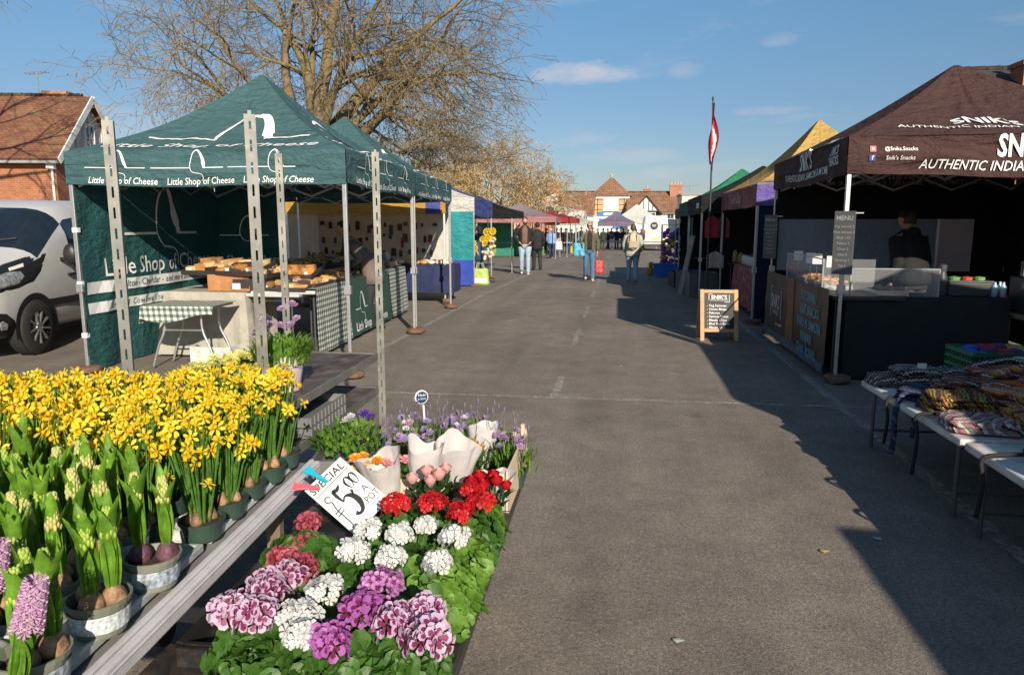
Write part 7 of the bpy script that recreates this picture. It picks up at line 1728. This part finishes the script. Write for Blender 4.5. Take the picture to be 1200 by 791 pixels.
for k, (px, py, r1, h_, tl, lab) in enumerate(((452, 575, .075, .19, (R(8), R(-10)), 'leftmost white paper wrap, open at the top'), (488, 566, .068, .21, (R(0), R(6)), 'white paper wrap with a pink print in the middle'), (527, 560, .080, .20, (R(6), R(8)), 'white paper wrap behind the middle scarlet flowers'), (560, 528, .070, .16, (R(-6), R(4)), 'white paper wrap furthest back in the crate'), (575, 580, .055, .14, (R(4), R(6)), 'small white paper wrap beside the dark red rose'))):
    p = on(px, py, .74); wrap(lab, (p.x, p.y+.05, .66), .035, r1, h_, tl, k*1.7)
    if k == 1: 
        pass
# scabious / lavender tufts
sc_spots = [(455, 515), (478, 505), (505, 512), (530, 500), (552, 508), (574, 500), (594, 508), (560, 490), (520, 492), (487, 492), (603, 520)]
for k, (px, py) in enumerate(sc_spots):
    p = on(px, py, .80); t = thing('potted_scabious', 'tufted scabious with lilac flowers in the far row of the display', 'potted plant', (p.x, p.y, .63), 0, 'lilac scabious in the far row'); pot(t, .045, .07, POTG); fine_foliage(t, (0, 0, .05), .085, .11, 170, 400+k, LY if k % 3 else LG, .045, .006)
    small_blooms(t, (0, 0, .11), 5 if k % 3 else 7, .075, .065, [SC, SC2, SC, WB] if k % 2 else [SC, SC2], .016, 420+k, 8)
    st = MB(); rg2 = random.Random(k)
    for i in range(4): x, y = rg2.uniform(-.06, .06), rg2.uniform(-.06, .06); st.tube([(x*.5, y*.5, .1), (x, y, .21+rg2.random()*.04)], .0012, 4).ell((x, y, .225+rg2.random()*.04), (.005, .005, .014), 6, 5)
    st.build('bud_stem', M('dusky_bud', (.16, .12, .17), .8), t)
# pansies in a tray at left, violet and white
t = thing('pansy_tray', 'grey plug tray of green pansies behind the price card', 'tray', on(405, 545, .66)+Vector((0, .04, 0)), R(10)); q = MB().box((0, 0, .01), (.22, .36, .01))
for s in (-1, 1): q.box((s*.11, 0, .035), (.008, .36, .06)).box((0, s*.18, .035), (.22, .008, .06))
for k in range(7): q.box((.116, -.15+.05*k, .035), (.006, .012, .05))
q.build('tray_body', M('grey_plug_tray', (.16, .16, .16), .5), t)
fine_foliage(t, (0, .0, .05), .14, .11, 320, 500, LY, .034, .016); small_blooms(t, (.02, .02, .1), 3, .05, .08, [WB], .022, 501, 5); small_blooms(t, (.06, .1, .1), 3, .03, .08, [M('bloom_violet', (.10, .03, .28), .6, transl=.15)], .022, 502, 5)
# round plant sign
p = at(500, 512, 2.95); t = thing('plant_sign', 'small round blue sign on a white stick in the far row of plants', 'sign', (p.x, p.y, .64), 0)
MB().tube([(0, 0, 0), (-.012, 0, .21)], .0045, 8).build('stick', LET_W, t); T = Matrix.Translation((-.018, -.006, .245)) @ Matrix.Rotation(R(90), 4, 'X') @ Matrix.Rotation(R(35), 4, 'Y')
dsc = MB().lathe([(0, -.003), (.029, -.003), (.031, 0), (.029, .003), (0, .003)], 24, T=T); dsc.build('disc', LET_W, t); b = MB().lathe([(0, .0042), (.026, .0042)], 24, T=T, cap=False).build('disc_face', M('sign_blue', (.02, .05, .12), .4), t)
mb = MB(); f = lambda u, v: T @ Vector((u, v, .0055)); write(mb, 'Made', 0, .010, .016, f); write(mb, 'in Kent', 0, -.006, .012, f); mb.build('lettering', LET_W, b)
# foil pot with violet flowers on trolley shelf
p = Vector((-1.335, 2.72, .951)); t = thing('potted_carnation', 'white and lilac printed pot of pink flowers on the upper trolley shelf', 'potted plant', p)
def wr2(u, v): a = 2*math.pi*u; r = (.062+.028*v)*(1+.02*math.sin(a*6)*v); return Vector((r*math.cos(a), r*math.sin(a), .002+.15*v+.006*math.sin(a*3)*v))
MB().grid(wr2, 32, 6).build('pot', M('lilac_white_foil', (.66, .56, .62), .5, var=.25, scale=9, transl=.2), t, smooth=True); MB().lathe([(.085, .13), (0, .14)], 20, cap=False).build('soil', SOIL, t)
mb = MB(); f = lambda u, v: wr2((-.235+u/.08/6.28) % 1, (v)/.15)*1.012
write(mb, 'FORMOSA', .0, .115, .020, f, bold=.02); write(mb, 'pot carnation', .0, .090, .009, f); mb.build('lettering', M('pot_ink', (.06, .05, .06), .6), t)
fine_foliage(t, (0, 0, .11), .115, .10, 620, 600, LY, .045, .009); small_blooms(t, (.02, 0, .18), 4, .08, .10, [SC2], .022, 601); small_blooms(t, (-.06, 0, .20), 4, .03, .08, [M('bloom_pale_lilac', (.66, .50, .66), .6, transl=.2)], .026, 602); small_blooms(t, (-.09, 0, .17), 4, .02, .07, [SC2], .03, 603); small_blooms(t, (.03, .0, .24), 2, .03, .11, [SC2], .024, 605)
for k, (px, py) in enumerate(((232, 428), (262, 418), (250, 440), (285, 432), (290, 412), (322, 424))):
    p = on(px, py+8, 1.05); t = thing('potted_primrose', 'pot of pale yellow primroses on the upper trolley shelf behind the daffodils', 'potted plant', (max(-1.72, p.x), max(2.36, p.y), .951), 0, 'pale yellow primroses on the trolley'); pot(t, .045, .06, POTG); fine_foliage(t, (0, 0, .05), .06, .05, 60, 700+k, LG, .04, .02)
    small_blooms(t, (0, -.01, .07), 14, .065, .045, [M('bloom_pale_yellow', (.74, .68, .20), .6, transl=.3)], .022, 710+k, 5)
# seed trays on lower shelf
for k in range(2):
    t = thing('seed_tray', 'dark grey seed tray on the lower trolley shelf, %s' % ('upper of two stacked', 'lower of two stacked')[k], 'tray', (-1.36, 2.85, .771+.045*(1-k)), R(2)); q = MB().box((0, 0, .005), (.30, .42, .008))
    for s in (-1, 1): q.box((s*.15, 0, .022), (.008, .42, .04)).box((0, s*.21, .022), (.30, .008, .04))
    for j in range(11): q.box((.156, -.2+.04*j, .022), (.006, .010, .038))
    q.build('tray_body', M('grey_plug_tray', (.16, .16, .16), .5), t)
# ------------------------------------------------------------------ price card with pegs
TL, TR, BR_, BL = at(359, 574, 1.95), at(401, 534, 2.05), at(455, 587, 2.00), at(413, 628, 1.90)
ux = (TR-TL).normalized(); uy = (TL-BL); uy = (uy-ux*uy.dot(ux)).normalized(); Wc, Hc = .145, .205; nC = ux.cross(uy); cc0 = (TL+TR+BR_+BL)/4
t = thing('price_card', 'white hand lettered special offer price card clipped above the scarlet flowers', 'price card', cc0)
Mx = Matrix((ux, uy, nC)).transposed().to_4x4(); t.rotation_euler = Mx.to_euler()
MB().box((0, 0, 0), (Wc, Hc, .0025)).build('card', M('card_white', (.72, .71, .69), .5, var=.03), t)
INK = M('black_marker', (.012, .012, .016), .5); mb = MB(); f = planemap((0, 0, .0014), (1, 0, 0), (0, 1, 0), .0012)
def stroke(pts, ws, sm=4):
    p = smooth2d([(a, b_) for a, b_ in pts], sm); n = len(p); W = [ws]*n if not isinstance(ws, (list, tuple)) else [ws[min(len(ws)-1, int(i/(n-1)*(len(ws)-1)))]*(1-((i/(n-1)*(len(ws)-1)) % 1))+ws[min(len(ws)-1, int(i/(n-1)*(len(ws)-1))+1)]*((i/(n-1)*(len(ws)-1)) % 1) for i in range(n)]
    vs, fs = ribbon2d(p, W); mb.add([f(*q) for q in vs], fs)
write(mb, 'SPECIAL', -.004, .080, .034, f, bold=.012, sx=1.05, shear=.1)
stroke([(-.066, .058), (0, .061), (.066, .062)], .0022); stroke([(-.03, .052), (.05, .056)], .0014)
# pound sign: looped top, long stem, cross bars, looped foot
stroke([(-.038, .030), (-.046, .040), (-.056, .036), (-.056, .024), (-.046, .016), (-.052, -.01), (-.052, -.05), (-.054, -.078), (-.062, -.088), (-.052, -.094), (-.042, -.084), (-.030, -.090)], .0035)
stroke([(-.066, -.018), (-.038, -.014)], .0035); stroke([(-.066, -.030), (-.038, -.026)], .0035)
# big 5 with a swelling bowl
stroke([(-.024, .040), (-.010, .034), (.004, .042)], [.010, .013, .004]); stroke([(-.022, .040), (-.024, .018), (-.022, -.008)], [.011, .010, .004])
stroke([(-.022, -.008), (-.008, .002), (.008, -.010), (.012, -.036), (.002, -.062), (-.014, -.068), (-.022, -.058)], [.004, .006, .015, .018, .012, .009, .014])
stroke([(.019, .004), (.016, -.006), (.010, -.014)], [.009, .007, .002])
for cx_ in (.030, .050):
    stroke([(cx_, .046), (cx_-.009, .032), (cx_-.006, .012), (cx_+.002, .006), (cx_+.009, .020), (cx_+.008, .040), (cx_, .046)], [.003, .008, .004, .002, .003, .007, .003])
write(mb, 'A', .050, -.022, .030, f, sx=.9, bold=.003); stroke([(.038, -.036), (.062, -.034)], .0018)
write(mb, 'POT', .047, -.056, .032, f, sx=.8, bold=.003); stroke([(.028, -.076), (.066, -.073)], .0018)
mb.build('lettering', INK, t)
for k, (off, ang, col, lab) in enumerate((((-.060, .098), 128, (.75, .09, .12), 'red plastic clothes peg gripping the price card'), ((-.018, .104), 100, (.01, .36, .50), 'turquoise plastic clothes peg gripping the price card'))):
    tp = thing('clothes_peg', lab, 'peg', t.location+Mx.to_3x3() @ Vector((off[0], off[1], .006)), 0); tp.rotation_euler = (Mx @ Matrix.Rotation(R(ang-90+90), 4, 'Z')).to_euler(); m = M('peg_%d' % k, col, .3, var=.1)
    for s in (-1, 1):
        MB().prism([(-.034, s*.002-.004, s*.001), (-.030, -.006+s*.002, .0), (.0, -.006, 0), (.045, s*.010-.008, 0), (.047, s*.010+.005, 0), (.0, .006, 0), (-.032, .004, 0)], (0, 0, .006)).build('jaw', m, tp, bevel=.001, loc=(0, 0, s*.004+(.003 if s > 0 else -.003)))
    MB().tube([(.0, -.008, .002), (.0, .008, .002)], .005, 10).build('spring', STEEL, tp)

# litter
for k, (px, py, c, lab) in enumerate(((795, 752, (.45, .45, .42), 'small white scrap of paper on the tarmac at the bottom of the picture'), (1028, 632, (.40, .40, .38), 'small pale scrap of paper in the shade left of the jumper tables'), (966, 647, (.40, .28, .06), 'dry yellow leaf on the sunlit tarmac beside the shadow edge'), (728, 430, (.40, .38, .34), 'pale scrap of paper near the middle of the sunlit road'))):
    p = on(px, py, 0); q = []
    rg = random.Random(k)
    for i in range(7): a = i*6.283/7; r = rg.uniform(.012, .022); q.append((r*math.cos(a)*1.3, r*math.sin(a), .006+.006*rg.random()))
    o = tag(MB().add(q+[(0, 0, .012)], [(i, (i+1) % 7, 7) for i in range(7)]).build('dry_leaf' if k == 2 else 'paper_scrap', M('litter_%d' % k, c, .8)), lab, 'dry leaf' if k == 2 else 'paper scrap'); o.location = p
